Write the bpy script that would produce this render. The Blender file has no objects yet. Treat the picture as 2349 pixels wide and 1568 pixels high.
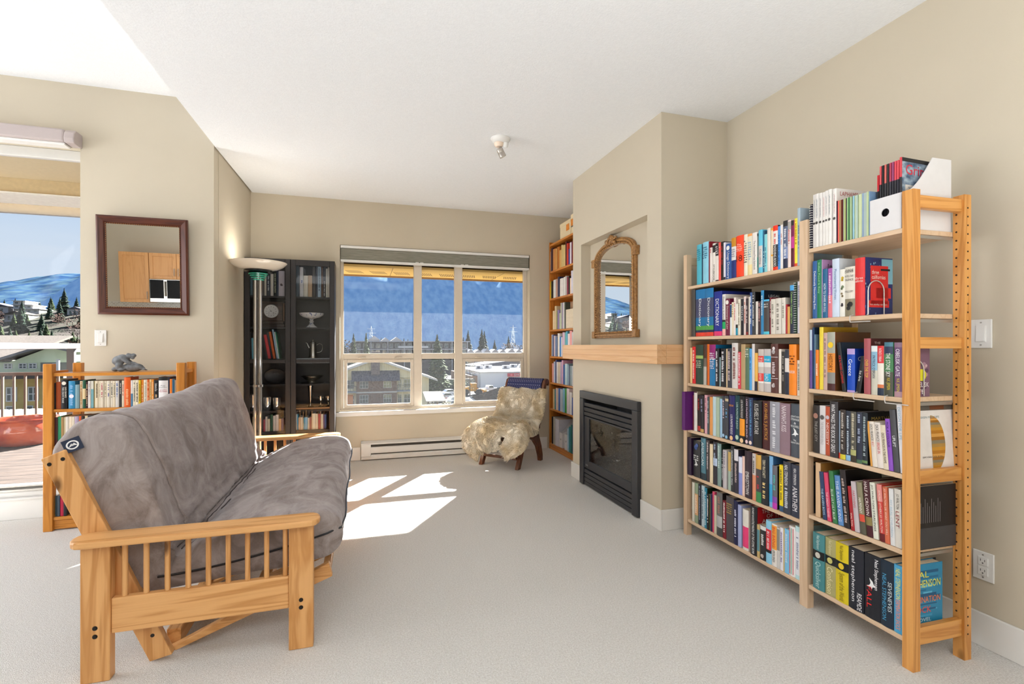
import bpy, bmesh, math, random
from mathutils import Vector, Matrix
R = math.radians
EXPOSURE = 0.62
SKY, SUN = 0.58, 38.0
SIDE_FILL, CEIL_FILL, UP_FILL, TORCH = 76, 30, 63, 2.2
WALLC, CEILC, CARP1, CARP2 = 'c8beab', 'ebedf0', 'e2ded8', 'faf8f4'
DUST, MIRT, LOCKS = .010, 2.65, 16000
SUED1, SUED2 = '7c706c', 'a69c9a'
SOFF = 'e0b868'
MTL1, MTL2, MTR1, MTR2 = '2a4466', '4a6270', '9abcd8', 'bed8e6'  # mountain colours carry a blue tint standing in for distance haze
C = bpy.context.scene.collection
SC = bpy.context.scene

# ------------------------------------------------------------------ camera, sky, sun, exposure
cam_d = bpy.data.cameras.new('camera')
cam = bpy.data.objects.new('camera', cam_d); C.objects.link(cam)
cam.location = (0, 0, 1.21); cam.rotation_euler = (R(90), 0, R(-16.95))
cam_d.sensor_fit = 'HORIZONTAL'; cam_d.sensor_width = 36.0
cam_d.lens = 36.0 * 1130.0 / 2349.0
cam_d.shift_y = 9.0 / 2349.0
cam_d.clip_end = 4000
SC.camera = cam
SC.view_settings.view_transform = 'Standard'; SC.view_settings.look = 'None'
SC.view_settings.gamma = 1.0; SC.view_settings.use_curve_mapping = False
SC.view_settings.exposure = EXPOSURE
cy = SC.cycles
cy.use_denoising = True
cy.max_bounces = 9; cy.diffuse_bounces = 5; cy.glossy_bounces = 4; cy.transmission_bounces = 6; cy.transparent_max_bounces = 12
cy.caustics_reflective = False; cy.caustics_refractive = False
cy.sample_clamp_indirect = 8.0

def lin(h):
    if not isinstance(h, str): return tuple(h)
    o = []
    for i in (0, 2, 4):
        c = int(h[i:i+2], 16) / 255.0
        o.append(c / 12.92 if c <= .04045 else ((c + .055) / 1.055) ** 2.4)
    return tuple(o)

w = bpy.data.worlds.new('sky'); SC.world = w; w.use_nodes = True
nt = w.node_tree; nt.nodes.clear()
wo = nt.nodes.new('ShaderNodeOutputWorld'); wb = nt.nodes.new('ShaderNodeBackground')
tc = nt.nodes.new('ShaderNodeTexCoord'); sx = nt.nodes.new('ShaderNodeSeparateXYZ'); rp = nt.nodes.new('ShaderNodeValToRGB')
nt.links.new(tc.outputs['Generated'], sx.inputs[0])
nt.links.new(sx.outputs['Z'], rp.inputs[0])
rp.color_ramp.elements[0].position = 0.0; rp.color_ramp.elements[0].color = (*lin('e6f1ff'), 1)
rp.color_ramp.elements[1].position = 0.62; rp.color_ramp.elements[1].color = (*lin('78a8ec'), 1)
e = rp.color_ramp.elements.new(0.16); e.color = (*lin('dcecff'), 1)
e = rp.color_ramp.elements.new(0.27); e.color = (*lin('b4d6fc'), 1)
nz = nt.nodes.new('ShaderNodeTexNoise'); nz.inputs['Scale'].default_value = 3.0; nz.inputs['Detail'].default_value = 6
mp = nt.nodes.new('ShaderNodeMapping'); mp.inputs['Scale'].default_value = (1, 1, 5)
nt.links.new(tc.outputs['Generated'], mp.inputs[0]); nt.links.new(mp.outputs[0], nz.inputs['Vector'])
r2 = nt.nodes.new('ShaderNodeValToRGB'); r2.color_ramp.elements[0].position = .5; r2.color_ramp.elements[1].position = .78
r2.color_ramp.elements[0].color = (0, 0, 0, 1); r2.color_ramp.elements[1].color = (.6, .6, .6, 1)
mx = nt.nodes.new('ShaderNodeMixRGB'); mx.inputs[2].default_value = (.92, .95, 1, 1)
nt.links.new(nz.outputs[0], r2.inputs[0]); nt.links.new(r2.outputs[0], mx.inputs[0])
nt.links.new(rp.outputs[0], mx.inputs[1]); nt.links.new(mx.outputs[0], wb.inputs[0])
wb.inputs[1].default_value = SKY
nt.links.new(wb.outputs[0], wo.inputs[0])

sun_d = bpy.data.lights.new('sun', 'SUN'); sun = bpy.data.objects.new('sun', sun_d); C.objects.link(sun)
sun_d.energy = SUN; sun_d.angle = R(0.6); sun_d.color = (1.0, .98, .95)
_el = R(29.6); _hx, _hy = -.448 / .8118, -.677 / .8118
_dir = Vector((_hx * math.cos(_el), _hy * math.cos(_el), -math.sin(_el)))
sun.rotation_euler = _dir.to_track_quat('-Z', 'Y').to_euler(); sun.location = (8, 12, 12)

def area(name, loc, target, sx_, sy_, power, col=(1, 1, 1)):
    d = bpy.data.lights.new(name, 'AREA'); d.shape = 'RECTANGLE'; d.size = sx_; d.size_y = sy_; d.energy = power; d.color = col
    o = bpy.data.objects.new(name, d); C.objects.link(o); o.location = loc
    o.rotation_euler = (Vector(target) - Vector(loc)).to_track_quat('-Z', 'Y').to_euler()
    return o
# added fill panels out of view: left side, overhead behind camera, and facing up
area('west_window_daylight', (-4.93, 2.75, 1.5), (0, 2.75, .75), 2.9, 2.1, SIDE_FILL, (.94, .97, 1.0))  # added to brighten from the left; no window is known there
area('kitchen_ceiling_light', (-.6, -1.6, 2.70), (-.6, -1.55, 0), 3.0, 1.2, CEIL_FILL, (.96, .98, 1.0))  # added broad panel without fixture, in place of the kitchen downlights
area('entry_uplight', (0.3, -.9, .9), (0.3, -.85, 2.745), 3.4, 2.0, UP_FILL, (.93, .97, 1.0))  # added to bounce light off the ceiling; no such lamp is known
# ------------------------------------------------------------------ materials
MATS = {}
def newmat(name):
    m = bpy.data.materials.new(name); m.use_nodes = True
    n = m.node_tree.nodes; b = n.get('Principled BSDF')
    return m, m.node_tree, b
def plain(name, col, rough=.5, metal=0.0, spec=.5, var=.06, scale=30.0, bump=0.0, bscale=200.0, coat=0.0):
    """a principled surface with a light procedural colour variation and optional grain"""
    key = (name, )
    if key in MATS: return MATS[key]
    m, nt, b = newmat(name)
    c = lin(col)
    b.inputs['Roughness'].default_value = rough; b.inputs['Metallic'].default_value = metal
    b.inputs['Specular IOR Level'].default_value = spec; b.inputs['Coat Weight'].default_value = coat
    t = nt.nodes.new('ShaderNodeTexCoord'); nz = nt.nodes.new('ShaderNodeTexNoise'); nz.inputs['Scale'].default_value = scale
    nz.inputs['Detail'].default_value = 3
    nt.links.new(t.outputs['Object'], nz.inputs['Vector'])
    rp = nt.nodes.new('ShaderNodeValToRGB')
    rp.color_ramp.elements[0].position = .3; rp.color_ramp.elements[1].position = .7
    rp.color_ramp.elements[0].color = (*[max(0, x * (1 - var)) for x in c], 1)
    rp.color_ramp.elements[1].color = (*[min(1, x * (1 + var)) for x in c], 1)
    nt.links.new(nz.outputs['Fac'], rp.inputs[0]); nt.links.new(rp.outputs[0], b.inputs['Base Color'])
    if bump:
        n2 = nt.nodes.new('ShaderNodeTexNoise'); n2.inputs['Scale'].default_value = bscale; n2.inputs['Detail'].default_value = 2
        nt.links.new(t.outputs['Object'], n2.inputs['Vector'])
        bp = nt.nodes.new('ShaderNodeBump'); bp.inputs['Strength'].default_value = bump; bp.inputs['Distance'].default_value = .004
        nt.links.new(n2.outputs['Fac'], bp.inputs['Height']); nt.links.new(bp.outputs[0], b.inputs['Normal'])
    MATS[key] = m
    return m
def wood(name, light, dark, axis='Z', scale=1.0, knots=True, rough=.38, contrast=1.0):
    key = (name, axis)
    if key in MATS: return MATS[key]
    m, nt, b = newmat(name + '_' + axis.lower())
    b.inputs['Roughness'].default_value = rough; b.inputs['Specular IOR Level'].default_value = .4
    t = nt.nodes.new('ShaderNodeTexCoord'); mp = nt.nodes.new('ShaderNodeMapping')
    a = 'XYZ'.index(axis); s = [14.0 * scale] * 3; s[a] = 0.9 * scale
    mp.inputs['Scale'].default_value = s; mp.inputs['Rotation'].default_value = (.03, .05, .02)
    nt.links.new(t.outputs['Object'], mp.inputs[0])
    nz = nt.nodes.new('ShaderNodeTexNoise'); nz.inputs['Scale'].default_value = .9; nz.inputs['Detail'].default_value = 4; nz.inputs['Distortion'].default_value = 1.2
    nt.links.new(mp.outputs[0], nz.inputs['Vector'])
    ml = nt.nodes.new('ShaderNodeMath'); ml.operation = 'MULTIPLY'; ml.inputs[1].default_value = 34.0
    nt.links.new(nz.outputs['Fac'], ml.inputs[0])
    sn = nt.nodes.new('ShaderNodeMath'); sn.operation = 'SINE'; nt.links.new(ml.outputs[0], sn.inputs[0])
    md = nt.nodes.new('ShaderNodeMath'); md.operation = 'MULTIPLY_ADD'; md.inputs[1].default_value = .5; md.inputs[2].default_value = .5
    nt.links.new(sn.outputs[0], md.inputs[0])
    pw = nt.nodes.new('ShaderNodeMath'); pw.operation = 'POWER'; pw.inputs[1].default_value = 2.5; nt.links.new(md.outputs[0], pw.inputs[0])
    # fine fibres
    s2 = [160.0] * 3; s2[a] = 3.0
    m2 = nt.nodes.new('ShaderNodeMapping'); m2.inputs['Scale'].default_value = s2; nt.links.new(t.outputs['Object'], m2.inputs[0])
    n2 = nt.nodes.new('ShaderNodeTexNoise'); n2.inputs['Scale'].default_value = 1.0; nt.links.new(m2.outputs[0], n2.inputs['Vector'])
    ad = nt.nodes.new('ShaderNodeMath'); ad.operation = 'MULTIPLY_ADD'; ad.inputs[1].default_value = .55 * contrast
    nt.links.new(pw.outputs[0], ad.inputs[0])
    f2 = nt.nodes.new('ShaderNodeMath'); f2.operation = 'MULTIPLY'; f2.inputs[1].default_value = .35; nt.links.new(n2.outputs['Fac'], f2.inputs[0])
    nt.links.new(f2.outputs[0], ad.inputs[2])
    rp = nt.nodes.new('ShaderNodeValToRGB'); rp.color_ramp.elements[0].color = (*lin(light), 1); rp.color_ramp.elements[1].color = (*lin(dark), 1)
    rp.color_ramp.elements[0].position = .08; rp.color_ramp.elements[1].position = 1.0
    nt.links.new(ad.outputs[0], rp.inputs[0])
    out = rp.outputs[0]
    if knots:
        vo = nt.nodes.new('ShaderNodeTexVoronoi'); s3 = [3.0] * 3; s3[a] = 1.5
        m3 = nt.nodes.new('ShaderNodeMapping'); m3.inputs['Scale'].default_value = s3; nt.links.new(t.outputs['Object'], m3.inputs[0])
        vo.inputs['Scale'].default_value = 1.4; nt.links.new(m3.outputs[0], vo.inputs['Vector'])
        kr = nt.nodes.new('ShaderNodeValToRGB'); kr.color_ramp.elements[0].position = .035; kr.color_ramp.elements[1].position = .085
        kr.color_ramp.elements[0].color = (1, 1, 1, 1); kr.color_ramp.elements[1].color = (0, 0, 0, 1)
        nt.links.new(vo.outputs['Distance'], kr.inputs[0])
        mx = nt.nodes.new('ShaderNodeMixRGB'); mx.inputs[2].default_value = (*[x * .35 for x in lin(dark)], 1)
        nt.links.new(kr.outputs[0], mx.inputs[0]); nt.links.new(out, mx.inputs[1]); out = mx.outputs[0]
    nt.links.new(out, b.inputs['Base Color'])
    MATS[key] = m
    return m
def mixnoise(name, c1, c2, scale, rough=.9, p0=.4, p1=.6, detail=4, bump=0.0, bscale=None, stretch=(1, 1, 1), spec=.3, c3=None, distort=0.0):
    key = (name,)
    if key in MATS: return MATS[key]
    m, nt, b = newmat(name)
    b.inputs['Roughness'].default_value = rough; b.inputs['Specular IOR Level'].default_value = spec
    t = nt.nodes.new('ShaderNodeTexCoord'); mp = nt.nodes.new('ShaderNodeMapping'); mp.inputs['Scale'].default_value = stretch
    nt.links.new(t.outputs['Object'], mp.inputs[0])
    nz = nt.nodes.new('ShaderNodeTexNoise'); nz.inputs['Scale'].default_value = scale; nz.inputs['Detail'].default_value = detail; nz.inputs['Distortion'].default_value = distort
    nt.links.new(mp.outputs[0], nz.inputs['Vector'])
    rp = nt.nodes.new('ShaderNodeValToRGB'); rp.color_ramp.elements[0].position = p0; rp.color_ramp.elements[1].position = p1
    rp.color_ramp.elements[0].color = (*lin(c1), 1); rp.color_ramp.elements[1].color = (*lin(c2), 1)
    if c3:
        q = rp.color_ramp.elements.new((p0 + p1) / 2); q.color = (*lin(c3), 1)
    nt.links.new(nz.outputs['Fac'], rp.inputs[0]); nt.links.new(rp.outputs[0], b.inputs['Base Color'])
    if bump:
        n2 = nt.nodes.new('ShaderNodeTexNoise'); n2.inputs['Scale'].default_value = bscale or scale; n2.inputs['Detail'].default_value = 3
        nt.links.new(mp.outputs[0], n2.inputs['Vector'])
        bp = nt.nodes.new('ShaderNodeBump'); bp.inputs['Strength'].default_value = bump; bp.inputs['Distance'].default_value = .01
        nt.links.new(n2.outputs['Fac'], bp.inputs['Height']); nt.links.new(bp.outputs[0], b.inputs['Normal'])
    MATS[key] = m
    return m
def brickmat(name, c1, c2, mortar, scale, bw=.5, rh=.25, stretch=(1, 1, 1), rough=.85):
    key = (name,)
    if key in MATS: return MATS[key]
    m, nt, b = newmat(name)
    b.inputs['Roughness'].default_value = rough
    t = nt.nodes.new('ShaderNodeTexCoord'); mp = nt.nodes.new('ShaderNodeMapping'); mp.inputs['Rotation'].default_value = stretch
    nt.links.new(t.outputs['Object'], mp.inputs[0])
    bk = nt.nodes.new('ShaderNodeTexBrick'); bk.inputs['Scale'].default_value = scale; bk.inputs['Brick Width'].default_value = bw; bk.inputs['Row Height'].default_value = rh
    bk.inputs['Color1'].default_value = (*lin(c1), 1); bk.inputs['Color2'].default_value = (*lin(c2), 1); bk.inputs['Mortar'].default_value = (*lin(mortar), 1)
    bk.inputs['Mortar Size'].default_value = .03
    nt.links.new(mp.outputs[0], bk.inputs['Vector']); nt.links.new(bk.outputs['Color'], b.inputs['Base Color'])
    MATS[key] = m
    return m
def paneglass(name, tint=(1, 1, 1), dust=0.0, refl=1.0):
    """thin window glass: see-through, mirror-like at grazing angles, a film of dust that lights up in the sun"""
    m = bpy.data.materials.new(name); m.use_nodes = True; nt = m.node_tree; nt.nodes.clear()
    o = nt.nodes.new('ShaderNodeOutputMaterial'); tr = nt.nodes.new('ShaderNodeBsdfTransparent'); gl = nt.nodes.new('ShaderNodeBsdfGlossy')
    tr.inputs[0].default_value = (*tint, 1); gl.inputs['Roughness'].default_value = .01
    fr = nt.nodes.new('ShaderNodeFresnel'); fr.inputs[0].default_value = 1.45
    ml = nt.nodes.new('ShaderNodeMath'); ml.operation = 'MULTIPLY'; ml.inputs[1].default_value = refl; nt.links.new(fr.outputs[0], ml.inputs[0])
    mx = nt.nodes.new('ShaderNodeMixShader'); nt.links.new(ml.outputs[0], mx.inputs[0]); nt.links.new(tr.outputs[0], mx.inputs[1]); nt.links.new(gl.outputs[0], mx.inputs[2])
    last = mx.outputs[0]
    if dust:
        tl = nt.nodes.new('ShaderNodeBsdfTranslucent'); tl.inputs[0].default_value = (.9, .92, .95, 1)
        t = nt.nodes.new('ShaderNodeTexCoord'); nz = nt.nodes.new('ShaderNodeTexNoise'); nz.inputs['Scale'].default_value = 90; nz.inputs['Detail'].default_value = 6
        nt.links.new(t.outputs['Object'], nz.inputs['Vector'])
        pr = nt.nodes.new('ShaderNodeMapRange'); pr.inputs['From Min'].default_value = .3; pr.inputs['From Max'].default_value = .75
        pr.inputs['To Min'].default_value = dust * .6; pr.inputs['To Max'].default_value = dust * 1.6
        nt.links.new(nz.outputs['Fac'], pr.inputs[0])
        m2 = nt.nodes.new('ShaderNodeMixShader'); nt.links.new(pr.outputs[0], m2.inputs[0]); nt.links.new(last, m2.inputs[1]); nt.links.new(tl.outputs[0], m2.inputs[2]); last = m2.outputs[0]
    nt.links.new(last, o.inputs[0])
    return m
def metal(name, col, rough=.15):
    return plain(name, col, rough=rough, metal=1.0, var=.03)
def emit(name, col, s):
    m = bpy.data.materials.new(name); m.use_nodes = True
    b = m.node_tree.nodes['Principled BSDF']; b.inputs['Base Color'].default_value = (*lin(col), 1)
    b.inputs['Emission Color'].default_value = (*lin(col), 1); b.inputs['Emission Strength'].default_value = s
    return m

# ------------------------------------------------------------------ mesh helpers
class MB:
    def __init__(s): s.v = []; s.f = []; s.mi = []
    def add(s, vs, fs, mi=0, M=None):
        o = len(s.v)
        s.v += [tuple(M @ Vector(p)) if M else tuple(p) for p in vs]
        for f in fs: s.f.append(tuple(i + o for i in f)); s.mi.append(mi)
        return s
    def box(s, x0, x1, y0, y1, z0, z1, mi=0, M=None):
        vs = [(x0,y0,z0),(x1,y0,z0),(x1,y1,z0),(x0,y1,z0),(x0,y0,z1),(x1,y0,z1),(x1,y1,z1),(x0,y1,z1)]
        return s.add(vs, [(0,3,2,1),(4,5,6,7),(0,1,5,4),(1,2,6,5),(2,3,7,6),(3,0,4,7)], mi, M)
    def quad(s, a, b, c, d, mi=0, M=None): return s.add([a, b, c, d], [(0,1,2,3)], mi, M)
    def prism(s, poly, a, b, axis='z', mi=0, M=None):
        n = len(poly)
        def P(p, t):
            if axis == 'z': return (p[0], p[1], t)
            if axis == 'y': return (p[0], t, p[1])
            return (t, p[0], p[1])
        vs = [P(p, a) for p in poly] + [P(p, b) for p in poly]
        fs = [tuple(range(n))[::-1], tuple(range(n, 2*n))] + [(i, (i+1) % n, n + (i+1) % n, n + i) for i in range(n)]
        return s.add(vs, fs, mi, M)
    def cyl(s, p0, p1, r0, r1=None, n=12, mi=0, cap=True, M=None):
        r1 = r0 if r1 is None else r1
        p0 = Vector(p0); p1 = Vector(p1); d = (p1 - p0).normalized()
        u = d.cross(Vector((0,0,1)) if abs(d.z) < .9 else Vector((1,0,0))).normalized(); w_ = d.cross(u)
        vs = []
        for p, r in ((p0, r0), (p1, r1)):
            for i in range(n):
                a = 2*math.pi*i/n; vs.append(tuple(p + (u*math.cos(a) + w_*math.sin(a))*r))
        fs = [(i, (i+1) % n, n + (i+1) % n, n + i) for i in range(n)]
        if cap: fs += [tuple(range(n))[::-1], tuple(range(n, 2*n))]
        return s.add(vs, fs, mi, M)
    def lathe(s, prof, c=(0,0,0), n=24, mi=0, M=None):
        vs = []; m = len(prof)
        for i in range(n):
            a = 2*math.pi*i/n
            for r, z in prof: vs.append((c[0] + r*math.cos(a), c[1] + r*math.sin(a), c[2] + z))
        fs = []
        for i in range(n):
            j = (i+1) % n
            for k in range(m-1): fs.append((i*m+k, j*m+k, j*m+k+1, i*m+k+1))
        return s.add(vs, fs, mi, M)
    def tube(s, pts, r, n=8, mi=0, M=None):
        pts = [Vector(p) for p in pts]; vs = []; m = len(pts); up = None
        for i, p in enumerate(pts):
            d = (pts[min(i+1, m-1)] - pts[max(i-1, 0)]).normalized()
            if up is None: up = d.cross(Vector((.3,.2,1))).normalized()
            up = (up - d*up.dot(d)).normalized(); w_ = d.cross(up)
            rr = r[i] if isinstance(r, (list, tuple)) else r
            for k in range(n):
                a = 2*math.pi*k/n; vs.append(tuple(p + (up*math.cos(a) + w_*math.sin(a))*rr))
        fs = []
        for i in range(m-1):
            for k in range(n): fs.append((i*n+k, i*n+(k+1) % n, (i+1)*n+(k+1) % n, (i+1)*n+k))
        fs += [tuple(range(n))[::-1], tuple(range((m-1)*n, m*n))]
        return s.add(vs, fs, mi, M)
    def ell(s, c, r, n=16, m=10, mi=0, M=None, rot=None):
        vs = []; Q = rot.to_matrix() if rot else None
        for i in range(m+1):
            t = math.pi*i/m
            for j in range(n):
                a = 2*math.pi*j/n
                p = Vector((r[0]*math.sin(t)*math.cos(a), r[1]*math.sin(t)*math.sin(a), r[2]*math.cos(t)))
                if Q: p = Q @ p
                vs.append((c[0]+p.x, c[1]+p.y, c[2]+p.z))
        fs = []
        for i in range(m):
            for j in range(n): fs.append((i*n+j, (i+1)*n+j, (i+1)*n+(j+1) % n, i*n+(j+1) % n))
        return s.add(vs, fs, mi, M)
    def build(s, name, mats, parent=None, smooth=False, bevel=0.0, seg=2, label=None, angle=40):
        me = bpy.data.meshes.new(name); me.from_pydata(s.v, [], s.f)
        if not isinstance(mats, (list, tuple)): mats = [mats]
        for m in mats: me.materials.append(m)
        if any(s.mi): me.polygons.foreach_set('material_index', s.mi)
        me.update(); me.validate()
        bm = bmesh.new(); bm.from_mesh(me); bmesh.ops.recalc_face_normals(bm, faces=bm.faces); bm.to_mesh(me); bm.free()
        if smooth:
            me.polygons.foreach_set('use_smooth', [True]*len(me.polygons))
            me.set_sharp_from_angle(angle=R(angle))
        o = bpy.data.objects.new(name, me); C.objects.link(o)
        if parent: o.parent = parent
        if bevel:
            b = o.modifiers.new('bevel', 'BEVEL'); b.width = bevel; b.segments = seg; b.limit_method = 'ANGLE'; b.angle_limit = R(40)
        if label: o['label'] = label
        return o
def box(name, x0, x1, y0, y1, z0, z1, mat, parent=None, bevel=0.0, label=None):
    return MB().box(x0, x1, y0, y1, z0, z1).build(name, mat, parent, bevel=bevel, label=label)
def tag(o, label, cat, group=None, kind=None):
    o['label'] = label; o['category'] = cat
    if group: o['group'] = group
    if kind: o['kind'] = kind
    return o
def empty(name, loc, label=None, cat=None, rz=0.0, group=None):
    o = bpy.data.objects.new(name, None); C.objects.link(o); o.location = loc; o.rotation_euler = (0, 0, rz); o.empty_display_size = .05
    if label: tag(o, label, cat, group)
    return o
def struct(o, label=None):
    o['kind'] = 'structure'
    if label: o['label'] = label
    o['category'] = o.name.split('_')[0]
    return o
def dup(root, loc=None, rz=None, label=None, group=None):
    r_ = root.copy(); C.objects.link(r_)
    if loc is not None: r_.location = loc
    if rz is not None: r_.rotation_euler = (0, 0, rz)
    if label: r_['label'] = label
    if group: r_['group'] = group
    for ch in list(root.children):
        c_ = ch.copy(); C.objects.link(c_); c_.parent = r_
        for g in list(ch.children):
            d_ = g.copy(); C.objects.link(d_); d_.parent = c_
    return r_

# flat letters from the built-in font, turned into geometry
GLYPH = {}
def prep_text(words):
    objs = []
    for t_ in sorted(set(words)):
        if t_ in GLYPH: continue
        cu = bpy.data.curves.new('txt', 'FONT'); cu.body = t_; cu.size = 1.0; cu.resolution_u = 2
        o = bpy.data.objects.new('txt', cu); C.objects.link(o); objs.append((t_, o))
    bpy.context.view_layer.update()
    dg = bpy.context.evaluated_depsgraph_get()
    for t_, o in objs:
        me = o.evaluated_get(dg).to_mesh()
        vs = [tuple(v.co) for v in me.vertices]; fs = [tuple(p.vertices) for p in me.polygons]
        x0 = min(v[0] for v in vs); x1 = max(v[0] for v in vs); y0 = min(v[1] for v in vs); y1 = max(v[1] for v in vs)
        GLYPH[t_] = ([(v[0]-x0, v[1]-y0) for v in vs], fs, x1-x0, y1-y0)
        o.evaluated_get(dg).to_mesh_clear()
    for t_, o in objs:
        cu = o.data; bpy.data.objects.remove(o); bpy.data.curves.remove(cu)
def put_text(mb, t_, org, ux, uy, length, height, mi=0, stretch=1.35, squeeze=.5, align=0.0, valign=.5):
    """lay the word along ux (length) with its tops towards uy (height); org = start of the box"""
    vs, fs, W_, H_ = GLYPH[t_]
    sy_ = height / H_; sx_ = length / W_
    if sx_ > sy_ * stretch: sx_ = sy_ * stretch
    if sx_ < sy_ * squeeze: sy_ = sx_ / squeeze
    org = Vector(org); ux = Vector(ux); uy = Vector(uy)
    o = org + ux * (length - W_*sx_) * align + uy * (height - H_*sy_) * valign
    mb.add([tuple(o + ux*(x*sx_) + uy*(y*sy_)) for x, y in vs], fs, mi)
# ------------------------------------------------------------------ the room
M_wall = plain('beige_wall_paint', WALLC, rough=.85, var=.015, scale=3, bump=.04, bscale=260, spec=.25)
M_ceil = plain('white_ceiling_paint', CEILC, rough=.9, var=.02, scale=60, bump=.3, bscale=110, spec=.2)
M_trim = plain('white_trim_paint', 'e2e0dc', rough=.4, var=.01, scale=5)
M_carpet = mixnoise('cream_carpet', CARP1, CARP2, 150, rough=1.0, p0=.3, p1=.7, detail=5, bump=.9, bscale=300, spec=.05)
M_white = plain('white_plastic', 'e4e3e0', rough=.35, var=.01)
M_vinyl = plain('cream_window_vinyl', 'd4cabb', rough=.4, var=.015)
M_pane = paneglass('window_glass', (.97, .985, .985), dust=DUST, refl=.4)
M_pane2 = paneglass('door_glass', (.975, .985, .99), dust=.004, refl=.5)

floor = MB().prism([(-5, -2.6), (2.52, -2.6), (2.52, 5.6), (-1.19, 5.6), (-1.19, 4.42), (-5, 4.42)], -.15, 0).build('floor', M_carpet); struct(floor, 'cream carpet')
struct(MB().box(2.40, 2.52, -2.6, 5.6, 0, 2.9).build('wall_right', M_wall))
wb_ = MB()
for a in ((-1.19, -.22, 0, 2.9), (1.884, 2.40, 0, 2.9), (-.22, 1.884, 0, .466), (-.22, 1.884, 2.272, 2.9)):
    wb_.box(a[0], a[1], 5.47, 5.63, a[2], a[3])
struct(wb_.build('wall_window', M_wall))
struct(MB().prism([(-1.062, 5.4695), (-1.0868, 4.4205), (-1.21, 4.4205), (-1.19, 5.4695)], 0, 3.1).build('wall_return', M_wall))
wl = MB()
wl.box(-1.94, -1.0905, 4.30, 4.42, 0, 3.09).box(-5, -4.9, 4.30, 4.42, 0, 3.09).box(-4.9, -1.94, 4.30, 4.42, 2.63, 3.09).box(-4.9, -1.94, 4.30, 4.42, 0, .15)
struct(wl.build('wall_balcony', M_wall))
ww = MB()
ww.box(-5.12, -5, -2.6, 1.25, 0, 3.09).box(-5.12, -5, 4.25, 4.42, 0, 3.09).box(-5.12, -5, 1.25, 4.25, 0, .4).box(-5.12, -5, 1.25, 4.25, 2.7, 3.09)  # unseen opening added on the left to let daylight in
struct(ww.build('wall_left', M_wall))
struct(MB().box(-5.12, 2.52, -2.72, -2.6, 0, 3.09).build('wall_kitchen', M_wall))
struct(MB().prism([(2.52, -2.72), (2.52, 5.63), (-1.048, 5.63), (-1.05, 5.4), (-1.083, 4.30), (-1.112, 2.618), (-1.2, -2.72)], 2.745, 3.2).build('ceiling', M_ceil))
struct(MB().prism([(-1.205, -2.72), (-1.115, 2.6), (-1.086, 4.30), (-1.086, 4.42), (-5.12, 4.42), (-5.12, -2.72)], 3.09, 3.2).build('ceiling_high', M_ceil))

# chimney breast with its mirror niche and the hole for the fire
ch = MB()
Y0, Y1, ZC = 2.806, 4.22, 2.745
ch.box(1.88, 2.40, Y0, 2.974, 0, ZC).box(1.88, 2.40, 4.044, Y1, 0, ZC)
ch.box(1.88, 2.40, 2.974, 3.075, 0, .80).box(1.88, 2.40, 3.98, 4.044, 0, .80).box(2.22, 2.40, 3.075, 3.98, 0, .80)
ch.box(1.88, 2.40, 2.974, 4.044, .80, 1.22).box(1.972, 2.40, 2.974, 4.044, 1.22, 2.114).box(1.88, 2.40, 2.974, 4.044, 2.114, ZC)
struct(ch.build('wall_chimney', M_wall))

# skirting boards
H_ = .135
struct(MB().box(1.866, 1.879, 4.006, 4.234, 0, H_).build('baseboard_chimney_left', M_trim, bevel=.003))
struct(MB().box(1.866, 1.879, 2.793, 3.044, 0, H_).build('baseboard_chimney_right', M_trim, bevel=.003))
struct(MB().box(1.8795, 2.385, 2.793, 2.8055, 0, H_).build('baseboard_chimney_side', M_trim, bevel=.003))
struct(MB().box(2.386, 2.399, -2.6, 2.805, 0, H_).build('baseboard_right', M_trim, bevel=.003))
struct(MB().box(-1.06, -.012, 5.456, 5.469, 0, H_).box(1.78, 2.10, 5.456, 5.469, 0, H_).build('baseboard_window', M_trim, bevel=.003))
struct(MB().prism([(-1.060, 5.45), (-1.089, 4.287), (-1.076, 4.287), (-1.047, 5.45)], 0, H_).build('baseboard_return', M_trim))
struct(MB().box(-1.94, -1.09, 4.286, 4.299, 0, H_).build('baseboard_balcony', M_trim, bevel=.003))

# the three-part window
win = empty('window_1', (.83, 5.57, .5)); struct(win, 'three part window with cream vinyl frame')
def wpart(name, mb, mat, bev=.004): 
    o = mb.build(name, mat, win, bevel=bev); o.matrix_parent_inverse = Matrix.Translation((-.83, -5.57, -.5)); return o
YA, YB = 5.565, 5.615
fr = MB()
fr.box(-.2195, -.186, YA, YB, .516, 2.271).box(1.842, 1.8835, YA, YB, .516, 2.271).box(-.186, 1.842, YA, YB, 2.19, 2.271).box(-.186, 1.842, YA, YB, .516, .545)
wpart('window_frame', fr, M_vinyl)
for x0, x1 in ((.553, .640), (1.012, 1.100)):
    wpart('mullion', MB().box(x0, x1, YA - .012, YB, .545, 2.19), M_vinyl)
for x0, x1 in ((-.186, .553), (.640, 1.012), (1.100, 1.842)):
    wpart('cross_rail', MB().box(x0, x1, YA + .004, YB, 1.064, 1.128), M_vinyl)
for x0, x1 in ((-.186, .553), (1.100, 1.842)):
    s_ = MB(); yy = (YA - .006, YA + .03)
    s_.box(x0 + .004, x0 + .036, *yy, .547, 1.064).box(x1 - .036, x1 - .004, *yy, .547, 1.064).box(x0 + .036, x1 - .036, *yy, .547, .577).box(x0 + .036, x1 - .036, *yy, 1.030, 1.064)
    wpart('sash', s_, M_vinyl)
    for k in (.2, .72):
        xm = x0 + k*(x1 - x0)
        wpart('latch', MB().box(xm, xm + .075, YA - .02, YA + .003, 1.07, 1.085).box(xm + .02, xm + .055, YA - .03, YA - .012, 1.073, 1.083), M_vinyl, .002)
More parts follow.
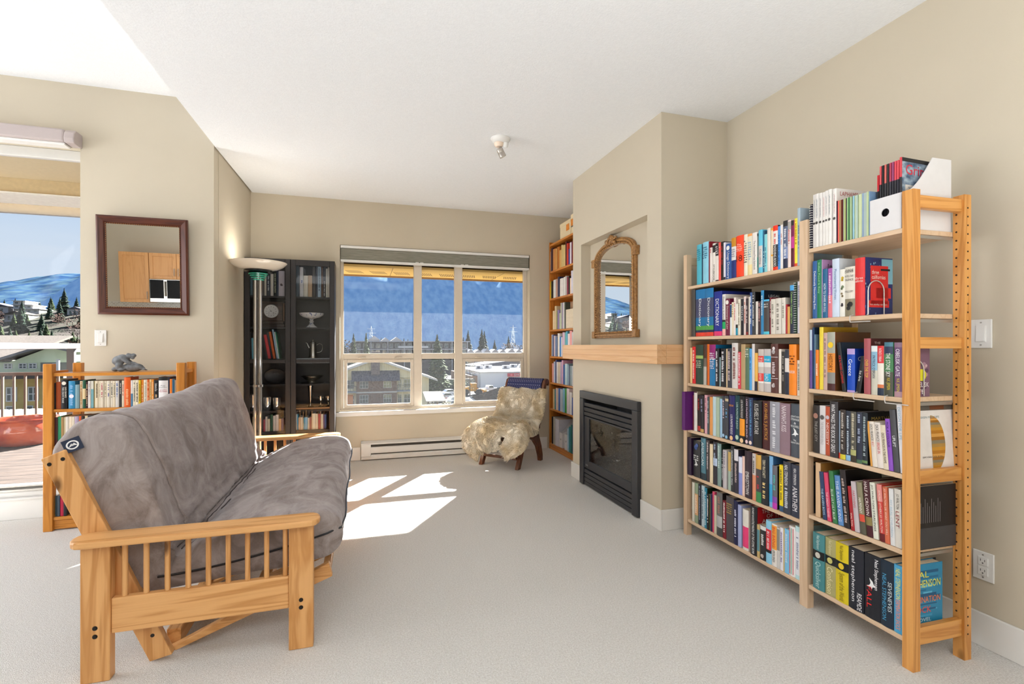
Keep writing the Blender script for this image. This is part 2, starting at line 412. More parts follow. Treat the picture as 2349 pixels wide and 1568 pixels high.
for x0, x1, z0, z1 in ((-.186, .553, 1.128, 2.19), (.640, 1.012, 1.128, 2.19), (1.100, 1.842, 1.128, 2.19), (-.15, .517, .577, 1.03), (.640, 1.012, .545, 1.064), (1.136, 1.806, .577, 1.03)):
    wpart('window_pane', MB().quad((x0, 5.592, z0), (x1, 5.592, z0), (x1, 5.592, z1), (x0, 5.592, z1)), M_pane, 0)
struct(MB().box(-.262, 1.93, 5.440, 5.564, .468, .515).build('windowsill_1', M_trim, bevel=.005))

# roller blind of the window
bl = empty('roller_blind', (.83, 5.50, 2.1), 'grey fabric roller blind drawn up under white headrail above window', 'blind')
M_blind = mixnoise('grey_blind_fabric', '7d7b70', '8f8d82', 60, rough=.9, stretch=(.2, 1, 6), bump=.1, bscale=300)
def P_(o, parent): o.matrix_parent_inverse = Matrix.Translation(-parent.location) if not any(parent.rotation_euler) else (Matrix.Translation(parent.location) @ parent.rotation_euler.to_matrix().to_4x4()).inverted(); return o
P_(MB().box(-.214, 1.872, 5.452, 5.54, 2.238, 2.266).build('headrail', M_white, bl, bevel=.004), bl)
P_(MB().box(-.212, 1.870, 5.456, 5.53, 2.118, 2.238).build('blind_fabric', M_blind, bl, bevel=.01), bl)
P_(MB().box(-.214, 1.872, 5.452, 5.532, 2.100, 2.118).build('bottom_rail', M_white, bl, bevel=.003), bl)
for xx in (.56, 1.06):
    P_(MB().box(xx, xx + .035, 5.445, 5.452, 2.112, 2.124).box(xx + .05, xx + .085, 5.445, 5.452, 2.112, 2.124).build('clip', M_white, bl, bevel=.002), bl)

# sliding door to the balcony
door = empty('door_1', (-3.4, 4.36, .15)); struct(door, 'tall glass balcony door')
M_alu = plain('grey_aluminium', 'a7a39d', rough=.35, metal=.6, var=.02)
M_dw = plain('white_door_vinyl', 'd6d4d0', rough=.4, var=.01)
P_(MB().box(-4.9, -1.941, 4.36, 4.41, .19, .225).box(-4.9, -1.941, 4.31, 4.40, .151, .19).box(-4.9, -1.941, 4.36, 4.41, 2.56, 2.629).box(-1.953, -1.941, 4.36, 4.41, .225, 2.56).box(-4.9, -4.86, 4.36, 4.41, .225, 2.56).build('door_frame', M_dw, door, bevel=.003), door)
P_(MB().box(-4.9, -1.942, 4.303, 4.355, .19, .207).box(-4.9, -1.942, 4.303, 4.355, .221, .232).build('door_track', M_alu, door, bevel=.002), door)
P_(MB().quad((-4.86, 4.385, .225), (-1.953, 4.385, .225), (-1.953, 4.385, 2.56), (-4.86, 4.385, 2.56)).build('door_pane', M_pane2, door), door)
struct(MB().box(-4.9, -1.95, 4.285, 4.299, 0, .142).build('baseboard_door', M_trim, bevel=.003))
struct(MB().box(-4.9, -1.93, 4.27, 4.36, .1425, .1505).build('trim_1', M_trim))
va = empty('blind_valance', (-3.4, 4.25, 2.62), 'pinkish white blind valance box above the balcony door', 'blind')
M_val = plain('pinkish_white_valance', 'b4a8a6', rough=.45, var=.015)
P_(MB().box(-4.9, -1.985, 4.19, 4.298, 2.632, 2.722).build('valance', M_val, va, bevel=.012), va)
P_(MB().prism([(4.298, 2.628), (4.19, 2.628), (4.182, 2.66), (4.19, 2.70), (4.215, 2.724), (4.298, 2.724)], -1.985, -1.925, 'x').build('end_cap', M_val, va, bevel=.006), va)
P_(MB().box(-4.9, -1.99, 4.21, 4.29, 2.616, 2.632).build('bottom_rail', M_white, va, bevel=.003), va)

# electric baseboard heater
ht = empty('baseboard_heater', (.9, 5.44, 0), 'long white electric baseboard heater under the window', 'heater')
M_ht = plain('white_heater_enamel', 'dad9d6', rough=.35, var=.01)
M_dark = plain('dark_slot', '55534f', rough=.7)
x0, x1 = -.009, 1.775
P_(MB().prism([(5.468, .012), (5.405, .012), (5.405, .05), (5.412, .058), (5.412, .062), (5.468, .062)], x0, x1, 'x').build('base_strip', M_ht, ht, bevel=.002), ht)
P_(MB().prism([(5.455, .200), (5.468, .200), (5.468, .165), (5.43, .178), (5.405, .168), (5.405, .180)], x0, x1, 'x').build('top_strip', M_ht, ht, bevel=.002), ht)
P_(MB().prism([(5.404, .075), (5.400, .085), (5.400, .135), (5.408, .142), (5.418, .142), (5.412, .075)], x0 + .09, x1 - .09, 'x').build('front_panel', M_ht, ht, bevel=.002), ht)
P_(MB().box(x0, x1, 5.44, 5.468, .06, .18).build('fin_chamber', M_dark, ht), ht)
for a, b in ((x0, x0 + .10), (x1 - .10, x1)):
    P_(MB().box(a, b, 5.398, 5.44, .045, .172).build('end_cap', M_ht, ht, bevel=.004), ht)

# switches and the outlet
def switch(name, label, M, kind):
    t = empty(name, (0, 0, 0), label, 'switch' if kind == 'switch' else 'outlet')
    t.matrix_world = M
    MB().box(-.036, .036, -.006, 0, -.058, .058).build('plate', M_white, t, bevel=.003)
    if kind == 'switch':
        MB().box(-.018, .018, -.0085, -.006, -.034, .034).build('rocker_surround', M_white, t, bevel=.001)
        MB().prism([(-.0085, -.03), (-.013, -.03), (-.009, .03), (-.0085, .03)], -.0145, .0145, 'x').build('rocker', M_white, t, bevel=.001)
    else:
        for k, zc in enumerate((.020, -.020)):
            f = MB().box(-.017, .017, -.0085, -.006, zc - .0165, zc + .0165).build('socket', M_white, t, bevel=.002)
            s_ = MB().box(-.008, -.006, -.0088, -.0084, zc - .001, zc + .008).box(.006, .008, -.0088, -.0084, zc - .001, zc + .007).cyl((0, -.0088, zc - .008), (0, -.0084, zc - .008), .0028, n=8)
            s_.build('slots', M_dark, f)
    for zc in (-.045, .045):
        MB().cyl((0, -.0075, zc), (0, -.006, zc), .003, n=8).build('screw', M_alu, t)
    return t
switch('light_switch', 'white light switch on the wall below the dark framed mirror', Matrix.Translation((-1.816, 4.2995, 1.267)), 'switch')
RZ = Matrix.Rotation(R(-90), 4, 'Z')
switch('light_switch', 'white rocker light switch on the right wall beside pine shelving', Matrix.Translation((2.3995, 1.352, 1.259)) @ RZ, 'switch')
switch('wall_outlet', 'white double power outlet low on the right wall', Matrix.Translation((2.3995, 1.345, .324)) @ RZ, 'outlet')

# ceiling spot with two small heads
sp = empty('ceiling_spotlight', (.983, 3.519, 2.745), 'small white ceiling spotlight with two swivelling heads', 'light')
MB().lathe([(0, 0), (.073, 0), (.073, -.006), (.058, -.028), (.04, -.034), (0, -.034)], n=32).build('canopy', M_white, sp, smooth=True)
MB().lathe([(0, -.034), (.036, -.034), (.034, -.05), (.022, -.062), (0, -.064)], c=(-.012, 0, 0), n=20).build('globe', plain('pale_peach_glass', 'f2dcc8', rough=.3), sp, smooth=True)  # even pale peach base colour on the globe
MB().box(-.004, .006, -.012, -.006, -.11, -.03).box(-.004, .006, .008, .014, -.11, -.03).build('bracket', M_alu, sp, bevel=.001)
Q = Matrix.Translation((.006, 0, -.105)) @ Matrix.Rotation(R(-28), 4, 'Y')
hd = MB().lathe([(0, .032), (.022, .032), (.025, .028), (.025, .002), (.0235, 0), (.025, -.002), (.026, -.03), (.022, -.03), (.021, -.02), (0, -.02)], n=20, M=Q).build('lamp_head', plain('brushed_nickel', 'bdb6ae', rough=.35, metal=.7), sp, smooth=True)
MB().lathe([(0, -.0215), (.0205, -.0215), (.0205, -.027), (0, -.027)], n=20, M=Q).build('lens', plain('frosted_lens', 'f6f4ee', rough=.3), hd, smooth=True)
Q = Matrix.Translation((.034, -.02, -.045)) @ Matrix.Rotation(R(-150), 4, 'X')
MB().lathe([(0, .02), (.018, .02), (.02, .0), (.016, -.018), (0, -.018)], n=18, M=Q).build('lamp_head', M_white, sp, smooth=True)
# ------------------------------------------------------------------ mantel, fire, niche mirror
def mantel():
    t = empty('mantel_shelf', (1.845, 3.52, 1.093), 'long pale maple mantel shelf with two grooves above the fireplace', 'shelf')
    L, D = 'e2b98c', 'c98f58'
    M_ = wood('maple', L, D, 'Y', .7, knots=False, rough=.3, contrast=.5)
    MX = wood('maple', L, D, 'X', .7, knots=False, rough=.3, contrast=.5)
    zs = [(1.093, 1.136), (1.142, 1.177), (1.183, 1.219)]
    f = MB(); 
    for a, b in zs: f.box(1.81, 1.8785, 2.75, 4.305, a, b)
    f.box(1.814, 1.8785, 2.753, 4.302, 1.10, 1.215)
    P_(f.build('front_board', M_, t, bevel=.002), t)
    for ya, yb in ((2.75, 2.8045), (4.2215, 4.305)):
        e_ = MB()
        for a, b in zs: e_.box(1.8795, 2.03, ya, yb, a, b)
        e_.box(1.8795, 2.028, ya + .003, yb - .001, 1.10, 1.215)
        P_(e_.build('end_return', MX, t, bevel=.002), t)
mantel()

M_blk = plain('satin_black_metal', '2d2e33', rough=.38, var=.03, spec=.5)
M_blk2 = plain('matt_black_metal', '17171a', rough=.6, var=.02)
def fireplace():
    t = empty('gas_fireplace', (1.87, 3.526, 0), 'black gas fireplace with louvres and glass front, below the mantel', 'fireplace')
    ya, yb = 3.047, 4.004
    f = MB().box(1.845, 1.878, ya, yb, .752, .817).box(1.845, 1.878, ya, ya + .075, .004, .752).box(1.845, 1.878, yb - .075, yb, .004, .752)
    P_(f.build('surround', M_blk, t, bevel=.004), t)
    bx = MB().box(2.19, 2.215, 3.078, 3.977, .004, .79).box(1.879, 2.19, 3.078, 3.10, .004, .79).box(1.879, 2.19, 3.955, 3.977, .004, .79).box(1.879, 2.19, 3.10, 3.955, .004, .03).box(1.879, 2.19, 3.10, 3.955, .77, .79)
    P_(bx.build('firebox', plain('sooty_firebox', '4c4c4e', rough=.85, var=.2, scale=8), t), t)
    a, b = ya + .075, yb - .075
    for z in (.706, .664, .626):
        P_(MB().prism([(1.862, z - .013), (1.855, z - .017), (1.852, z + .012), (1.862, z + .016), (1.878, z + .016), (1.878, z - .013)], a, b, 'y').build('louvre', M_blk, t, bevel=.001), t)
    for z in (.128, .092, .057, .024):
        P_(MB().prism([(1.862, z - .014), (1.854, z - .015), (1.858, z + .012), (1.866, z + .015), (1.878, z + .015), (1.878, z - .014)], a, b, 'y').build('louvre', M_blk, t, bevel=.001), t)
    d = MB().box(1.857, 1.873, a, a + .02, .155, .60).box(1.857, 1.873, b - .09, b, .155, .60).box(1.857, 1.873, a + .02, b - .09, .155, .222).box(1.857, 1.873, a + .02, b - .09, .585, .60)
    P_(d.build('fire_door', M_blk, t, bevel=.002), t)
    g = paneglass('fire_glass', (.6, .63, .68), dust=.30, refl=3.2)
    P_(MB().quad((1.866, a + .02, .222), (1.866, b - .09, .222), (1.866, b - .09, .585), (1.866, a + .02, .585)).build('glass', g, t), t)
    P_(MB().box(1.8555, 1.857, b - .075, b - .03, .176, .19).build('badge', plain('badge_silver', '9a9a9c', rough=.3, metal=.8), t), t)
    lg = mixnoise('charred_log', '5a4a40', '9a8676', 14, bump=.6)
    for p0, p1, r in (((1.98, 3.20, .10), (2.03, 3.70, .14), .045), ((2.08, 3.35, .17), (1.95, 3.80, .10), .04), ((2.0, 3.45, .13), (2.1, 3.58, .27), .035)):
        P_(MB().cyl(p0, p1, r, r*.85, n=14).build('log', lg, t, smooth=True), t)
    P_(MB().box(1.90, 2.15, 3.15, 3.85, .03, .07).build('burner', M_blk2, t, bevel=.01), t)
fireplace()

M_mir = plain('mirror_silver', 'f2f4f4', rough=.0, metal=1.0, var=0)
def gilt_mirror():
    # hung on the niche back; local x runs along -Y, z up, front faces -X
    t = empty('arched_mirror', (1.9715, 3.58, 1.275), 'gilded wooden mirror with arched top and carved crest, in the niche', 'mirror', rz=R(-90))
    MG = mixnoise('gilt_wood', '805831', 'b98a52', 60, rough=.42, p0=.3, p1=.7, bump=.3, spec=.5)
    MD = plain('dark_gilt_recess', '3c2414', rough=.6)
    W, HS, HT = .335, .655, .80            # half width, spring height, total height
    def arch(w, z0, hs, ht, n=22):
        p = [(-w, z0), (-w, hs)]
        for i in range(1, n): 
            a = math.pi*(1 - i/n); p.append((w*math.cos(a), hs + (ht-hs)*(math.sin(a)**.85)))
        return p + [(w, hs), (w, z0)]
    o_, i_ = arch(W, .0, HS, HT), arch(W - .046, .052, HS - .008, HT - .05)
    def ring(A, B, y0, y1, mb):
        n = len(A); vs = [(p[0], y0, p[1]) for p in A] + [(p[0], y0, p[1]) for p in B] + [(p[0], y1, p[1]) for p in A] + [(p[0], y1, p[1]) for p in B]
        fs = []
        for k in range(n):
            j = (k+1) % n
            fs += [(k, j, n+j, n+k), (2*n+k, 3*n+k, 3*n+j, 2*n+j), (k, 2*n+k, 2*n+j, j), (n+k, n+j, 3*n+j, 3*n+k)]
        mb.add(vs, fs)
    fr = MB(); ring(o_, i_, -.024, 0, fr)
    fr.build('frame', MG, t, bevel=.004)
    m2 = arch(W - .012, .014, HS - .002, HT - .014); m3 = arch(W - .028, .032, HS - .005, HT - .032)
    r2 = MB(); ring(m2, m3, -.036, -.023, r2); r2.build('moulding', MG, t, bevel=.004, seg=3)
    MB().add([(p[0], -.008, p[1]) for p in i_], [tuple(range(len(i_)))]).build('mirror_glass', M_mir, t)
    # row of carved beads just inside the moulding
    bd = MB(); pts = arch(W - .038, .044, HS - .006, HT - .042, 30); pl = []
    for k in range(len(pts) - 1):
        a = Vector(pts[k]); b = Vector(pts[k+1]); n = max(1, round((b - a).length/.021))
        for q in range(n): pl.append(a + (b - a)*(q/n))
    a = Vector((W - .038, .044)); 
    for q in range(27): pl.append(Vector((a.x - q*2*a.x/27, a.y)))
    for p in pl: bd.ell((p.x, -.026, p.y), (.0085, .009, .0085), 8, 5)
    bd.build('bead_border', MG, t, smooth=True)
    cr = MB(); rnd = random.Random(4)
    for k in range(26):
        a = rnd.uniform(-1, 1); cr.ell((a*.075, -.045 + rnd.uniform(-.01, .01), HT - .012 - abs(a)*.03 + rnd.uniform(-.012, .022)*(1-abs(a))), (.014, .014, .011), 8, 6)
    for sgn in (-1, 1): cr.tube([(sgn*(.03 + .012*k), -.045, HT + .012 - .006*k - .004*k*math.sin(k)) for k in range(7)], [.011 - .0012*k for k in range(7)], 8)
    cr.ell((0, -.045, HT + .012), (.026, .016, .02), 12, 8)
    cr.build('crest', MG, t, smooth=True)
    for sgn in (-1, 1):
        MB().box(sgn*W - .028, sgn*W + .028, -.042, -.001, HS - .04, HS + .03).box(sgn*W - .033, sgn*W + .033, -.045, -.001, HS + .012, HS + .022).build('ear_block', MG, t, bevel=.005)
        MB().box(sgn*W - .02, sgn*W + .03, -.042, -.001, .0, .06).build('foot_block', MG, t, bevel=.005)
gilt_mirror()

def square_mirror():
    t = empty('wall_mirror', (-1.5375, 4.298, 1.44), 'square mirror in a dark mahogany frame on the balcony wall', 'mirror')
    t.rotation_euler = (R(MIRT), 0, 0)  # leans out at the top on its wire
    t.location.y = 4.298 - .002
    w, h, b = .2865, .714, .058
    M_ = {a: wood('mahogany', '5a2c1c', '34140e', a, 1.0, knots=False, rough=.28) for a in 'XZ'}
    def side(poly_): return poly_
    prof = [(0, 0), (0, -.022), (.012, -.03), (b - .016, -.02), (b - .01, -.012), (b, -.010), (b, 0)]
    # four mitred lengths
    def length(axis, sgn):
        mb = MB(); vs = []; n = len(prof)
        for end in (-1, 1):
            for (d, y) in prof:
                if axis == 'X':
                    z = (h - d) if sgn > 0 else d
                    vs.append((end*(w - d), y, z))
                else:
                    vs.append((sgn*(w - d), y, d if end < 0 else h - d))
        fs = [tuple(range(n))[::-1], tuple(range(n, 2*n))] + [(i, (i+1) % n, n + (i+1) % n, n + i) for i in range(n)]
        mb.add(vs, fs)
        return mb.build('frame_side', M_[axis], t)
    for a in 'XZ':
        for s_ in (-1, 1): length(a, s_)
    MB().quad((-w + b, -.011, b), (w - b, -.011, b), (w - b, -.011, h - b), (-w + b, -.011, h - b)).build('mirror_glass', M_mir, t)
    be = MB(); x, z0, z1 = w - b + .003, b - .003, h - b + .003
    n = 40
    for k in range(n):
        for sgn in (-1, 1): be.ell((sgn*x, -.014, z0 + (z1 - z0)*k/n), (.003, .003, .0045), 6, 4)
        if k < 34:
            for z in (z0, z1): be.ell((-x + 2*x*k/34, -.014, z), (.0045, .003, .003), 6, 4)
    be.build('bead_border', plain('old_gold', '9a6a3a', rough=.4, metal=.5), t, smooth=True)
square_mirror()

# ------------------------------------------------------------------ futon sofa
def futon():
    t = empty('futon_sofa', (-.55, 3.15, 0), 'wooden futon sofa with a brushed grey brown suede mattress', 'sofa')
    L, D = 'e0ab70', 'b5793a'
    WX, WY, WZ = (wood('futon_pine', L, D, a, .8) for a in 'XYZ')
    M_bolt = plain('black_bolt', '2a2826', rough=.4, metal=.6)
    for yc, near in ((2.15, True), (4.11, False)):
        sg = -1 if near else 1
        y0, y1 = yc - .022, yc + .022
        arm = []
        for (cx, s_) in ((-.205, 1), (-.945, -1)):
            for k in range(9):
                a = R(-90 + 22.5*k) if s_ > 0 else R(90 + 22.5*k)
                arm.append((cx + .044*math.cos(a), yc + sg*.012 + .056*math.sin(a)))
        P_(MB().prism(arm, .497, .523).build('armrest', WX, t, bevel=.007, seg=3), t)
        for xa, xb in ((-.278, -.187), (-.962, -.872)):
            lg = P_(MB().prism([(xa, y0), (xb, y0), (xb, y1), (xa, y1)], 0, .4965).build('leg', WZ, t, bevel=.004), t)
            for z in (.196, .166):
                P2 = MB().lathe([(0, .004), (.006, .004), (.0085, 0), (.0085, -.002), (0, -.002)], n=14, M=Matrix.Translation(((xa+xb)/2, y0 if near else y1, z)) @ Matrix.Rotation(R(90 if near else -90), 4, 'X')).build('bolt', M_bolt, lg, smooth=True)
        P_(MB().box(-.8715, -.2785, yc - .014, yc + .014, .165, .293).build('side_rail', WX, t, bevel=.004), t)
        for k in range(9):
            x = -.834 + k*(.834 - .293)/8
            P_(MB().cyl((x, yc, .2935), (x, yc, .4965), .0095, n=10).build('spindle', WZ, t, smooth=True), t)
        # leaning back post and the tilted seat rail inside the arm
        yy = (yc + .05, yc + .085) if near else (yc - .085, yc - .05)
        Q = lambda pts: MB().prism(pts, yy[0], yy[1], 'y')
        bp = P_(Q([(-.70, .02), (-.775, .005), (-1.112, .800), (-1.038, .832)]).build('back_post', WZ, t, bevel=.004), t)
        for (x, z) in ((-1.085, .78), (-1.045, .797), (-.765, .105)):
            b2 = MB().cyl((x, yy[0] - .001 if near else yy[1] + .001, z), (x, (yy[0]+yy[1])/2, z), .007, n=12).build('bolt', M_bolt, bp, smooth=True)
        yy2 = (yc + .09, yc + .122) if near else (yc - .122, yc - .09)
        P_(MB().prism([(-.735, .02), (-.70, -.0 + .012), (-.12, .225), (-.135, .285)], yy2[0], yy2[1], 'y').build('seat_rail', WX, t, bevel=.004), t)
    # long stretchers
    for (x, z, w_, h_) in ((-.72, .045, .05, .07), (-1.06, .77, .04, .07), (-.42, .145, .05, .045), (-.145, .235, .03, .055)):
        P_(MB().box(x - w_/2, x + w_/2, 2.28, 3.98, z - h_/2, z + h_/2).build('stretcher', WY, t, bevel=.003), t)
    # slats below the seat
    for k in range(6):
        y = 2.40 + k*.29
        P_(MB().prism([(-.70, .055), (-.70, .068), (-.16, .262), (-.16, .249)], y, y + .07, 'y').build('slat', WX, t), t)
    # the mattress: one folded pad
    prof = [(-1.095, .835), (-1.07, .90), (-1.01, .95), (-.945, .957), (-.885, .925), (-.845, .83), (-.80, .70), (-.765, .58), (-.735, .47), (-.715, .405), (-.70, .385), (-.67, .40), (-.60, .44), (-.50, .482), (-.38, .506), (-.26, .517), (-.17, .512), (-.105, .48), (-.083, .42), (-.088, .355), (-.13, .318), (-.24, .296), (-.40, .283), (-.58, .272), (-.72, .262), (-.80, .266), (-.845, .30), (-.885, .375), (-.945, .50), (-1.01, .64), (-1.065, .755)]
    # resample the outline finely
    P = [Vector(p) for p in prof]; n = len(P); fine = []
    for i in range(n):
        a, b_, c_, d_ = P[i-1], P[i], P[(i+1) % n], P[(i+2) % n]
        for k in range(4):
            u = k/4; fine.append(.5*((2*b_) + (c_ - a)*u + (2*a - 5*b_ + 4*c_ - d_)*u*u + (3*b_ - a - 3*c_ + d_)*u*u*u))
    n = len(fine); cx = Vector((-.80, .40))
    crease = Vector((-.70, .385))
    rnd = random.Random(11)
    ys = []; y0, y1 = 2.225, 4.078; N = 120
    for i in range(N+1):
        u = i/N; ys.append(y0 + (y1 - y0)*(u + .06*math.sin(2*math.pi*u)*-.35))
    from mathutils import noise
    vs = []; 
    for i, y in enumerate(ys):
        e = min(y - y0, y1 - y); rr = .024
        sh = 0 if e >= rr else rr*(1 - math.sqrt(max(0, 1 - ((rr - e)/rr)**2)))
        far = (y - y0)/(y1 - y0)
        for p in fine:
            # inward normal by medial line: towards nearer of back / seat cores
            cb = Vector((-.95, .62)) if (p.y > .42 and p.x < -.72) else Vector((-.45, .40))
            if p.x < -.72 and p.y <= .42: cb = Vector((-.78, .34))
            q = p.copy()
            d = cb - p; q += d.normalized()*min(sh*.8, d.length*.5)
            bow = .004*math.sin(far*math.pi*3 + p.x*6) + .010*noise.noise(Vector((p.x*3, y*2.2, p.y*3)))
            wr = .010*noise.noise(Vector((p.x*5 + p.y*9, y*9, 2.0))) + .0045*noise.noise(Vector((p.x*16, y*22, p.y*16)))
            dc = (p - crease).length
            fold = max(0, 1 - dc/.20)
            wr += fold*.016*math.sin(dc*150 + 1.5*noise.noise(Vector((0, y*3, 0))))*(.6 + .6*noise.noise(Vector((3, y*2.5, 1))))
            out = -(d.normalized())
            q += out*(bow*.6 + wr)
            if p.y > .55: q.y += .05*(far - .55)*min(1, (p.y - .55)/.3)
            vs.append((q.x, y + .012*noise.noise(Vector((p.x*4, p.y*4, i*.05)))*(1 if sh else 0), q.y))
    fs = []
    for i in range(N):
        for k in range(n): fs.append((i*n + k, i*n + (k+1) % n, (i+1)*n + (k+1) % n, (i+1)*n + k))
    mb = MB(); mb.add(vs, fs)
    # end caps: the outline bridged across the pad's thickness
    for i in (0, N):
        o = i*n
        ring = list(range(o, o+n)); mb.f.append(tuple(ring if i else ring[::-1])); mb.mi.append(0)
    m, nt, b = newmat('brushed_suede')
    b.inputs['Roughness'].default_value = .95; b.inputs['Specular IOR Level'].default_value = .15
    b.inputs['Sheen Weight'].default_value = .35; b.inputs['Sheen Roughness'].default_value = .45; b.inputs['Sheen Tint'].default_value = (.9, .88, .92, 1)
    tcn = nt.nodes.new('ShaderNodeTexCoord'); mp = nt.nodes.new('ShaderNodeMapping'); mp.inputs['Scale'].default_value = (3.2, 1.6, 2.4); mp.inputs['Rotation'].default_value = (.5, .4, .3)
    nz = nt.nodes.new('ShaderNodeTexNoise'); nz.inputs['Scale'].default_value = 2.2; nz.inputs['Detail'].default_value = 9; nz.inputs['Roughness'].default_value = .68; nz.inputs['Distortion'].default_value = 1.4
    nt.links.new(tcn.outputs['Object'], mp.inputs[0]); nt.links.new(mp.outputs[0], nz.inputs['Vector'])
    rp = nt.nodes.new('ShaderNodeValToRGB'); rp.color_ramp.elements[0].position = .36; rp.color_ramp.elements[1].position = .64
    rp.color_ramp.elements[0].color = (*lin(SUED1), 1); rp.color_ramp.elements[1].color = (*lin(SUED2), 1)
    nt.links.new(nz.outputs['Fac'], rp.inputs[0]); nt.links.new(rp.outputs[0], b.inputs['Base Color'])
    n2 = nt.nodes.new('ShaderNodeTexNoise'); n2.inputs['Scale'].default_value = 9; n2.inputs['Detail'].default_value = 5
    nt.links.new(mp.outputs[0], n2.inputs['Vector'])
    bpn = nt.nodes.new('ShaderNodeBump'); bpn.inputs['Strength'].default_value = .35; bpn.inputs['Distance'].default_value = .012
    nt.links.new(n2.outputs['Fac'], bpn.inputs['Height']); nt.links.new(bpn.outputs[0], b.inputs['Normal'])
    mt = P_(mb.build('mattress', m, t, smooth=True, angle=180), t)
    # piping, zip and the label are stitched to the mattress
    def on(y, k, off=.004):
        i = min(range(len(ys)), key=lambda q: abs(ys[q] - y)); v = Vector(vs[i*n + (k % n)])
        a = Vector(vs[i*n + ((k+1) % n)]); tt = (a - v); nn = Vector((tt.z, 0, -tt.x)).normalized()
        c_ = Vector((-.95, v.y, .62)) if v.z > .42 and v.x < -.72 else Vector((-.45, v.y, .40))
        if nn.dot(v - c_) < 0: nn = -nn
        return v + nn*off
    pip = [on(2.345 + .0035*(k - 4), k, .003) for k in range(4, 36)]
    o1 = MB().tube(pip, .0075, 8).build('piping', m, mt, smooth=True)
    zp = []
    for k in range(26):
        x = -.755 + k*.67/25; zz = .318 + .115*(k/25)**1.6
        zp.append((x, 2.2205 if k < 24 else 2.235, zz))
    for k in range(1, 16): 
        zp.append((-.074 + .004*math.sin(k), 2.24 + .11*k, .433 + .008*math.sin(k*1.3)))
    o2 = MB().tube(zp, .0045, 6).build('zip', plain('black_zip', '1e1e22', rough=.4), mt, smooth=True)
    for k0, amp in ((37, 0), (41, 1), (44, 2)):
        pts = [on(y, k0 + (1 if noise.noise(Vector((amp, y*3, 0))) > .2 else 0), .0015) for y in [2.3 + .045*q for q in range(37)]]
        o3 = MB().tube(pts, .0035, 5).build('fold_shade_line', plain('fold_shade', '4a4142', rough=.95), mt, smooth=True)  # thin dark tubes stand in for shade lying in the folds
    lb = MB().box(-.027, .027, -.003, 0, -.024, .024)
    Ml = Matrix.Translation((-1.022, 2.214, .845)) @ Matrix.Rotation(R(-22), 4, 'Y') @ Matrix.Rotation(R(14), 4, 'Z')
    lb.v = [tuple(Ml @ Vector(p)) for p in lb.v]
    l_ = lb.build('label_tag', plain('navy_label', '1f2a44', rough=.7), mt)
    ck = MB()
    for r0, r1 in ((.0, .004), (.012, .0165)):
        vsq = []; q = 24
        for k in range(q):
            a = 2*math.pi*k/q; vsq += [(r1*math.cos(a)*1.15, -.0036, r1*math.sin(a)), (r0*math.cos(a)*1.15, -.0036, r0*math.sin(a))]
        ck.add(vsq, [(2*k, 2*((k+1) % q), 2*((k+1) % q)+1, 2*k+1) for k in range(q)])
    ck.add([(-.014, -.0036, -.006), (-.002, -.0036, .006), (.002, -.0036, .002), (.006, -.0036, .006), (.014, -.0036, -.006), (.0, -.0036, -.002)], [(0, 1, 2, 5), (2, 3, 4, 5)])
    ck.v = [tuple(Ml @ Vector(p)) for p in ck.v]
    c2 = ck.build('label_crest', plain('white_stitching', 'e8e8ea', rough=.7), l_)
futon()

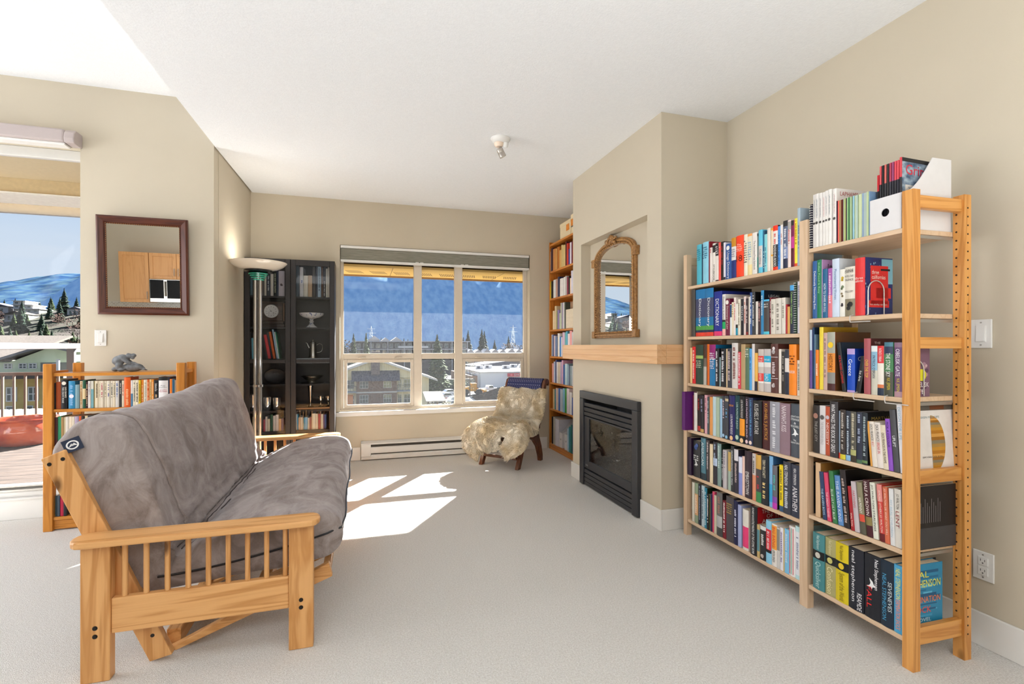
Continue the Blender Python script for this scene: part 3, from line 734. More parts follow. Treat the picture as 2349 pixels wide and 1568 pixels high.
# ------------------------------------------------------------------ slipper chair with the sheepskin
def slipper_chair():
    ang = math.atan2(-.745, .664)
    t = empty('slipper_chair', (1.485, 4.905, 0), 'low dark wooden chair with blue patterned back by the window', 'chair', rz=ang)
    L, D = '6e3f24', '3c1e10'
    WX, WY, WZ = (wood('walnut', L, D, a, 1.2, knots=False, rough=.3) for a in 'XYZ')
    m, nt, b = newmat('blue_dotted_fabric'); b.inputs['Roughness'].default_value = .85
    tcn = nt.nodes.new('ShaderNodeTexCoord'); mp = nt.nodes.new('ShaderNodeMapping'); mp.inputs['Rotation'].default_value = (R(40), 0, R(45)); mp.inputs['Scale'].default_value = (62, 62, 62)
    ck = nt.nodes.new('ShaderNodeTexVoronoi'); ck.inputs['Scale'].default_value = 1.0; ck.inputs['Randomness'].default_value = 0
    nt.links.new(tcn.outputs['Object'], mp.inputs[0]); nt.links.new(mp.outputs[0], ck.inputs['Vector'])
    rp = nt.nodes.new('ShaderNodeValToRGB'); rp.color_ramp.elements[0].position = .22; rp.color_ramp.elements[1].position = .34
    rp.color_ramp.elements[0].color = (*lin('a9a6c0'), 1); rp.color_ramp.elements[1].color = (*lin('27305f'), 1)
    nt.links.new(ck.outputs['Distance'], rp.inputs[0]); nt.links.new(rp.outputs[0], b.inputs['Base Color'])
    # side frames: front leg sweeping down and forward, back leg down and rearward
    for sgn in (-1, 1):
        x0, x1 = sgn*.215 - .021, sgn*.215 + .021
        fl = [(-.10, .345), (-.135, .30), (-.185, .16), (-.255, 0), (-.205, 0), (-.145, .13), (-.095, .235), (-.03, .29), (-.02, .345)]
        MB().prism(fl, x0, x1, 'x').build('leg', WZ, t, bevel=.006)
        rl = [(-.03, .345), (-.01, .275), (.08, .235), (.155, .16), (.205, .05), (.215, 0), (.262, 0), (.262, .06), (.235, .16), (.19, .26), (.16, .345)]
        MB().prism(rl, x0, x1, 'x').build('leg', WZ, t, bevel=.006)
        MB().box(x0, x1, -.26, .20, .345, .385).build('seat_side', WY, t, bevel=.004)
        st = [(.13, .385), (.19, .52), (.245, .68), (.275, .79), (.30, .84), (.345, .86), (.385, .845), (.40, .81), (.385, .78), (.36, .785), (.35, .805), (.335, .80), (.315, .74), (.285, .64), (.245, .50), (.20, .385)]
        MB().prism(st, sgn*.228 - .016, sgn*.228 + .016, 'x').build('back_side', WZ, t, bevel=.005)
    MB().box(-.195, .195, -.222, -.20, .085, .112).build('stretcher', WX, t, bevel=.004)
    # upholstery: seat pad and rolled back
    MB().box(-.19, .19, -.27, .16, .33, .40).build('seat', m, t, bevel=.03, seg=4)
    bk = [(.16, .40), (.205, .53), (.255, .68), (.285, .79), (.305, .83), (.345, .855), (.38, .845), (.395, .81), (.37, .80), (.33, .76), (.30, .66), (.25, .50), (.21, .39)]
    MB().prism([(y - .022, z + .006) for y, z in bk[:7]] + bk[6:], -.21, .21, 'x').build('backrest', m, t, smooth=True, angle=50)
    return t, ang
chair_t, chair_ang = slipper_chair()

def sheepskin():
    from mathutils import noise
    o = empty('x', (0, 0, 0)); bpy.data.objects.remove(o)
    # path over the chair in its own y,z: from the back, down into the seat, over the front, hanging
    path = [(.252, .745), (.222, .70), (.188, .62), (.15, .53), (.115, .465), (.06, .43), (.0, .425), (-.08, .43), (-.18, .432), (-.26, .42), (-.315, .385), (-.345, .33), (-.355, .27), (-.355, .215), (-.352, .17)]
    P = [Vector(p) for p in path]
    def at(u):
        f = u*(len(P) - 1); i = min(int(f), len(P) - 2); u_ = f - i
        a, b_, c_, d_ = P[max(i-1, 0)], P[i], P[i+1], P[min(i+2, len(P)-1)]
        return .5*((2*b_) + (c_ - a)*u_ + (2*a - 5*b_ + 4*c_ - d_)*u_*u_ + (3*b_ - a - 3*c_ + d_)*u_**3)
    NU, NV = 56, 44
    def surf(u, v):          # v -1..1 across
        p = at(u)
        half = .272 + .015*math.sin(u*9) + .045*math.exp(-((u - .46)/.16)**2)
        if u > .5: half += .085*math.exp(-((u - .72)/.15)**2)     # shoulders of the hide
        if u > .82: half -= .13*((u - .82)/.18)**1.3
        x = v*half
        e = abs(v)
        droop = max(0, e - .72)/.28
        z = p.y; y = p.x
        if u > .34: z -= .115*droop**1.5*(1 if u > .42 else (u - .34)/.08)
        else: y += .03*droop**2
        if u > .62 and v < -.55: z -= .03*(u - .62)*3; x -= .05*(u - .62)
        # hem in two lobes with a notch right of the middle
        if u > .80:
            nt_ = math.exp(-((v - .38)/.07)**2)
            z += (u - .80)*.42*nt_; y += .05*nt_*(u - .8)*5
            z += (u - .8)*.20*abs(v + .15)
        q = Vector((x, y, z))
        q += Vector((.0, -.012, .012))*noise.noise(Vector((x*9, u*9, 0)))*1.6
        return q
    def nrm(u, v):
        e = .01; a = surf(min(u + e, 1), v) - surf(max(u - e, 0), v); b_ = surf(u, min(v + e, 1)) - surf(u, max(v - e, -1))
        n_ = b_.cross(a).normalized()
        return n_ if n_.dot(Vector((0, -.5, .8))) > 0 else -n_
    mb = MB(); vs = []; idx = {}
    for s_, off in ((0, .028), (1, .004)):
        for i in range(NU + 1):
            for j in range(NV + 1):
                u = i/NU; v = -1 + 2*j/NV
                q = surf(u, v); n_ = nrm(u, v)
                edge = min(1, min(u, 1 - u)*14, (1 - abs(v))*7)
                tf = off*(.35 + .65*math.sqrt(max(edge, 0))) + (s_ == 0)*.016*noise.noise(Vector((q.x*26, q.y*26, q.z*26)))
                vs.append(tuple(q + n_*tf))
    W_ = NV + 1; O = (NU + 1)*W_
    hole = lambda i, j: abs(i/NU - .845) < .05 and abs((-1 + 2*j/NV) - .40) < .085
    fs = []
    for i in range(NU):
        for j in range(NV):
            if hole(i, j): continue
            a, b_, c_, d_ = i*W_ + j, i*W_ + j + 1, (i+1)*W_ + j + 1, (i+1)*W_ + j
            fs.append((a, b_, c_, d_)); fs.append((O + a, O + d_, O + c_, O + b_))
    for i in range(NU):
        for j in (0, NV):
            a, d_ = i*W_ + j, (i+1)*W_ + j; fs.append((a, d_, O + d_, O + a))
    for j in range(NV):
        for i in (0, NU):
            a, b_ = i*W_ + j, i*W_ + j + 1; fs.append((a, b_, O + b_, O + a))
    mb.add(vs, fs)
    rnd = random.Random(5)
    # locks of wool growing from the hide
    for _ in range(LOCKS):
        u = rnd.random(); v = rnd.uniform(-1, 1)
        if abs(u - .845) < .05 and abs(v - .4) < .07: continue
        q = surf(u, v); n_ = nrm(u, v)
        edge = min(1, min(u, 1 - u)*14, (1 - abs(v))*7)
        base = q + n_*(.028*(.35 + .65*math.sqrt(max(edge, 0))) - .004)
        flow = (surf(min(u + .02, 1), v) - q)
        if flow.length < 1e-5: flow = Vector((0, -.2, -1))
        flow.normalize()
        sw = Vector((noise.noise(base*14), noise.noise(base*14 + Vector((7, 1, 3))), noise.noise(base*14 + Vector((2, 9, 5)))))*.9
        d = (n_*.75 + flow*.55 + sw + Vector((v*.35*(1-edge), 0, 0))).normalized()
        ln = rnd.uniform(.018, .038); r = rnd.uniform(.0016, .0036)
        s1 = d.cross(n_ + Vector((.1, .2, .05))).normalized(); s2 = d.cross(s1)
        mid = base + d*ln*.55; tip = base + (d*.9 + flow*.35).normalized()*ln
        b0 = [base + s1*r, base - s1*r*.5 + s2*r*.87, base - s1*r*.5 - s2*r*.87]
        m0 = [mid + s1*r*.8, mid - s1*r*.4 + s2*r*.7, mid - s1*r*.4 - s2*r*.7]
        mb.add([tuple(p) for p in b0 + m0 + [tip]], [(0, 1, 4, 3), (1, 2, 5, 4), (2, 0, 3, 5), (3, 4, 6), (4, 5, 6), (5, 3, 6)])
    m, nt, b = newmat('sheep_wool'); b.inputs['Roughness'].default_value = .95; b.inputs['Specular IOR Level'].default_value = .1
    b.inputs['Subsurface Weight'].default_value = 0
    tcn = nt.nodes.new('ShaderNodeTexCoord'); nz = nt.nodes.new('ShaderNodeTexNoise'); nz.inputs['Scale'].default_value = 6; nz.inputs['Detail'].default_value = 5
    nt.links.new(tcn.outputs['Object'], nz.inputs['Vector'])
    rp = nt.nodes.new('ShaderNodeValToRGB'); rp.color_ramp.elements[0].position = .35; rp.color_ramp.elements[1].position = .62
    rp.color_ramp.elements[0].color = (*lin('dac6a2'), 1); rp.color_ramp.elements[1].color = (*lin('f2e9d8'), 1)
    nt.links.new(nz.outputs['Fac'], rp.inputs[0]); nt.links.new(rp.outputs[0], b.inputs['Base Color'])
    o = mb.build('sheepskin', m, None, smooth=True, angle=180)
    o.location = (1.485, 4.905, 0); o.rotation_euler = (0, 0, chair_ang)
    tag(o, 'thick cream sheepskin draped over the low blue chair', 'rug')
sheepskin()

# ------------------------------------------------------------------ chrome torchiere
def torchiere():
    t = empty('floor_lamp', (-.872, 4.80, 0), 'chrome triple pole floor lamp with a wide glass bowl shade', 'lamp')
    ch_ = metal('chrome', 'b4b3b6', .07); MG = plain('green_glass', '2fae94', rough=.12, var=.25, scale=60, coat=.6)
    MB().lathe([(0, 0), (.145, 0), (.145, .012), (.12, .022), (.03, .03), (0, .03)], n=40).build('base', ch_, t, smooth=True)
    for k in range(3):
        a = R(200 + 120*k); x, y = .024*math.cos(a), .024*math.sin(a)
        MB().cyl((x, y, .03), (x, y, 1.80), .0145, n=16).build('pole', ch_, t, smooth=True)
    MB().cyl((0, 0, .85), (0, 0, .87), .043, n=20).build('collar', ch_, t, smooth=True)
    for k, (r, z) in enumerate(((.045, 1.785), (.058, 1.802), (.068, 1.819), (.078, 1.836))):
        MB().lathe([(0, 0), (r, 0), (r, .010), (0, .010)], c=(0, 0, z), n=36).build('glass_disc', MG, t, smooth=True)
    MB().cyl((0, 0, 1.795), (0, 0, 1.86), .02, n=16).build('stem', ch_, t, smooth=True)
    MB().lathe([(0, 1.85), (.06, 1.852), (.11, 1.862), (.115, 1.872), (0, 1.872)], n=36).build('reflector', plain('black_enamel_reflector', '141416', rough=.2), t, smooth=True)
    bw = [(.03, 1.868), (.09, 1.872), (.15, 1.885), (.20, 1.908), (.232, 1.938), (.2335, 1.943), (.229, 1.943), (.197, 1.913), (.148, 1.890), (.09, 1.878), (.03, 1.875)]
    gl = plain('frosted_bowl_glass', 'e8dfd0', rough=.12, var=.01, coat=.8)
    MB().lathe(bw, n=56).build('lamp_shade', gl, t, smooth=True)
    MB().ell((0, 0, 1.888), (.02, .02, .014), 14, 8).build('bulb', plain('halogen_bulb', 'f4eadc', rough=.2), t, smooth=True)
    l = bpy.data.lights.new('torchiere_glow', 'AREA'); l.shape = 'DISK'; l.size = .26; l.energy = TORCH; l.color = (1, .93, .82)
    lo = bpy.data.objects.new('torchiere_glow', l); C.objects.link(lo); lo.parent = t; lo.location = (0, 0, 1.935); lo.rotation_euler = (R(180), 0, 0)
torchiere()
# ------------------------------------------------------------------ pine shelving by the right wall (wide bay and narrow bay)
SHEL_A = [1.589, 1.269, .974, .679, .394, .105]
SHEL_B = [1.657, 1.335, 1.0145, .7245, .437, .112]
RZ_A = math.atan2(-.99964, -.02665)
ORG_A = Vector((1.989, 2.690, 0))
def pine_shelving():
    t = empty('pine_shelving', ORG_A, 'tall open pine shelving full of books, pale posts and orange pine end frame', 'bookcase', rz=RZ_A)
    PL, PD = 'dcc0a2', 'c3a07c'
    PZ, PX, PY = (wood('pale_pine', PL, PD, a, .8, contrast=.6) for a in 'ZXY')
    OL, OD = 'dfa25a', 'b8742c'
    OZ, OY = (wood('orange_pine', OL, OD, a, .9) for a in 'ZY')
    HT = 1.793; D = .30
    for s0, s1, zm, ym in ((-.033, 0.0, PZ, PY), (.871, .915, PZ, PY), (1.3395, 1.379, OZ, OY)):
        lab = 'orange pine' if zm is OZ else 'pale pine'
        for y0, y1 in ((0, .036), (D - .036, D)):
            h = MB().box(s0, s1, y0, y1, 0, HT)
            if y0 > 0 and zm is OZ:
                for k in range(50):
                    z = .10 + k*.0335
                    h.cyl((s1 - .001, y0 + .018, z), (s1 + .0006, y0 + .018, z), .0036, n=8, mi=1)
                    h.cyl((s0 + .012, y0 + .001, z + .012), (s0 + .012, y0 - .0006, z + .012), .0036, n=8, mi=1)
            h.build('post', [zm, plain('peg_hole', '2a1c12', rough=.9)], t, label=lab)
        for z0, z1 in ((1.728, 1.776), (1.20, 1.243), (.692, .742), (.09, .155)):
            MB().box(s0 + .008, s1 - .008, .0365, D - .0365, z0, z1).build('rung', ym, t, bevel=.002, label=lab)
    for (a, b, zs) in ((.003, .868, SHEL_A), (.9175, 1.3375, SHEL_B)):
        for z in zs:
            MB().box(a, b, .004, D - .004, z - .019, z - .0005).build('shelf', PX, t, bevel=.002)
    for z in SHEL_B:
        MB().box(1.3376, 1.3392, .04, D - .04, z - .034, z - .022).build('shelf_bracket', M_alu, t)
pine_shelving()
def on_A(s, y=0, z=0):
    c, s_ = math.cos(RZ_A), math.sin(RZ_A)
    return Vector((ORG_A.x + c*s - s_*y, ORG_A.y + s_*s + c*y, z))

# ------------------------------------------------------------------ tall corner bookcase
SHEL_T = [2.085, 1.765, 1.40, 1.09, .785, .478, .07]
def tall_bookcase():
    t = empty('tall_bookcase', (2.26, 5.05, 0), 'tall narrow orange wood bookcase in the corner left of the fireplace', 'bookcase')
    L, D = 'd48a3c', 'a35a1c'
    WZ, WY = (wood('honey_wood', L, D, a, .9, knots=False, rough=.3) for a in 'ZY')
    X0, X1, Ya, Yb = 2.12, 2.384, 4.66, 5.452
    for a, b in ((Ya, Ya + .02), (Yb - .02, Yb)):
        P_(MB().box(X0, X1, a, b, 0, 2.43).build('side_panel', WZ, t, bevel=.002), t)
    P_(MB().box(X1 - .008, X1, Ya + .0205, Yb - .0205, .05, 2.40).build('back_panel', WZ, t), t)
    for z in SHEL_T + [2.402]:
        P_(MB().box(X0 + .003, X1 - .0085, Ya + .0205, Yb - .0205, z - .022, z - .0005).build('shelf', WY, t, bevel=.002), t)
    P_(MB().box(X0 + .008, X0 + .024, Ya + .0205, Yb - .0205, .0, .047).build('plinth', WY, t), t)
tall_bookcase()
def file_box(name, label, loc, rz, w_, d_, hf, hb, mat, cat='file', ringhole=True, group=None):
    """open magazine holder; front low, back high, sides cut in a sweep"""
    t = empty(name, loc, label, cat, rz=rz, group=group)
    th = .004
    side = [(0, 0), (d_, 0), (d_, hb), (d_*.62, hb)] + [(d_*(.62 - .62*k/8), hf + (hb - hf)*(1 - math.sin(math.pi/2*k/8))) for k in range(1, 9)]
    for a, b in ((0, th), (w_ - th, w_)):
        MB().prism(side, a, b, 'x').build('side_panel', mat, t, bevel=.001)
    f = MB(); n = 24; cx, cz, r = w_/2, hf*.55, min(w_*.13, .016)
    if ringhole:
        rim = []
        for k in range(n):
            a = 2*math.pi*k/n; rim.append((cx + r*math.cos(a), 0, cz + r*math.sin(a)))
        out = []
        for k in range(n):
            a = 2*math.pi*k/n; c_, s_ = math.cos(a), math.sin(a); q = max(abs(c_), abs(s_))
            x = cx + (w_/2 - th)*c_/q; z = cz + (hf - cz if s_ > 0 else cz)*s_/q; out.append((x, 0, z))
        for y in (0, th):
            f.add([(p[0], y, p[2]) for p in rim] + [(p[0], y, p[2]) for p in out], [(k, (k+1) % n, n + (k+1) % n, n + k) for k in range(n)])
        f.add([(p[0], 0, p[2]) for p in rim] + [(p[0], th, p[2]) for p in rim], [(k, n + k, n + (k+1) % n, (k+1) % n) for k in range(n)])
    else:
        f.box(th, w_ - th, 0, th, 0, hf)
    f.build('front_panel', mat, t)
    MB().box(th, w_ - th, d_ - th, d_, 0, hb).build('back_panel', mat, t)
    MB().box(th, w_ - th, th, d_ - th, 0, th).build('bottom', mat, t)
    return t
M_card = plain('white_card', 'dcdadb', rough=.6, var=.015)
RT = R(-90)
file_box('magazine_file', 'white magazine file on the tall corner bookcase bottom shelf, the left one', (2.135, 5.175, .0705), RT, .088, .235, .165, .30, M_card, group='white files at the foot of the tall bookcase')
file_box('magazine_file', 'white magazine file on the tall corner bookcase bottom shelf, the right one', (2.135, 5.022, .0705), RT, .082, .235, .17, .30, M_card, group='white files at the foot of the tall bookcase')
bs_ = file_box('magazine_file', 'cream open magazine box on the tall bookcase third shelf, partly behind chimney breast', (2.135, 4.985, 1.4005), RT, .26, .235, .205, .21, plain('cream_card', 'ddd0b8', rough=.7, var=.08, scale=40), ringhole=False)
bk_ = empty('picture_book', (2.152, 4.972, 1.406), 'tan cover standing inside the cream box on the tall bookcase', 'book', rz=RT)
MB().box(0, .22, .03, .035, 0, .285).build('cover', plain('tan_cover', 'a5856a', rough=.6, var=.1), bk_)
def stationery_box(label, y1, y0, h, lab2):
    t = empty('storage_box', (2.14, (y0+y1)/2, 2.402), label, 'box', rz=RT, group='cream boxes on top of the tall bookcase')
    w_ = y1 - y0; M_ = plain('cream_box_card', 'ead9b4', rough=.6, var=.03)
    MB().box(-w_/2, w_/2, 0, .22, 0, h).build('body', M_, t, bevel=.003)
    MB().box(-w_/2 - .003, w_/2 + .003, -.003, .223, h*.80, h + .003).build('lid', M_, t, bevel=.003)
    o_ = plain('orange_paper_label', 'e08a34', rough=.6, var=.2, scale=90)
    if lab2: MB().box(w_/2 - .11, w_/2 - .03, -.0045, -.0032, h*.36, h*.76).build('label', o_, t)
    else:
        MB().box(-w_/2 + .006, w_/2 - .006, -.0045, -.0032, h*.42, h*.76).build('label', o_, t)
        MB().box(-w_/2 + .006, w_/2 - .006, -.0045, -.0032, h*.36, h*.40).build('stripe', M_dark, t)
stationery_box('cream storage box with orange label on top of tall bookcase, left one', 5.16, 4.868, .172, True)
stationery_box('cream storage box with orange band atop the tall bookcase, beside the chimney', 4.858, 4.692, .205, False)

# ------------------------------------------------------------------ low bookcase behind the sofa, with the stone carving
SHEL_L = [1.032, .795, .554, .315, .090]
def low_bookcase():
    t = empty('low_bookcase', (-1.56, 4.08, 0), 'low orange pine bookcase of paperbacks behind the sofa', 'bookcase')
    L, D = 'cf8a3a', 'a5641e'
    WZ, WX, WY = (wood('amber_pine', L, D, a, .9, rough=.32) for a in 'ZXY')
    for x0, x1 in ((-1.982, -1.931), (-1.232, -1.180)):
        for y0, y1 in ((3.945, 3.992), (4.160, 4.205)):
            P_(MB().box(x0 + (.06 if (y0 > 4 and x0 < -1.5) else 0), x1 + (.06 if (y0 > 4 and x0 < -1.5) else 0) if y0 < 4 or x0 < -1.5 else x1, y0, y1, 0, 1.093).build('post', WZ, t, bevel=.004), t)
        P_(MB().box(x0 + .012, x1 - .012, 3.9925, 4.1595, 1.02, 1.045).build('rung', WY, t, bevel=.002), t)
    for z in SHEL_L:
        P_(MB().box(-1.9305, -1.2325, 3.955, 4.195, z - .021, z - .0005).build('shelf', WX, t, bevel=.002), t)
    P_(MB().box(-1.9305, -1.2325, 3.965, 3.985, .008, .066).build('plinth', WX, t, bevel=.002), t)
low_bookcase()
def stone_carving():
    mb = MB()
    from mathutils import Euler
    E_ = lambda c, r, ry=0: mb.ell(c, r, 18, 12, rot=Euler((0, R(ry), 0)))
    # seal, lying along x
    E_((.03, 0, .030), (.066, .030, .030)); E_((.075, 0, .026), (.03, .02, .016), 15)
    E_((.1, .012, .012), (.014, .008, .005), 10); E_((.1, -.012, .014), (.014, .008, .005), -12)
    # kneeling hunter bending over it
    E_((-.052, 0, .078), (.04, .036, .034), -25); E_((-.025, 0, .094), (.036, .032, .026), 15)
    E_((-.045, -.012, .042), (.022, .026, .036)); E_((-.072, 0, .018), (.022, .024, .016), -10)
    E_((-.032, -.02, .014), (.022, .018, .013))
    E_((-.004, -.022, .076), (.042, .012, .013), 40); E_((-.004, .02, .076), (.042, .012, .013), 40)
    E_((.04, -.01, .058), (.022, .014, .010), 18)
    E_((.012, 0, .108), (.020, .019, .018)); E_((.034, 0, .112), (.017, .016, .015)); E_((.026, 0, .098), (.016, .014, .012), 30); E_((.003, 0, .118), (.011, .02, .011))
    m = mixnoise('grey_soapstone', '5d6165', '8f9296', 30, rough=.55, p0=.3, p1=.75, bump=.25, bscale=80)
    o = mb.build('stone_carving', m, None, smooth=True, angle=180)
    o.location = (-1.555, 4.05, 1.0315)
    r_ = o.modifiers.new('fuse', 'REMESH'); r_.mode = 'VOXEL'; r_.voxel_size = .0028; r_.use_smooth_shade = True
    s_ = o.modifiers.new('soften', 'SMOOTH'); s_.iterations = 4; s_.factor = .5
    tag(o, 'grey stone carving of a hunter bent over a seal, atop low bookcase', 'sculpture')
stone_carving()

# ------------------------------------------------------------------ black cabinet with glass doors
SHEL_C = [1.693, 1.393, 1.084, .838, .583, .383, .10]
def cabinet():
    t = empty('glass_cabinet', (-.66, 5.32, 0), 'tall black brown cabinet with two glass doors left of the window', 'cabinet')
    L, D = '242021', '151213'
    WZ, WX = (wood('black_brown_wood', L, D, a, 1.0, knots=False, rough=.42, contrast=.8) for a in 'ZX')
    x0, x1, y0, y1 = -1.062, -.258, 5.20, 5.452
    for a, b in ((x0, x0 + .018), (x1 - .018, x1)): P_(MB().box(a, b, y0, y1, 0, 2.05).build('side_panel', WZ, t, bevel=.001), t)
    P_(MB().box(x0 + .0185, x1 - .0185, y0, y1, 2.032, 2.05).build('top_panel', WX, t), t)
    P_(MB().box(x0 + .0185, x1 - .0185, y1 - .006, y1, .05, 2.0315).build('back_panel', WZ, t), t)
    P_(MB().box(-.668, -.652, y0 + .002, y1 - .0065, .0, 2.0315).build('divider', WZ, t), t)
    for a, b in ((x0 + .0185, -.6685), (-.6515, x1 - .0185)):
        for z in SHEL_C: P_(MB().box(a, b, y0 + .02, y1 - .0065, z - .018, z - .0005).build('shelf', WX, t), t)
    P_(MB().box(x0 + .0185, x1 - .0185, y0 + .012, y0 + .026, 0, .06).build('plinth', WX, t), t)
    g = paneglass('cabinet_glass', (.74, .76, .79), refl=.55)
    for a, b, hinge in ((x0 + .001, -.6615, 1), (-.6585, x1 - .001, -1)):
        y = (y0 - .02, y0 - .001); z0, z1 = .064, 2.046; st = .046
        d = P_(MB().box(a, a + st, *y, z0, z1).box(b - st, b, *y, z0, z1).box(a + st, b - st, *y, z1 - .055, z1).box(a + st, b - st, *y, 1.046, 1.078).box(a + st, b - st, *y, z0, z0 + .06).build('door', WZ, t, bevel=.003), t)
        for q0, q1 in ((z0 + .06, 1.046), (1.078, z1 - .055)):
            o = MB().quad((a + st, y0 - .010, q0), (b - st, y0 - .010, q0), (b - st, y0 - .010, q1), (a + st, y0 - .010, q1)).build('door_glass', g, d)
        kx = b - .018 if hinge > 0 else a + .018
        o = MB().cyl((kx, y0 - .034, 1.06), (kx, y0 - .019, 1.06), .0065, n=12).build('knob', M_blk2, d, smooth=True)
cabinet()
M_silver = metal('old_silver', 'b9b4ab', .22)
M_china = plain('white_china', 'e8e6e2', rough=.18, var=.01)
def mantel_clock():
    t = empty('mantel_clock', (-.845, 5.33, 1.393), 'dark wood mantel clock with white face inside the black cabinet', 'clock')
    W_ = wood('dark_clock_wood', '4a3020', '2a1810', 'X', 1, knots=False, rough=.35)
    MB().box(-.10, .10, -.05, .05, .06, .235).build('case', W_, t, bevel=.004)
    MB().box(-.118, .118, -.058, .055, 0, .03).box(-.108, .108, -.054, .052, .03, .06).build('plinth', W_, t, bevel=.003)
    MB().box(-.112, .112, -.056, .054, .235, .25).build('cornice', W_, t, bevel=.003)
    for s_ in (-1, 1): MB().cyl((s_*.112, -.05, .06), (s_*.112, -.05, .235), .008, n=12).build('column', plain('brown_column', '8a6248', rough=.3), t, smooth=True)
    d = MB().lathe([(0, 0), (.058, 0), (.062, .003), (.066, -.004), (0, -.004)], n=40, M=Matrix.Translation((.0, -.055, .155)) @ Matrix.Rotation(R(90), 4, 'X')).build('dial', M_china, t, smooth=True)
    k = MB(); y = -.0562
    for q in range(12):
        a = R(30*q); c_, s_ = math.sin(a), math.cos(a)
        k.add([(c_*.048 - s_*.002, y - .0006, .155 + s_*.048 + c_*.002), (c_*.048 + s_*.002, y - .0006, .155 + s_*.048 - c_*.002), (c_*.039 + s_*.0016, y - .0006, .155 + s_*.039 - c_*.0016), (c_*.039 - s_*.0016, y - .0006, .155 + s_*.039 + c_*.0016)], [(0, 1, 2, 3)])
    for a, l_, w_ in ((R(-40), .034, .0016), (R(-92), .046, .0012)):
        c_, s_ = math.sin(a), math.cos(a)
        k.add([(-s_*w_, y - .001, .155 + c_*w_), (s_*w_, y - .001, .155 - c_*w_), (c_*l_, y - .001, .155 + s_*l_)], [(0, 1, 2)])
    for xx in (-.020, .020): k.cyl((xx, y - .001, .138), (xx, y - .0002, .138), .004, n=10)
    k.cyl((0, y - .0012, .155), (0, y, .155), .004, n=10)
    k.build('hands_and_numerals', M_blk2, d)
mantel_clock()
def lathe_thing(name, label, cat, loc, parts, n=32, group=None):
    t = empty(name, loc, label, cat, group=group)
    for nm, prof, m in parts: MB().lathe(prof, n=n).build(nm, m, t, smooth=True)
    return t
sprig = mixnoise('floral_china', '6a74a0', 'eceae6', 34, rough=.2, p0=.33, p1=.40, detail=2)
lathe_thing('cake_stand', 'white china footed fruit dish with blue sprigs inside the black cabinet', 'dish', (-.483, 5.32, 1.393),
    [('foot', [(0, 0), (.052, 0), (.053, .006), (.034, .02), (.02, .036), (.016, .05), (.024, .06), (.015, .07), (.022, .086), (0, .09)], sprig),
     ('bowl', [(0, .088), (.03, .09), (.08, .103), (.11, .125), (.118, .145), (.114, .145), (.104, .128), (.078, .109), (.03, .096), (0, .095)], sprig)])
def coffee_pot():
    t = empty('coffee_pot', (-.47, 5.32, 1.084), 'silver coffee pot with spout and looped handle inside the cabinet', 'pot')
    MB().lathe([(0, 0), (.042, 0), (.043, .006), (.038, .03), (.034, .13), (.036, .15), (.033, .152), (0, .152)], n=28).build('body', M_silver, t, smooth=True)
    MB().lathe([(.036, .1525), (.030, .166), (.012, .174), (.006, .178), (.009, .186), (0, .194)], n=24).build('lid', M_silver, t, smooth=True)
    MB().tube([(-.034, 0, .105), (-.046, 0, .125), (-.052, 0, .15), (-.066, 0, .158)], [.012, .010, .007, .005], 10).build('spout', M_silver, t, smooth=True)
    MB().tube([(.035, 0, .135), (.06, 0, .152), (.086, 0, .14), (.092, 0, .11), (.082, 0, .075), (.062, 0, .062), (.038, 0, .06)], .0045, 8).build('handle', M_silver, t, smooth=True)
coffee_pot()
lathe_thing('serving_tray', 'flat silver tray under the silver bowl inside the cabinet', 'tray', (-.478, 5.325, .838), [('plate', [(0, 0), (.105, 0), (.115, .006), (.113, .008), (.1, .004), (0, .004)], M_silver)])
lathe_thing('silver_bowl', 'fluted silver bowl on the tray in the black cabinet', 'bowl', (-.478, 5.325, .8465), [('bowl', [(0, 0), (.04, 0), (.042, .008), (.03, .012), (.07, .03), (.105, .058), (.11, .066), (.106, .066), (.066, .036), (0, .018)], M_silver)])
lathe_thing('bud_vase', 'tall slender silver trumpet vase inside the cabinet', 'vase', (-.492, 5.31, .601), [('body', [(0, 0), (.03, 0), (.031, .005), (.012, .014), (.007, .03), (.010, .06), (.016, .12), (.021, .18), (.027, .212), (.025, .212), (.018, .17), (0, .06)], M_silver)])
for k, xx in enumerate((-.396, -.325)):
    lathe_thing('goblet', 'small silver goblet in the cabinet, %s' % ('next to the tall vase' if k == 0 else 'nearest the cabinet right side'), 'goblet', (xx, 5.31, .601),
        [('foot', [(0, 0), (.024, 0), (.025, .004), (.006, .012), (.005, .04), (.009, .05), (0, .052)], M_silver), ('cup', [(0, .05), (.018, .056), (.027, .075), (.027, .105), (.0255, .105), (.025, .077), (0, .06)], M_silver)], group='silver goblets')
g_ = plain('silvery_tumbler', 'cfd0d0', rough=.1, metal=.85, var=.1, scale=50)
for k, (xx, h) in enumerate(((-1.012, .155), (-.885, .125), (-.800, .12))):
    lathe_thing('tumbler', ('shiny silver tumbler inside the cabinet, behind the left of the lamp pole', 'shiny silver tumbler inside the cabinet, just right of the lamp pole', 'shiny silver tumbler inside the cabinet, next to the right door stile')[k], 'cup', (xx, 5.31, .583),
        [('cup', [(0, 0), (.03, 0), (.035, .01), (.038, h), (.035, h), (.032, .014), (0, .01)], g_)], group='silver tumblers')
tr = empty('oval_tray', (-.83, 5.42, .9105), 'dark oval tray standing upright at the back of the cabinet', 'tray')
MB().lathe([(0, 0), (.085, 0), (.10, .008), (.104, .006), (.09, -.004), (0, -.004)], n=40, M=Matrix.Translation((0, 0, 0)) @ Matrix.Rotation(R(80), 4, 'X') @ Matrix.Scale(.72, 4, (0, 1, 0))).build('plate', plain('tarnished_tray', '4a4644', rough=.35, metal=.4), tr, smooth=True)
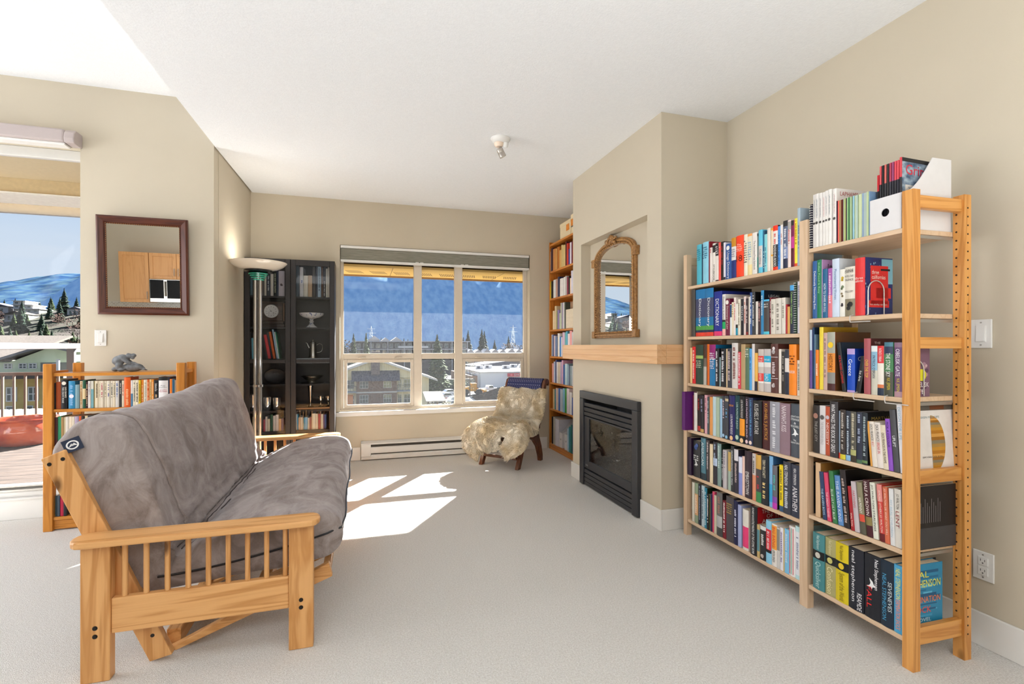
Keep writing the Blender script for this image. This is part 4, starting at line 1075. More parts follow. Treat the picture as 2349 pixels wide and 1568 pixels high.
rk = empty('plate_rack', (-.464, 5.31, .3835), 'small pale wooden stand with thin rails inside the cabinet, holding the vase', 'rack')
WR = wood('pale_rack_wood', 'cf9c6a', 'b07c48', 'X', 1, knots=False)
MB().box(-.180, .172, -.075, .10, .200, .2175).build('top', WR, rk, bevel=.002)
for xx in (-.180, .152): MB().box(xx, xx + .010, -.07, .095, .0005, .1995).build('end_panel', WR, rk, bevel=.002)
for k in range(3): MB().box(-.09 + .08*k, -.086 + .08*k, -.074, -.070, .0005, .1995).build('rail', WR, rk)

# ------------------------------------------------------------------ wire bookends and the magazine box on the pine shelving
M_wire = plain('white_wire', 'd6d4d2', rough=.3, metal=.4)
def bookend(label, s, z, y0=.03):
    t = empty('wire_bookend', on_A(s, 0, z), label, 'bookend', rz=RZ_A, group='white wire bookends')
    pts = [(0, y0, .003), (0, y0, .10)] + [(0, y0 + .0425*(1 - math.cos(R(a))), .10 + .0425*math.sin(R(a))) for a in range(15, 180, 15)] + [(0, y0 + .085, .10), (0, y0 + .085, .003)]
    MB().tube(pts, .0022, 8).build('arch', M_wire, t, smooth=True)
    c_ = [(-.055, -.008, -.026), (-.055, -.012, -.012), (-.055, -.010, .000), (-.055, .004, .0035), (-.055, y0, .0035), (0, y0, .0035)]
    MB().tube(c_, .002, 8).build('clip', M_wire, t, smooth=True)
    MB().tube([(-.055, -.008, -.026), (-.01, -.008, -.026), (.03, -.006, -.026)], .002, 8).build('clip_bar', M_wire, t, smooth=True)
bookend('white wire bookend holding up the thick red book on narrow bay second shelf', 1.190, 1.335, .02)
bookend('white wire bookend beside the purple book on narrow bay third shelf', 1.3365, 1.0145, .03)
bookend('white wire bookend clipped mid shelf on narrow bay third shelf', 1.2065, 1.0145, .12)
fb = file_box('magazine_file', 'white card magazine file full of magazines on top of pine shelving', on_A(1.2065, .008, 1.6575), RZ_A, .124, .262, .137, .285, M_card)
def magazines():
    rnd = random.Random(3)
    cols = [('c8202c', '1d1c20'), ('d8545a', '2a2a2e'), ('1a1a1e', '1a1a1e'), ('d86a62', '34343a'), ('2c2a2c', '2c2a2c'), ('b8405a', '3a3a44'), ('a04a78', '2c2c34'), ('e04a5a', '2e2e36'), ('e0505c', '30303a'), ('d84450', '2c2c34')]
    ords = 'first second third fourth fifth sixth seventh eighth ninth last'.split()
    for k, (a, b) in enumerate(cols):
        t = empty('magazine', on_A(1.2065 + .012 + k*.0098, .030, 1.664), '%s magazine, %s from the left in the white file on top' % ('grey mountain cover' if k == 9 else ('black' if a[0] in '12' else 'red'), ords[k]), 'magazine', rz=RZ_A, group='magazines in the white file')
        t.rotation_euler = (R(-2), R(-1.2), RZ_A)
        h = .268 if k else .235
        if k == 9: h = .276
        MB().box(0, .0066, 0, .205, 0, h*.72, 0).box(0, .0066, 0, .205, h*.72, h, 1).build('cover', [plain('mag_' + b, b, rough=.4), plain('mag_' + a, a, rough=.4)], t)
        if k == 9:
            c = MB(); x = .0069
            c.quad((x, .004, h*.30), (x, .205, h*.30), (x, .205, h), (x, .004, h))
            cv = c.build('front_cover', mixnoise('mountain_photo', '3f5672', '9fb0bd', 26, rough=.35, p0=.35, p1=.65, stretch=(1, 1, 1.6)), t)
            c = MB(); x = .0073; c.quad((x, .004, h*.945), (x, .205, h*.945), (x, .205, h), (x, .004, h)); c.build('header_strip', M_blk2, cv)
            c = MB(); c.quad((x, .02, h*.30), (x, .15, h*.30), (x, .15, h*.62), (x, .02, h*.62)); c.build('caption_panel', plain('pale_panel', 'cfc9c2', rough=.5), cv)
            prep_text(['Gripped', 'Alpine', 'Climbs', "North America's Best"])
            x = .0077
            c = MB(); put_text(c, 'Gripped', (x, .022, h*.72), (0, 1, 0), (0, 0, 1), .178, h*.19); c.build('cover_title', plain('mag_red_ink', 'c8203c', rough=.4), cv)
            c = MB(); put_text(c, 'Alpine', (x, .035, h*.44), (0, 1, 0), (0, 0, 1), .08, h*.085); put_text(c, 'Climbs', (x, .04, h*.33), (0, 1, 0), (0, 0, 1), .08, h*.085)
            c.build('cover_caption', plain('mag_red_ink', 'c8203c', rough=.4), cv)
            c = MB(); put_text(c, "North America's Best", (x, .035, h*.565), (0, 1, 0), (0, 0, 1), .10, h*.03); c.build('cover_small_print', M_blk2, cv)
magazines()
# ------------------------------------------------------------------ books: each row is (offset mm, thickness mm, height mm, colour, details)
BOOKS={
'A1':(1.589,[
(90,47.0,246,'4fb0c4',{'gh':('2a7f96',.12,.42)}),
(138,13.5,242,'14324f',{}),
(152,53.5,249,'8ccbe0',{'gh':('2d6f92',.12,.4)}),
(206,10.0,246,'7c0f22',{'d':.24}),
(217,19.0,206,'e8e0da',{'g':('b8323c',.04,.14)}),
(237,28.0,227,'ebe4dc',{'t':('STYLEBOOK','3a3432',.55,.97),'b':[(0,.05,'d8d0c8'),(.05,.24,'2a2424')]}),
(266,27.0,221,'e3dad2',{'b':[(0,.33,'2a2226'),(.97,1,'3a1a20')],'gh':('d8d0d0',.08,.3)}),
(294,18.5,222,'e8544a',{'g':('f4d8d0',.08,.14)}),
(313,23.0,222,'221d1a',{'g':('a83038',.1,.6),'d':.24}),
(337,16.0,213,'dcd8e4',{'b':[(.93,1,'2a2430')]}),
(354,48.0,199,'1f4f92',{'t':('Usage Dictionary','f2f0ee',.22,.99),'disc':('f0eee8',.12)}),
(403,36.5,223,'1e2f72',{'b':[(0,.22,'c98a1c'),(.22,.56,'e0dcda')],'gh':('9a9aa6',.28,.45)}),
(440,54.0,226,'f7451f',{'h':[('The','f4e0d0',.2),('Chicago','f4e0d0',.25),('Manual','f4e0d0',.3),('of Style','f4e0d0',.35),('18','5a1408',.48,.15)],'d':.24}),
(495,27.0,223,'eee6d0',{'gh':('5a564e',.15,.7)}),
(523,33.0,220,'e6dfc8',{'b':[(0,.06,'f0a058'),(.75,1,'ecd79c')],'gh':('8ab4d2',.2,.6)}),
(560,35.0,218,'ece6e0',{'t':('The Associated Press Stylebook','5a5652',.2,.9)}),
(596,8.0,209,'6a7a78',{'b':[(0,.07,'14242a'),(.6,.85,'1c7a72')],'d':.2}),
(605,27.0,223,'63c3e0',{'t':('Copy editing','3a3a3a',.45,.8),'b':[(.37,.87,'d3cdca')]}),
(633,9.0,216,'2c5a7c',{'g':('dfe6ea',.5,.9)}),
(643,21.0,193,'86cdd4',{'g':('3a7a9a',.35,.85)}),
(665,21.0,219,'e4dcd2',{}),
(689,12.0,214,'f0d9b8',{'b':[(0,.05,'f0a81c'),(.62,.66,'f0a81c')]}),
(702,31.0,222,'1f1a1c',{'b':[(0,.12,'f0371a'),(.12,.43,'ece4e0'),(.93,1,'f03a1c')],'t':('INDEXING BOOKS','f4f2f0',.45,.92),'g':('d84a3a',.18,.4)}),
(734,15.0,213,'4b93dc',{'g':('2a5a9a',.2,.85)}),
(750,15.0,216,'e9e3e0',{'g':('c8847a',.2,.45)}),
(766,28.5,231,'5a6684',{'b':[(0,.12,'2b2929'),(.55,.8,'7e8cb4'),(.8,1,'262b46')],'g':('e2e4ea',.15,.8)}),
(795,18.0,228,'ecd9d4',{'g':('c05a62',.2,.5),'b':[(.03,.2,'a8a4a0')]}),
(814,16.5,222,'c23a8c',{'b':[(0,.11,'262220'),(.11,.35,'7a1a4c'),(.6,1,'5a1426')]}),
(831,18.5,228,'f0e548',{'b':[(.94,1,'e05a24')],'g':('c88a1a',.05,.55)}),
(852,15.7,271,'a6b8c4',{'g':('5a7c92',.3,.7),'d':.25}),
]),
'A2':(1.269,[
(34,38.0,294,'4a4541',{}),
(77,91.0,288,'1c2740',{'t':('Dictionary','eef0f0',.2,.8),'b':[(0,.2,'1f74ad'),(.2,.6,'454868'),(.6,.78,'1a6ea0'),(.78,.87,'4f9a4a'),(.87,.92,'232a48'),(.92,1,'d8402c')],'s':'0b0c10','d':.26}),
(170,80.0,286,'1c2740',{'t':('Dictionary','eef0f0',.2,.8),'b':[(0,.2,'1f74ad'),(.2,.6,'454868'),(.6,.78,'1a6ea0'),(.78,.87,'4f9a4a'),(.87,.92,'232a48'),(.92,1,'d8402c')],'s':'0b0c10','d':.27}),
(252,69.0,259,'1c2d8a',{'t':('DICTIONARY','f2f2f4',.17,.78),'b':[(.9,1,'d8326c')],'d':.24}),
(324,26.0,237,'e4e0dc',{'t':('Thesaurus SLANG','1c1a1a',.05,.62),'b':[(.62,.67,'1a1a1c'),(.67,.84,'18a45e'),(.84,1,'f0b0a8')]}),
(352,35.0,209,'6e1537',{'t':('Dictionary of Law','ecdcd4',.2,.83),'disc':('f0ece4',.1)}),
(388,14.0,175,'dfe3e3',{'b':[(.02,.42,'1d4a72')]}),
(403,15.5,185,'e6d7bd',{'gh':('b08c4a',.06,.4)}),
(419,16.0,210,'ece0da',{'g':('c85a52',.1,.6)}),
(436,17.0,173,'e8e2d8',{'b':[(.66,.77,'241f1c'),(.77,1,'1f8aa4')]}),
(454,17.0,196,'e2dac8',{'g':('8a826c',.1,.7)}),
(473,20.0,197,'1d1a22',{'t':('SYNTAX','f0f0f2',.2,.62)}),
(494,17.0,209,'e5d0c8',{'g':('b8584e',.15,.7)}),
(512,17.5,196,'3c2c30',{'g':('c8b8b4',.2,.65),'b':[(.92,1,'8a2a24')]}),
(530,12.0,203,'ece2d2',{}),
(543,16.0,225,'3a5a92',{'g':('dfe6ee',.05,.72)}),
(560,20.0,226,'3a3a3c',{'g':('d8d8d6',.05,.8),'s':'0c0c0d','d':.24}),
(583,15.0,174,'dcd4cb',{}),
(599,19.0,173,'3a2228',{'g':('e0a8a4',.05,.6)}),
(620,18.0,228,'2b84b8',{'g':('d8e6ee',.1,.6),'s':'0d1726','d':.26,'c':[('LEGAL','c9ccd0',.03,.2,.84,.9)]}),
(639,37.0,178,'4a423f',{'b':[(0,.05,'4fb4e0'),(.92,1,'4fbfd4')],'gh':('dcd8d4',.12,.25)}),
(677,10.5,186,'7a2a38',{'g':('e0c4c0',.1,.55)}),
(689,28.0,176,'d9d2c4',{'g':('8a8478',.15,.8)}),
(718,35.0,177,'d8d1c6',{'g':('8a8478',.15,.85)}),
(755,23.0,177,'ddd6cb',{'g':('8a8478',.15,.6)}),
(779,9.0,143,'b3303a',{}),
(789,17.5,131,'dca85a',{}),
(807,24.0,232,'232a3c',{'t':('Canadian Copyright Law','a8d870',.14,.8),'b':[(0,.11,'4fa8e4')]}),
(833,14.0,244,'1d3a28',{'coil':1,'d':.22}),
(848,19.7,246,'dcd6de',{'g':('8a8aa4',.08,.5),'d':.22}),
]),
'A3':(0.974,[
(22,22.0,225,'e2bd86',{}),
(46,32.0,231,'d92a2e',{'g':('f0d8c8',.1,.85)}),
(81,71.0,242,'2c4236',{'b':[(.27,.35,'9db866')],'gh':('c4ccb4',.4,.6),'d':.22}),
(155,29.0,245,'6f6458',{'b':[(0,.34,'4a2f24'),(.55,1,'b8b2a8')]}),
(185,22.0,246,'d2641d',{}),
(209,55.0,243,'1573a8',{'b':[(0,.34,'92216f'),(.34,.355,'e8e4ea')],'gh':('e4dcea',.2,.58),'d':.22}),
(266,32.0,221,'17161a',{'g':('dcdade',.08,.85)}),
(299,11.0,170,'8aa4a8',{}),
(312,41.0,220,'19181c',{'g':('dcdade',.08,.85)}),
(354,15.0,219,'dcc29c',{}),
(370,33.0,222,'3b3a42',{'g':('d8c4c2',.08,.8)}),
(405,46.0,252,'d8d1cc',{'g':('7a3a36',.08,.8),'d':.23,'s':'9a8a78'}),
(453,23.0,203,'d33b4c',{'g':('f2e6e2',.03,.9)}),
(477,32.0,245,'b59a6e',{}),
(510,29.0,226,'58745a',{'gh':('dcdcd0',.03,.2)}),
(540,18.0,221,'4fa0de',{'g':('2a5a92',.2,.5)}),
(559,18.0,247,'d6cfcd',{'d':.24,'s':'8c8176'}),
(578,21.0,199,'e8b252',{'b':[(.75,1,'232236')]}),
(601,38.0,219,'c9bdb5',{'t':('ODYSSEY','f2e0dc',.58,.74),'b':[(.16,.31,'e0423d'),(.31,.42,'e6e2de'),(.57,.76,'e0423d'),(.76,.8,'ece8e2')],'h':[('THE','f6e8e4',.2),('ODYSSEY','f6e8e4',.26)]}),
(640,45.0,220,'c4bcba',{'t':('ILIAD','dff2f6',.58,.74),'b':[(.16,.31,'14a9d2'),(.31,.42,'e6e2de'),(.57,.76,'14a9d2'),(.76,.8,'ece8e2')],'h':[('THE ILIAD','eaf8fa',.23)]}),
(689,45.0,246,'5a332c',{'b':[(.265,.275,'e4d8d8'),(.7,.71,'e4d8d8')],'g':('d8c8cc',.32,.66),'blob':[('e4dcdc',.13),('dcd2d2',.84)],'d':.22}),
(735,16.0,220,'e6ddd2',{}),
(753,22.0,207,'2e2a28',{'g':('9a948c',.1,.7)}),
(776,26.0,217,'2a3040',{'b':[(.19,.5,'dcd6d2')],'d':.22}),
(803,42.0,243,'f58a22',{'gh':('6a3410',.22,.38),'h':[('BORDER','f4ece4',.52,.05)],'d':.22}),
(846,21.0,168,'ebe0cf',{'g':('7a7468',.1,.85)}),
]),
'A4':(0.679,[
(10,33.0,240,'5a1a6a',{'o':-.05,'d':.2}),
(44,16.0,220,'7a2a3a',{}),
(63,31.0,246,'e2dcd4',{'b':[(0,.03,'4a2024')],'d':.22,'s':'a0907c'}),
(97,28.0,227,'2a1a1c',{'g':('b83a34',.1,.4),'b':[(.84,.97,'b83230')]}),
(126,32.0,228,'27252b',{'g':('9a9cbc',.1,.45),'b':[(.9,.99,'c8a060')]}),
(164,27.0,233,'d8a3ad',{'g':('8a5662',.08,.45)}),
(192,20.0,223,'454e54',{'g':('b8c0c4',.1,.7)}),
(213,27.0,226,'e09a56',{}),
(242,28.0,231,'bcd2da',{}),
(271,29.0,230,'a9bba3',{}),
(301,19.0,224,'9cc0dc',{}),
(321,26.0,243,'3d3f48',{'g':('d8c4cc',.1,.5),'disc':('a4c4e0',.93)}),
(349,27.0,245,'40424c',{'g':('6ab0e0',.3,.5),'disc':('8ac0e0',.95),'b':[(.06,.12,'c8b490')]}),
(384,45.0,252,'23235e',{'t':('LOIS McMASTER BUJOLD','f0eef4',.42,.86),'h':[('MEMORY','f0a020',.2)],'disc':('eec08a',.94)}),
(430,36.0,257,'154048',{'t':('LOIS McMASTER BUJOLD','b8d8d4',.15,.72),'disc':('b4ccb8',.9)}),
(467,39.0,257,'131214',{'t':('LOIS McMASTER BUJOLD','e8e6e4',.08,.46),'b':[(.48,.84,'f09a28')],'disc':('f0c898',.94)}),
(507,27.5,256,'2c2430',{'t':('LOIS McMASTER BUJOLD','e4c8dc',.05,.85),'disc':('e8c8cc',.94)}),
(535,29.0,254,'2b3558',{'t':('LOIS McMASTER BUJOLD','6ab8e8',.05,.8),'disc':('eed8cc',.94)}),
(567,60.0,244,'1c1d20',{'t':("KUSHIEL'S AVATAR",'dcdad6',.07,.72),'d':.24}),
(629,52.0,248,'4a1f22',{'t':("KUSHIEL'S JUSTICE",'e0a040',.05,.8),'d':.24}),
(682,62.0,251,'9a9aa4',{'g':('dedee4',.05,.9),'s':'4a3426','d':.24}),
(745,62.0,250,'8f7580',{'t':("NAAMAH'S KISS",'eee4e8',.05,.55),'d':.24,'s':'6a2a1c'}),
(810,57.7,254,'4b525c',{'h':[('JONATHAN','eef0f2',.22),('STRANGE','eef0f2',.27),('&','eef0f2',.34),('MR NORRELL','eef0f2',.4),('by','eef0f2',.66),('Susanna Clarke','eef0f2',.7)],'bird':('f4f6f8',.53),'d':.24}),
]),
'A5':(0.394,[
(10,40.0,235,'2a1832',{'o':-.01}),
(56,68.0,225,'2c2c2e',{'gh':('e4e4e2',.4,.55),'bird':('e8e8e6',.62),'blob':[('4a62a0',.15)],'s':'1a2850'}),
(133,45.0,254,'4e7c8c',{'t':('AMERICAN','dce6e8',.1,.65),'b':[(.84,1,'24323c')],'d':.24}),
(182,30.0,249,'3e3436',{'g':('c8bcbc',.05,.7),'d':.24}),
(214,28.0,230,'e8d6b4',{}),
(247,35.0,251,'2e2a34',{'g':('a4b4cc',.05,.55),'d':.22,'b':[(.38,.56,'c4d4ec')]}),
(284,31.0,248,'7e9894',{'g':('c8dcd8',.05,.55),'s':'1e3024','d':.22}),
(316,15.0,212,'26262a',{'g':('e4e4e2',.2,.8)}),
(332,30.0,220,'c4bdc0',{'g':('8a8490',.05,.5)}),
(372,23.0,217,'a4b5a6',{'b':[(0,.5,'c9a962')]}),
(396,26.0,255,'34363a',{'g':('b4b8bc',.1,.85)}),
(424,32.0,243,'33303c',{'b':[(0,.26,'dcd8dc')],'g':('c8b4b0',.32,.75),'d':.22}),
(457,27.0,207,'8a94d4',{'b':[(0,.42,'dfe2f2')]}),
(485,20.0,215,'f0cdbf',{}),
(506,49.5,252,'3a2a34',{'t':('EMBASSYTOWN','eceae8',.44,.92),'d':.23,'s':'17161a'}),
(559,25.0,248,'e0916f',{'b':[(0,.46,'c8c0bc')],'g':('4a4848',.05,.42)}),
(586,36.0,247,'4a4648',{'b':[(0,.3,'d9a94f'),(.78,1,'3f8a52')],'g':('c82a3c',.45,.7)}),
(624,48.0,252,'20262e',{'t':('TERRY PRATCHETT','f0e8c8',.08,.45),'g':('ecd08a',.55,.85),'d':.22,'s':'12161c'}),
(674,23.0,258,'7fb4e0',{'s':'3a6aa4','d':.25,'b':[(.55,.9,'3aa4d8')]}),
(698,29.5,216,'6a6870',{'b':[(.72,.86,'8a4fae'),(.86,1,'c73fb4')],'g':('4ab8b0',.22,.6),'d':.18,'s':'141114'}),
(739,25.0,228,'f5d91e',{'b':[(.88,1,'3a5a7c')],'g':('6a6020',.1,.75)}),
(766,45.0,252,'3b3e4a',{'t':('NEAL STEPHENSON','f0f2f4',.06,.45),'g':('c8ccd4',.5,.95),'d':.22}),
(813,54.7,249,'363a4a',{'t':('ANATHEM','f2f2f4',.42,.88),'t2':('NEAL STEPHENSON','f2f2f4',.07,.38),'d':.24}),
]),
'A6':(0.105,[
(38,25.0,245,'d8d2c4',{}),
(66,33.0,249,'8a9a80',{'b':[(.27,.8,'d9a678')],'g':('f0e4d0',.3,.75)}),
(103,28.0,251,'262a36',{'g':('8a92a4',.05,.9)}),
(133,29.0,250,'b9ccd4',{'g':('4a6474',.1,.8)}),
(163,23.0,245,'237f9c',{'g':('c8e0e6',.1,.9),'d':.2,'s':'1e2e16'}),
(187,23.0,213,'222021',{'g':('f2f0ee',.05,.8)}),
(211,8.0,217,'5e6a2c',{}),
(220,13.0,223,'2e2a52',{}),
(235,19.0,241,'d44a6e',{}),
(255,20.5,226,'c8c0a8',{}),
(277,47.0,253,'6a6866',{'b':[(.54,.8,'b4b4b4'),(.8,1,'4a4a4a')],'g':('a87a6a',.1,.5),'s':'1c1412','d':.2}),
(326,28.0,216,'7e1f2c',{'g':('f2e8e6',.05,.8)}),
(355,60.0,252,'4c474c',{'gh':('b89a54',.15,.35),'d':.23}),
(416,32.0,243,'23254a',{'g':('dcdcec',.2,.8)}),
(449,26.0,229,'a5afd8',{}),
(486,43.0,219,'e6e0d6',{'b':[(.42,.93,'e8427c')]}),
(548,46.0,257,'232427',{'t':('THE MAKING OF THE ATOMIC BOMB','eef0f0',.3,.97),'t2':('RICHARD RHODES','eef0f0',.03,.3),'s':'a5141c','d':.24,'c':[('THE MAKING','e8d4cc',.03,.2,.87,.95),('OF THE','e8d4cc',.06,.17,.77,.85),('ATOMIC','e8d4cc',.03,.2,.67,.75)]}),
(595,18.0,172,'c8ab72',{'b':[(.15,.8,'5a8a94')]}),
(615,39.0,176,'292a2e',{'b':[(0,.12,'e4e4e2')],'g':('dcdcda',.25,.65),'blob':[('dcd0c8',.86)]}),
(657,35.0,217,'8fcbe8',{'b':[(.2,.68,'dc3440'),(.68,.75,'1c1c1e')],'g':('f0d0d0',.25,.65)}),
(693,33.0,211,'e8e2dc',{'t':('BIG BANG','e03424',.07,.55),'b':[(.03,.6,'f5a742')],'t2':('SIMON SINGH','2c2826',.62,.9)}),
(727,18.0,202,'d0ccc8',{'b':[(.03,.55,'8a8680')]}),
(746,19.0,209,'e8e4ec',{'g':('6a5a9a',.1,.8)}),
(766,7.0,206,'efc24a',{}),
(774,28.0,213,'7fc0e6',{'g':('c4dcec',.1,.75)}),
(803,35.0,239,'ece6e4',{'vb':[(.12,.2,'d4404a'),(.36,.5,'6ab09a'),(.68,.78,'d4404a')]}),
(839,28.7,250,'bfe0e4',{'b':[(.1,.92,'e8eaf0')],'g':('8a90a8',.2,.8)}),
]),
'B1':(1.657,[
(918,16.3,202,'1c1a2e',{'coil':1,'d':.22}),
(935,14.5,242,'dcd8d4',{'t':("LAPHAM'S QUARTERLY",'7a8a98',.1,.46),'disc':('3a3836',.545)}),
(950,18.0,241,'e4e0dc',{'t':("LAPHAM'S QUARTERLY",'7a8a98',.1,.46),'disc':('4a4846',.545)}),
(970,15.0,239,'e4e0dc',{'t':("LAPHAM'S QUARTERLY",'7a8088',.1,.46),'disc':('3a3836',.545)}),
(986,14.0,238,'e8e4e0',{'t':("LAPHAM'S QUARTERLY",'c88a8a',.1,.46),'disc':('4a4846',.545)}),
(1001,13.5,240,'e8e4e0',{'t':("LAPHAM'S QUARTERLY",'8a8e94',.1,.46),'disc':('4a4846',.545)}),
(1015,17.0,241,'e9e6e2',{'t':("LAPHAM'S QUARTERLY",'8a9298',.1,.46),'disc':('5a5856',.545)}),
(1036,17.0,238,'ece8e4',{'t':("LAPHAM'S QUARTERLY",'b89090',.1,.46),'disc':('5a5856',.545),'s':'dedad6','c':[("LAPHAM'S",'b05a58',.02,.12,.87,.95)]}),
(1055,4.0,181,'3a1530',{'kind':'magazine'}),
(1060,7.5,181,'ee6a62',{'kind':'magazine'}),
(1068,8.5,180,'b08a5c',{'kind':'magazine'}),
(1077,8.5,180,'5a1a14',{'kind':'magazine'}),
(1086,4.5,181,'b5c4a8',{'kind':'magazine'}),
(1091,8.5,180,'bccb72',{'kind':'magazine'}),
(1100,4.5,180,'5a5450',{'kind':'magazine'}),
(1105,6.5,180,'9cc48e',{'kind':'magazine'}),
(1112,6.0,180,'1f6a34',{'kind':'magazine'}),
(1119,9.5,179,'a0b88e',{'kind':'magazine'}),
(1129,3.0,180,'1c3050',{'kind':'magazine'}),
(1132,5.0,180,'9ecbe0',{'kind':'magazine'}),
(1138,4.5,180,'c4cc98',{'kind':'magazine'}),
(1143,10.5,179,'b4c8ba',{'kind':'magazine'}),
(1154,5.5,179,'a8b890',{'kind':'magazine'}),
(1160,11.5,178,'c9d4a8',{'kind':'magazine'}),
(1172,7.5,179,'8fa4c0',{'kind':'magazine'}),
(1180,11.5,178,'a9bab6',{'kind':'magazine'}),
(1192,7.5,179,'bccb9c',{'kind':'magazine'}),
(1200,3.5,179,'7a9cc0',{'kind':'magazine'}),
]),
'B2':(1.335,[
(932,26.0,261,'2f5f9c',{'t':('Deliciously Nourishing Eats','f2f2f4',.18,.84)}),
(960,22.0,262,'1d7a52',{'t':('Indian Food Is Easy','a8e0b0',.05,.78)}),
(983,3.0,261,'c9a5cf',{'d':.2,'s':'b88fc0','c':[('Indian','3a2a40',.03,.14,.85,.93)]}),
(987,24.5,217,'22628c',{'t':('HOW TO SHARE AN EGG','dce8f0',.3,.88)}),
(1012,23.0,216,'a85ca8',{'b':[(.55,1,'e07a84')],'g':('f0c8e0',.1,.7)}),
(1036,33.0,253,'ccd8ea',{'t':('Mountaineering Women','4a72a4',.18,.7),'d':.17,'s':'d4dce4'}),
(1070,26.0,203,'ece8de',{'blob':[('d0b040',.22),('7a8a6a',.4),('8a7a5a',.55),('4a4448',.75)]}),
(1097,45.0,208,'ddd6c8',{'h':[('WADE','2a2826',.05),('DAVIS','2a2826',.08),('INTO THE','4a4642',.17),('SILENCE','4a4642',.24),('MALLORY','5a5652',.48)],'b':[(.65,1,'8a8068')],'blob':[('2a2826',.8)]}),
(1143,41.0,238,'d93232',{'h':[('three','f0d8d0',.33),('californias','f0d8d0',.38)],'s':'24306a','d':.15,'cover':1}),
]),
'B3':(1.014,[
(920,13.0,270,'6a4f94',{'b':[(0,.35,'b8c8d8')]}),
(934,10.5,280,'1c3a5e',{'s':'16283c'}),
(945,4.5,248,'6a8aa0',{}),
(950,16.0,178,'ee8222',{'g':('f6e6d0',.35,.7)}),
(967,3.0,278,'22262a',{'o':.02}),
(971,19.0,280,'e8cf3e',{'d':.2,'s':'c8a018'}),
(991,19.0,254,'c9a79c',{'g':('8a6a62',.1,.8),'d':.2}),
(1011,38.0,256,'8a4a30',{'t':('HISTORY','5a2a14',.38,.66),'b':[(0,.36,'a8a89a'),(.36,.69,'e08a2a'),(.69,.88,'8a8a84'),(.88,1,'4a2220')],'d':.2,'s':'6a4424','disc':('f0c830',.22)}),
(1085,18.0,211,'17181c',{'t':('ICE & MIXED CLIMBING','e03028',.27,.83),'l':7.5,'d':.17,'s':'1f2e40'}),
(1104,35.0,184,'1148b4',{'t':('Greece','f2f4fa',.24,.62),'b':[(0,.13,'b49ad0'),(.95,1,'b49ad0')],'s':'16389a','d':.13,'c':[('Greece','e4e6f0',.015,.11,.72,.82)]}),
(1143,20.0,153,'222022',{'t':('Ice Arts','e8e8ea',.4,.68),'l':-9,'d':.14}),
(1182,27.0,226,'a8545a',{'t':('OVER THE TOP','ecc04a',.38,.7),'s':'4a2024','d':.19,'c':[('THE','d8c4c0',.02,.08,.9,.94),('MOUNTAIN','d8c4c0',.02,.16,.82,.86)]}),
(1212,25.0,196,'c8c4b4',{'t':("PATRICK O'BRIAN",'3a4a5c',.2,.66),'b':[(0,.12,'dce4e6'),(.12,.5,'8ab4cc')]}),
(1238,25.0,196,'e8e0d4',{'t':("PATRICK O'BRIAN",'f4e4e0',.05,.32),'b':[(0,.35,'d8282c'),(.78,.85,'d87a4a'),(.85,1,'1c2a40')]}),
(1266,34.0,210,'3f7a4a',{'t':('THE STONE SKY','f0f2ea',.2,.64),'t2':('N.K. JEMISIN','d8c43a',.66,.88),'b':[(0,.08,'4a7a8c'),(.08,.22,'2a3450'),(.55,1,'4a4a3c')],'d':.14}),
(1303,30.0,209,'6a4a70',{'t':('OBELISK GATE','f0e8f0',.12,.62),'t2':('N.K. JEMISIN','d8c43a',.66,.9),'b':[(0,.09,'8a6a80'),(.9,1,'b08a94')],'d':.14,'s':'7a5a6e','cover':2}),
]),
'B4':(0.725,[
(935,34.0,215,'2e2826',{'t':('THE JUST CITY','a8a4a0',.33,.76),'disc':('a87a6a',.22)}),
(970,29.0,217,'dad6d6',{'t':('THE PHILOSOPHER KINGS','a8a4a6',.33,.8),'disc':('5a5654',.24)}),
(1000,24.0,216,'b9502f',{'t':('NECESSITY','f0dcd0',.33,.78),'disc':('c8c0c8',.22)}),
(1025,39.0,243,'3a3537',{'t':('WHAT MAKES THIS BOOK SO GREAT','f2f2f2',.05,.92),'d':.2,'s':'2a2220'}),
(1065,8.0,205,'8a9cb0',{'b':[(.88,1,'d83a30')]}),
(1074,25.0,212,'3a302c',{'g':('b8b0a8',.06,.85),'b':[(.9,1,'d8c83a')],'s':'14100e'}),
(1101,21.0,210,'2a3140',{'g':('b8c4d0',.1,.85),'b':[(.89,1,'8ab8dc')],'s':'10141c'}),
(1123,24.5,210,'57544a',{'g':('c8c0a8',.04,.75),'b':[(.76,.87,'b0b070'),(.87,1,'3a3024')],'s':'2a2a26'}),
(1148,25.0,210,'2c3244',{'g':('a4b0c8',.04,.6),'b':[(.93,1,'4a6a50')],'s':'8a8a9a'}),
(1174,23.0,212,'232b34',{'g':('a4b4b8',.04,.85),'b':[(.92,.97,'6a8a52')],'s':'15171a','d':.2,'c':[('MARTHA','b0964a',.02,.15,.86,.92)]}),
(1210,8.0,180,'e0a04a',{'l':5}),
(1219,19.5,180,'e4dace',{'t':('DICK FRANCIS','2a2624',.06,.42),'l':5,'t2':('BOLT','c84a44',.45,.55)}),
(1239,23.0,179,'e6dcd4',{'t':('DICK FRANCIS','2a2624',.05,.42),'l':5,'t2':('BREAK IN','c8323a',.44,.68)}),
(1263,20.0,173,'e0d4bc',{'t':('DICK FRANCIS IN THE FRAME','2a2624',.18,.86),'l':5}),
(1284,17.0,200,'8a4fbe',{'t':('PICK A COLOUR','2c1650',.06,.55),'l':4.5,'s':'c8b8cc'}),
(1302,22.0,238,'4c4c50',{'t':('UPLIFT','eceef0',.42,.6),'l':4.5}),
(1325,20.0,263,'e4e2e6',{'t':('DESIGN FOR LIFE','8ab0c4',.05,.52),'l':3.5,'d':.27,'s':'e6e2e0','cover':3}),
]),
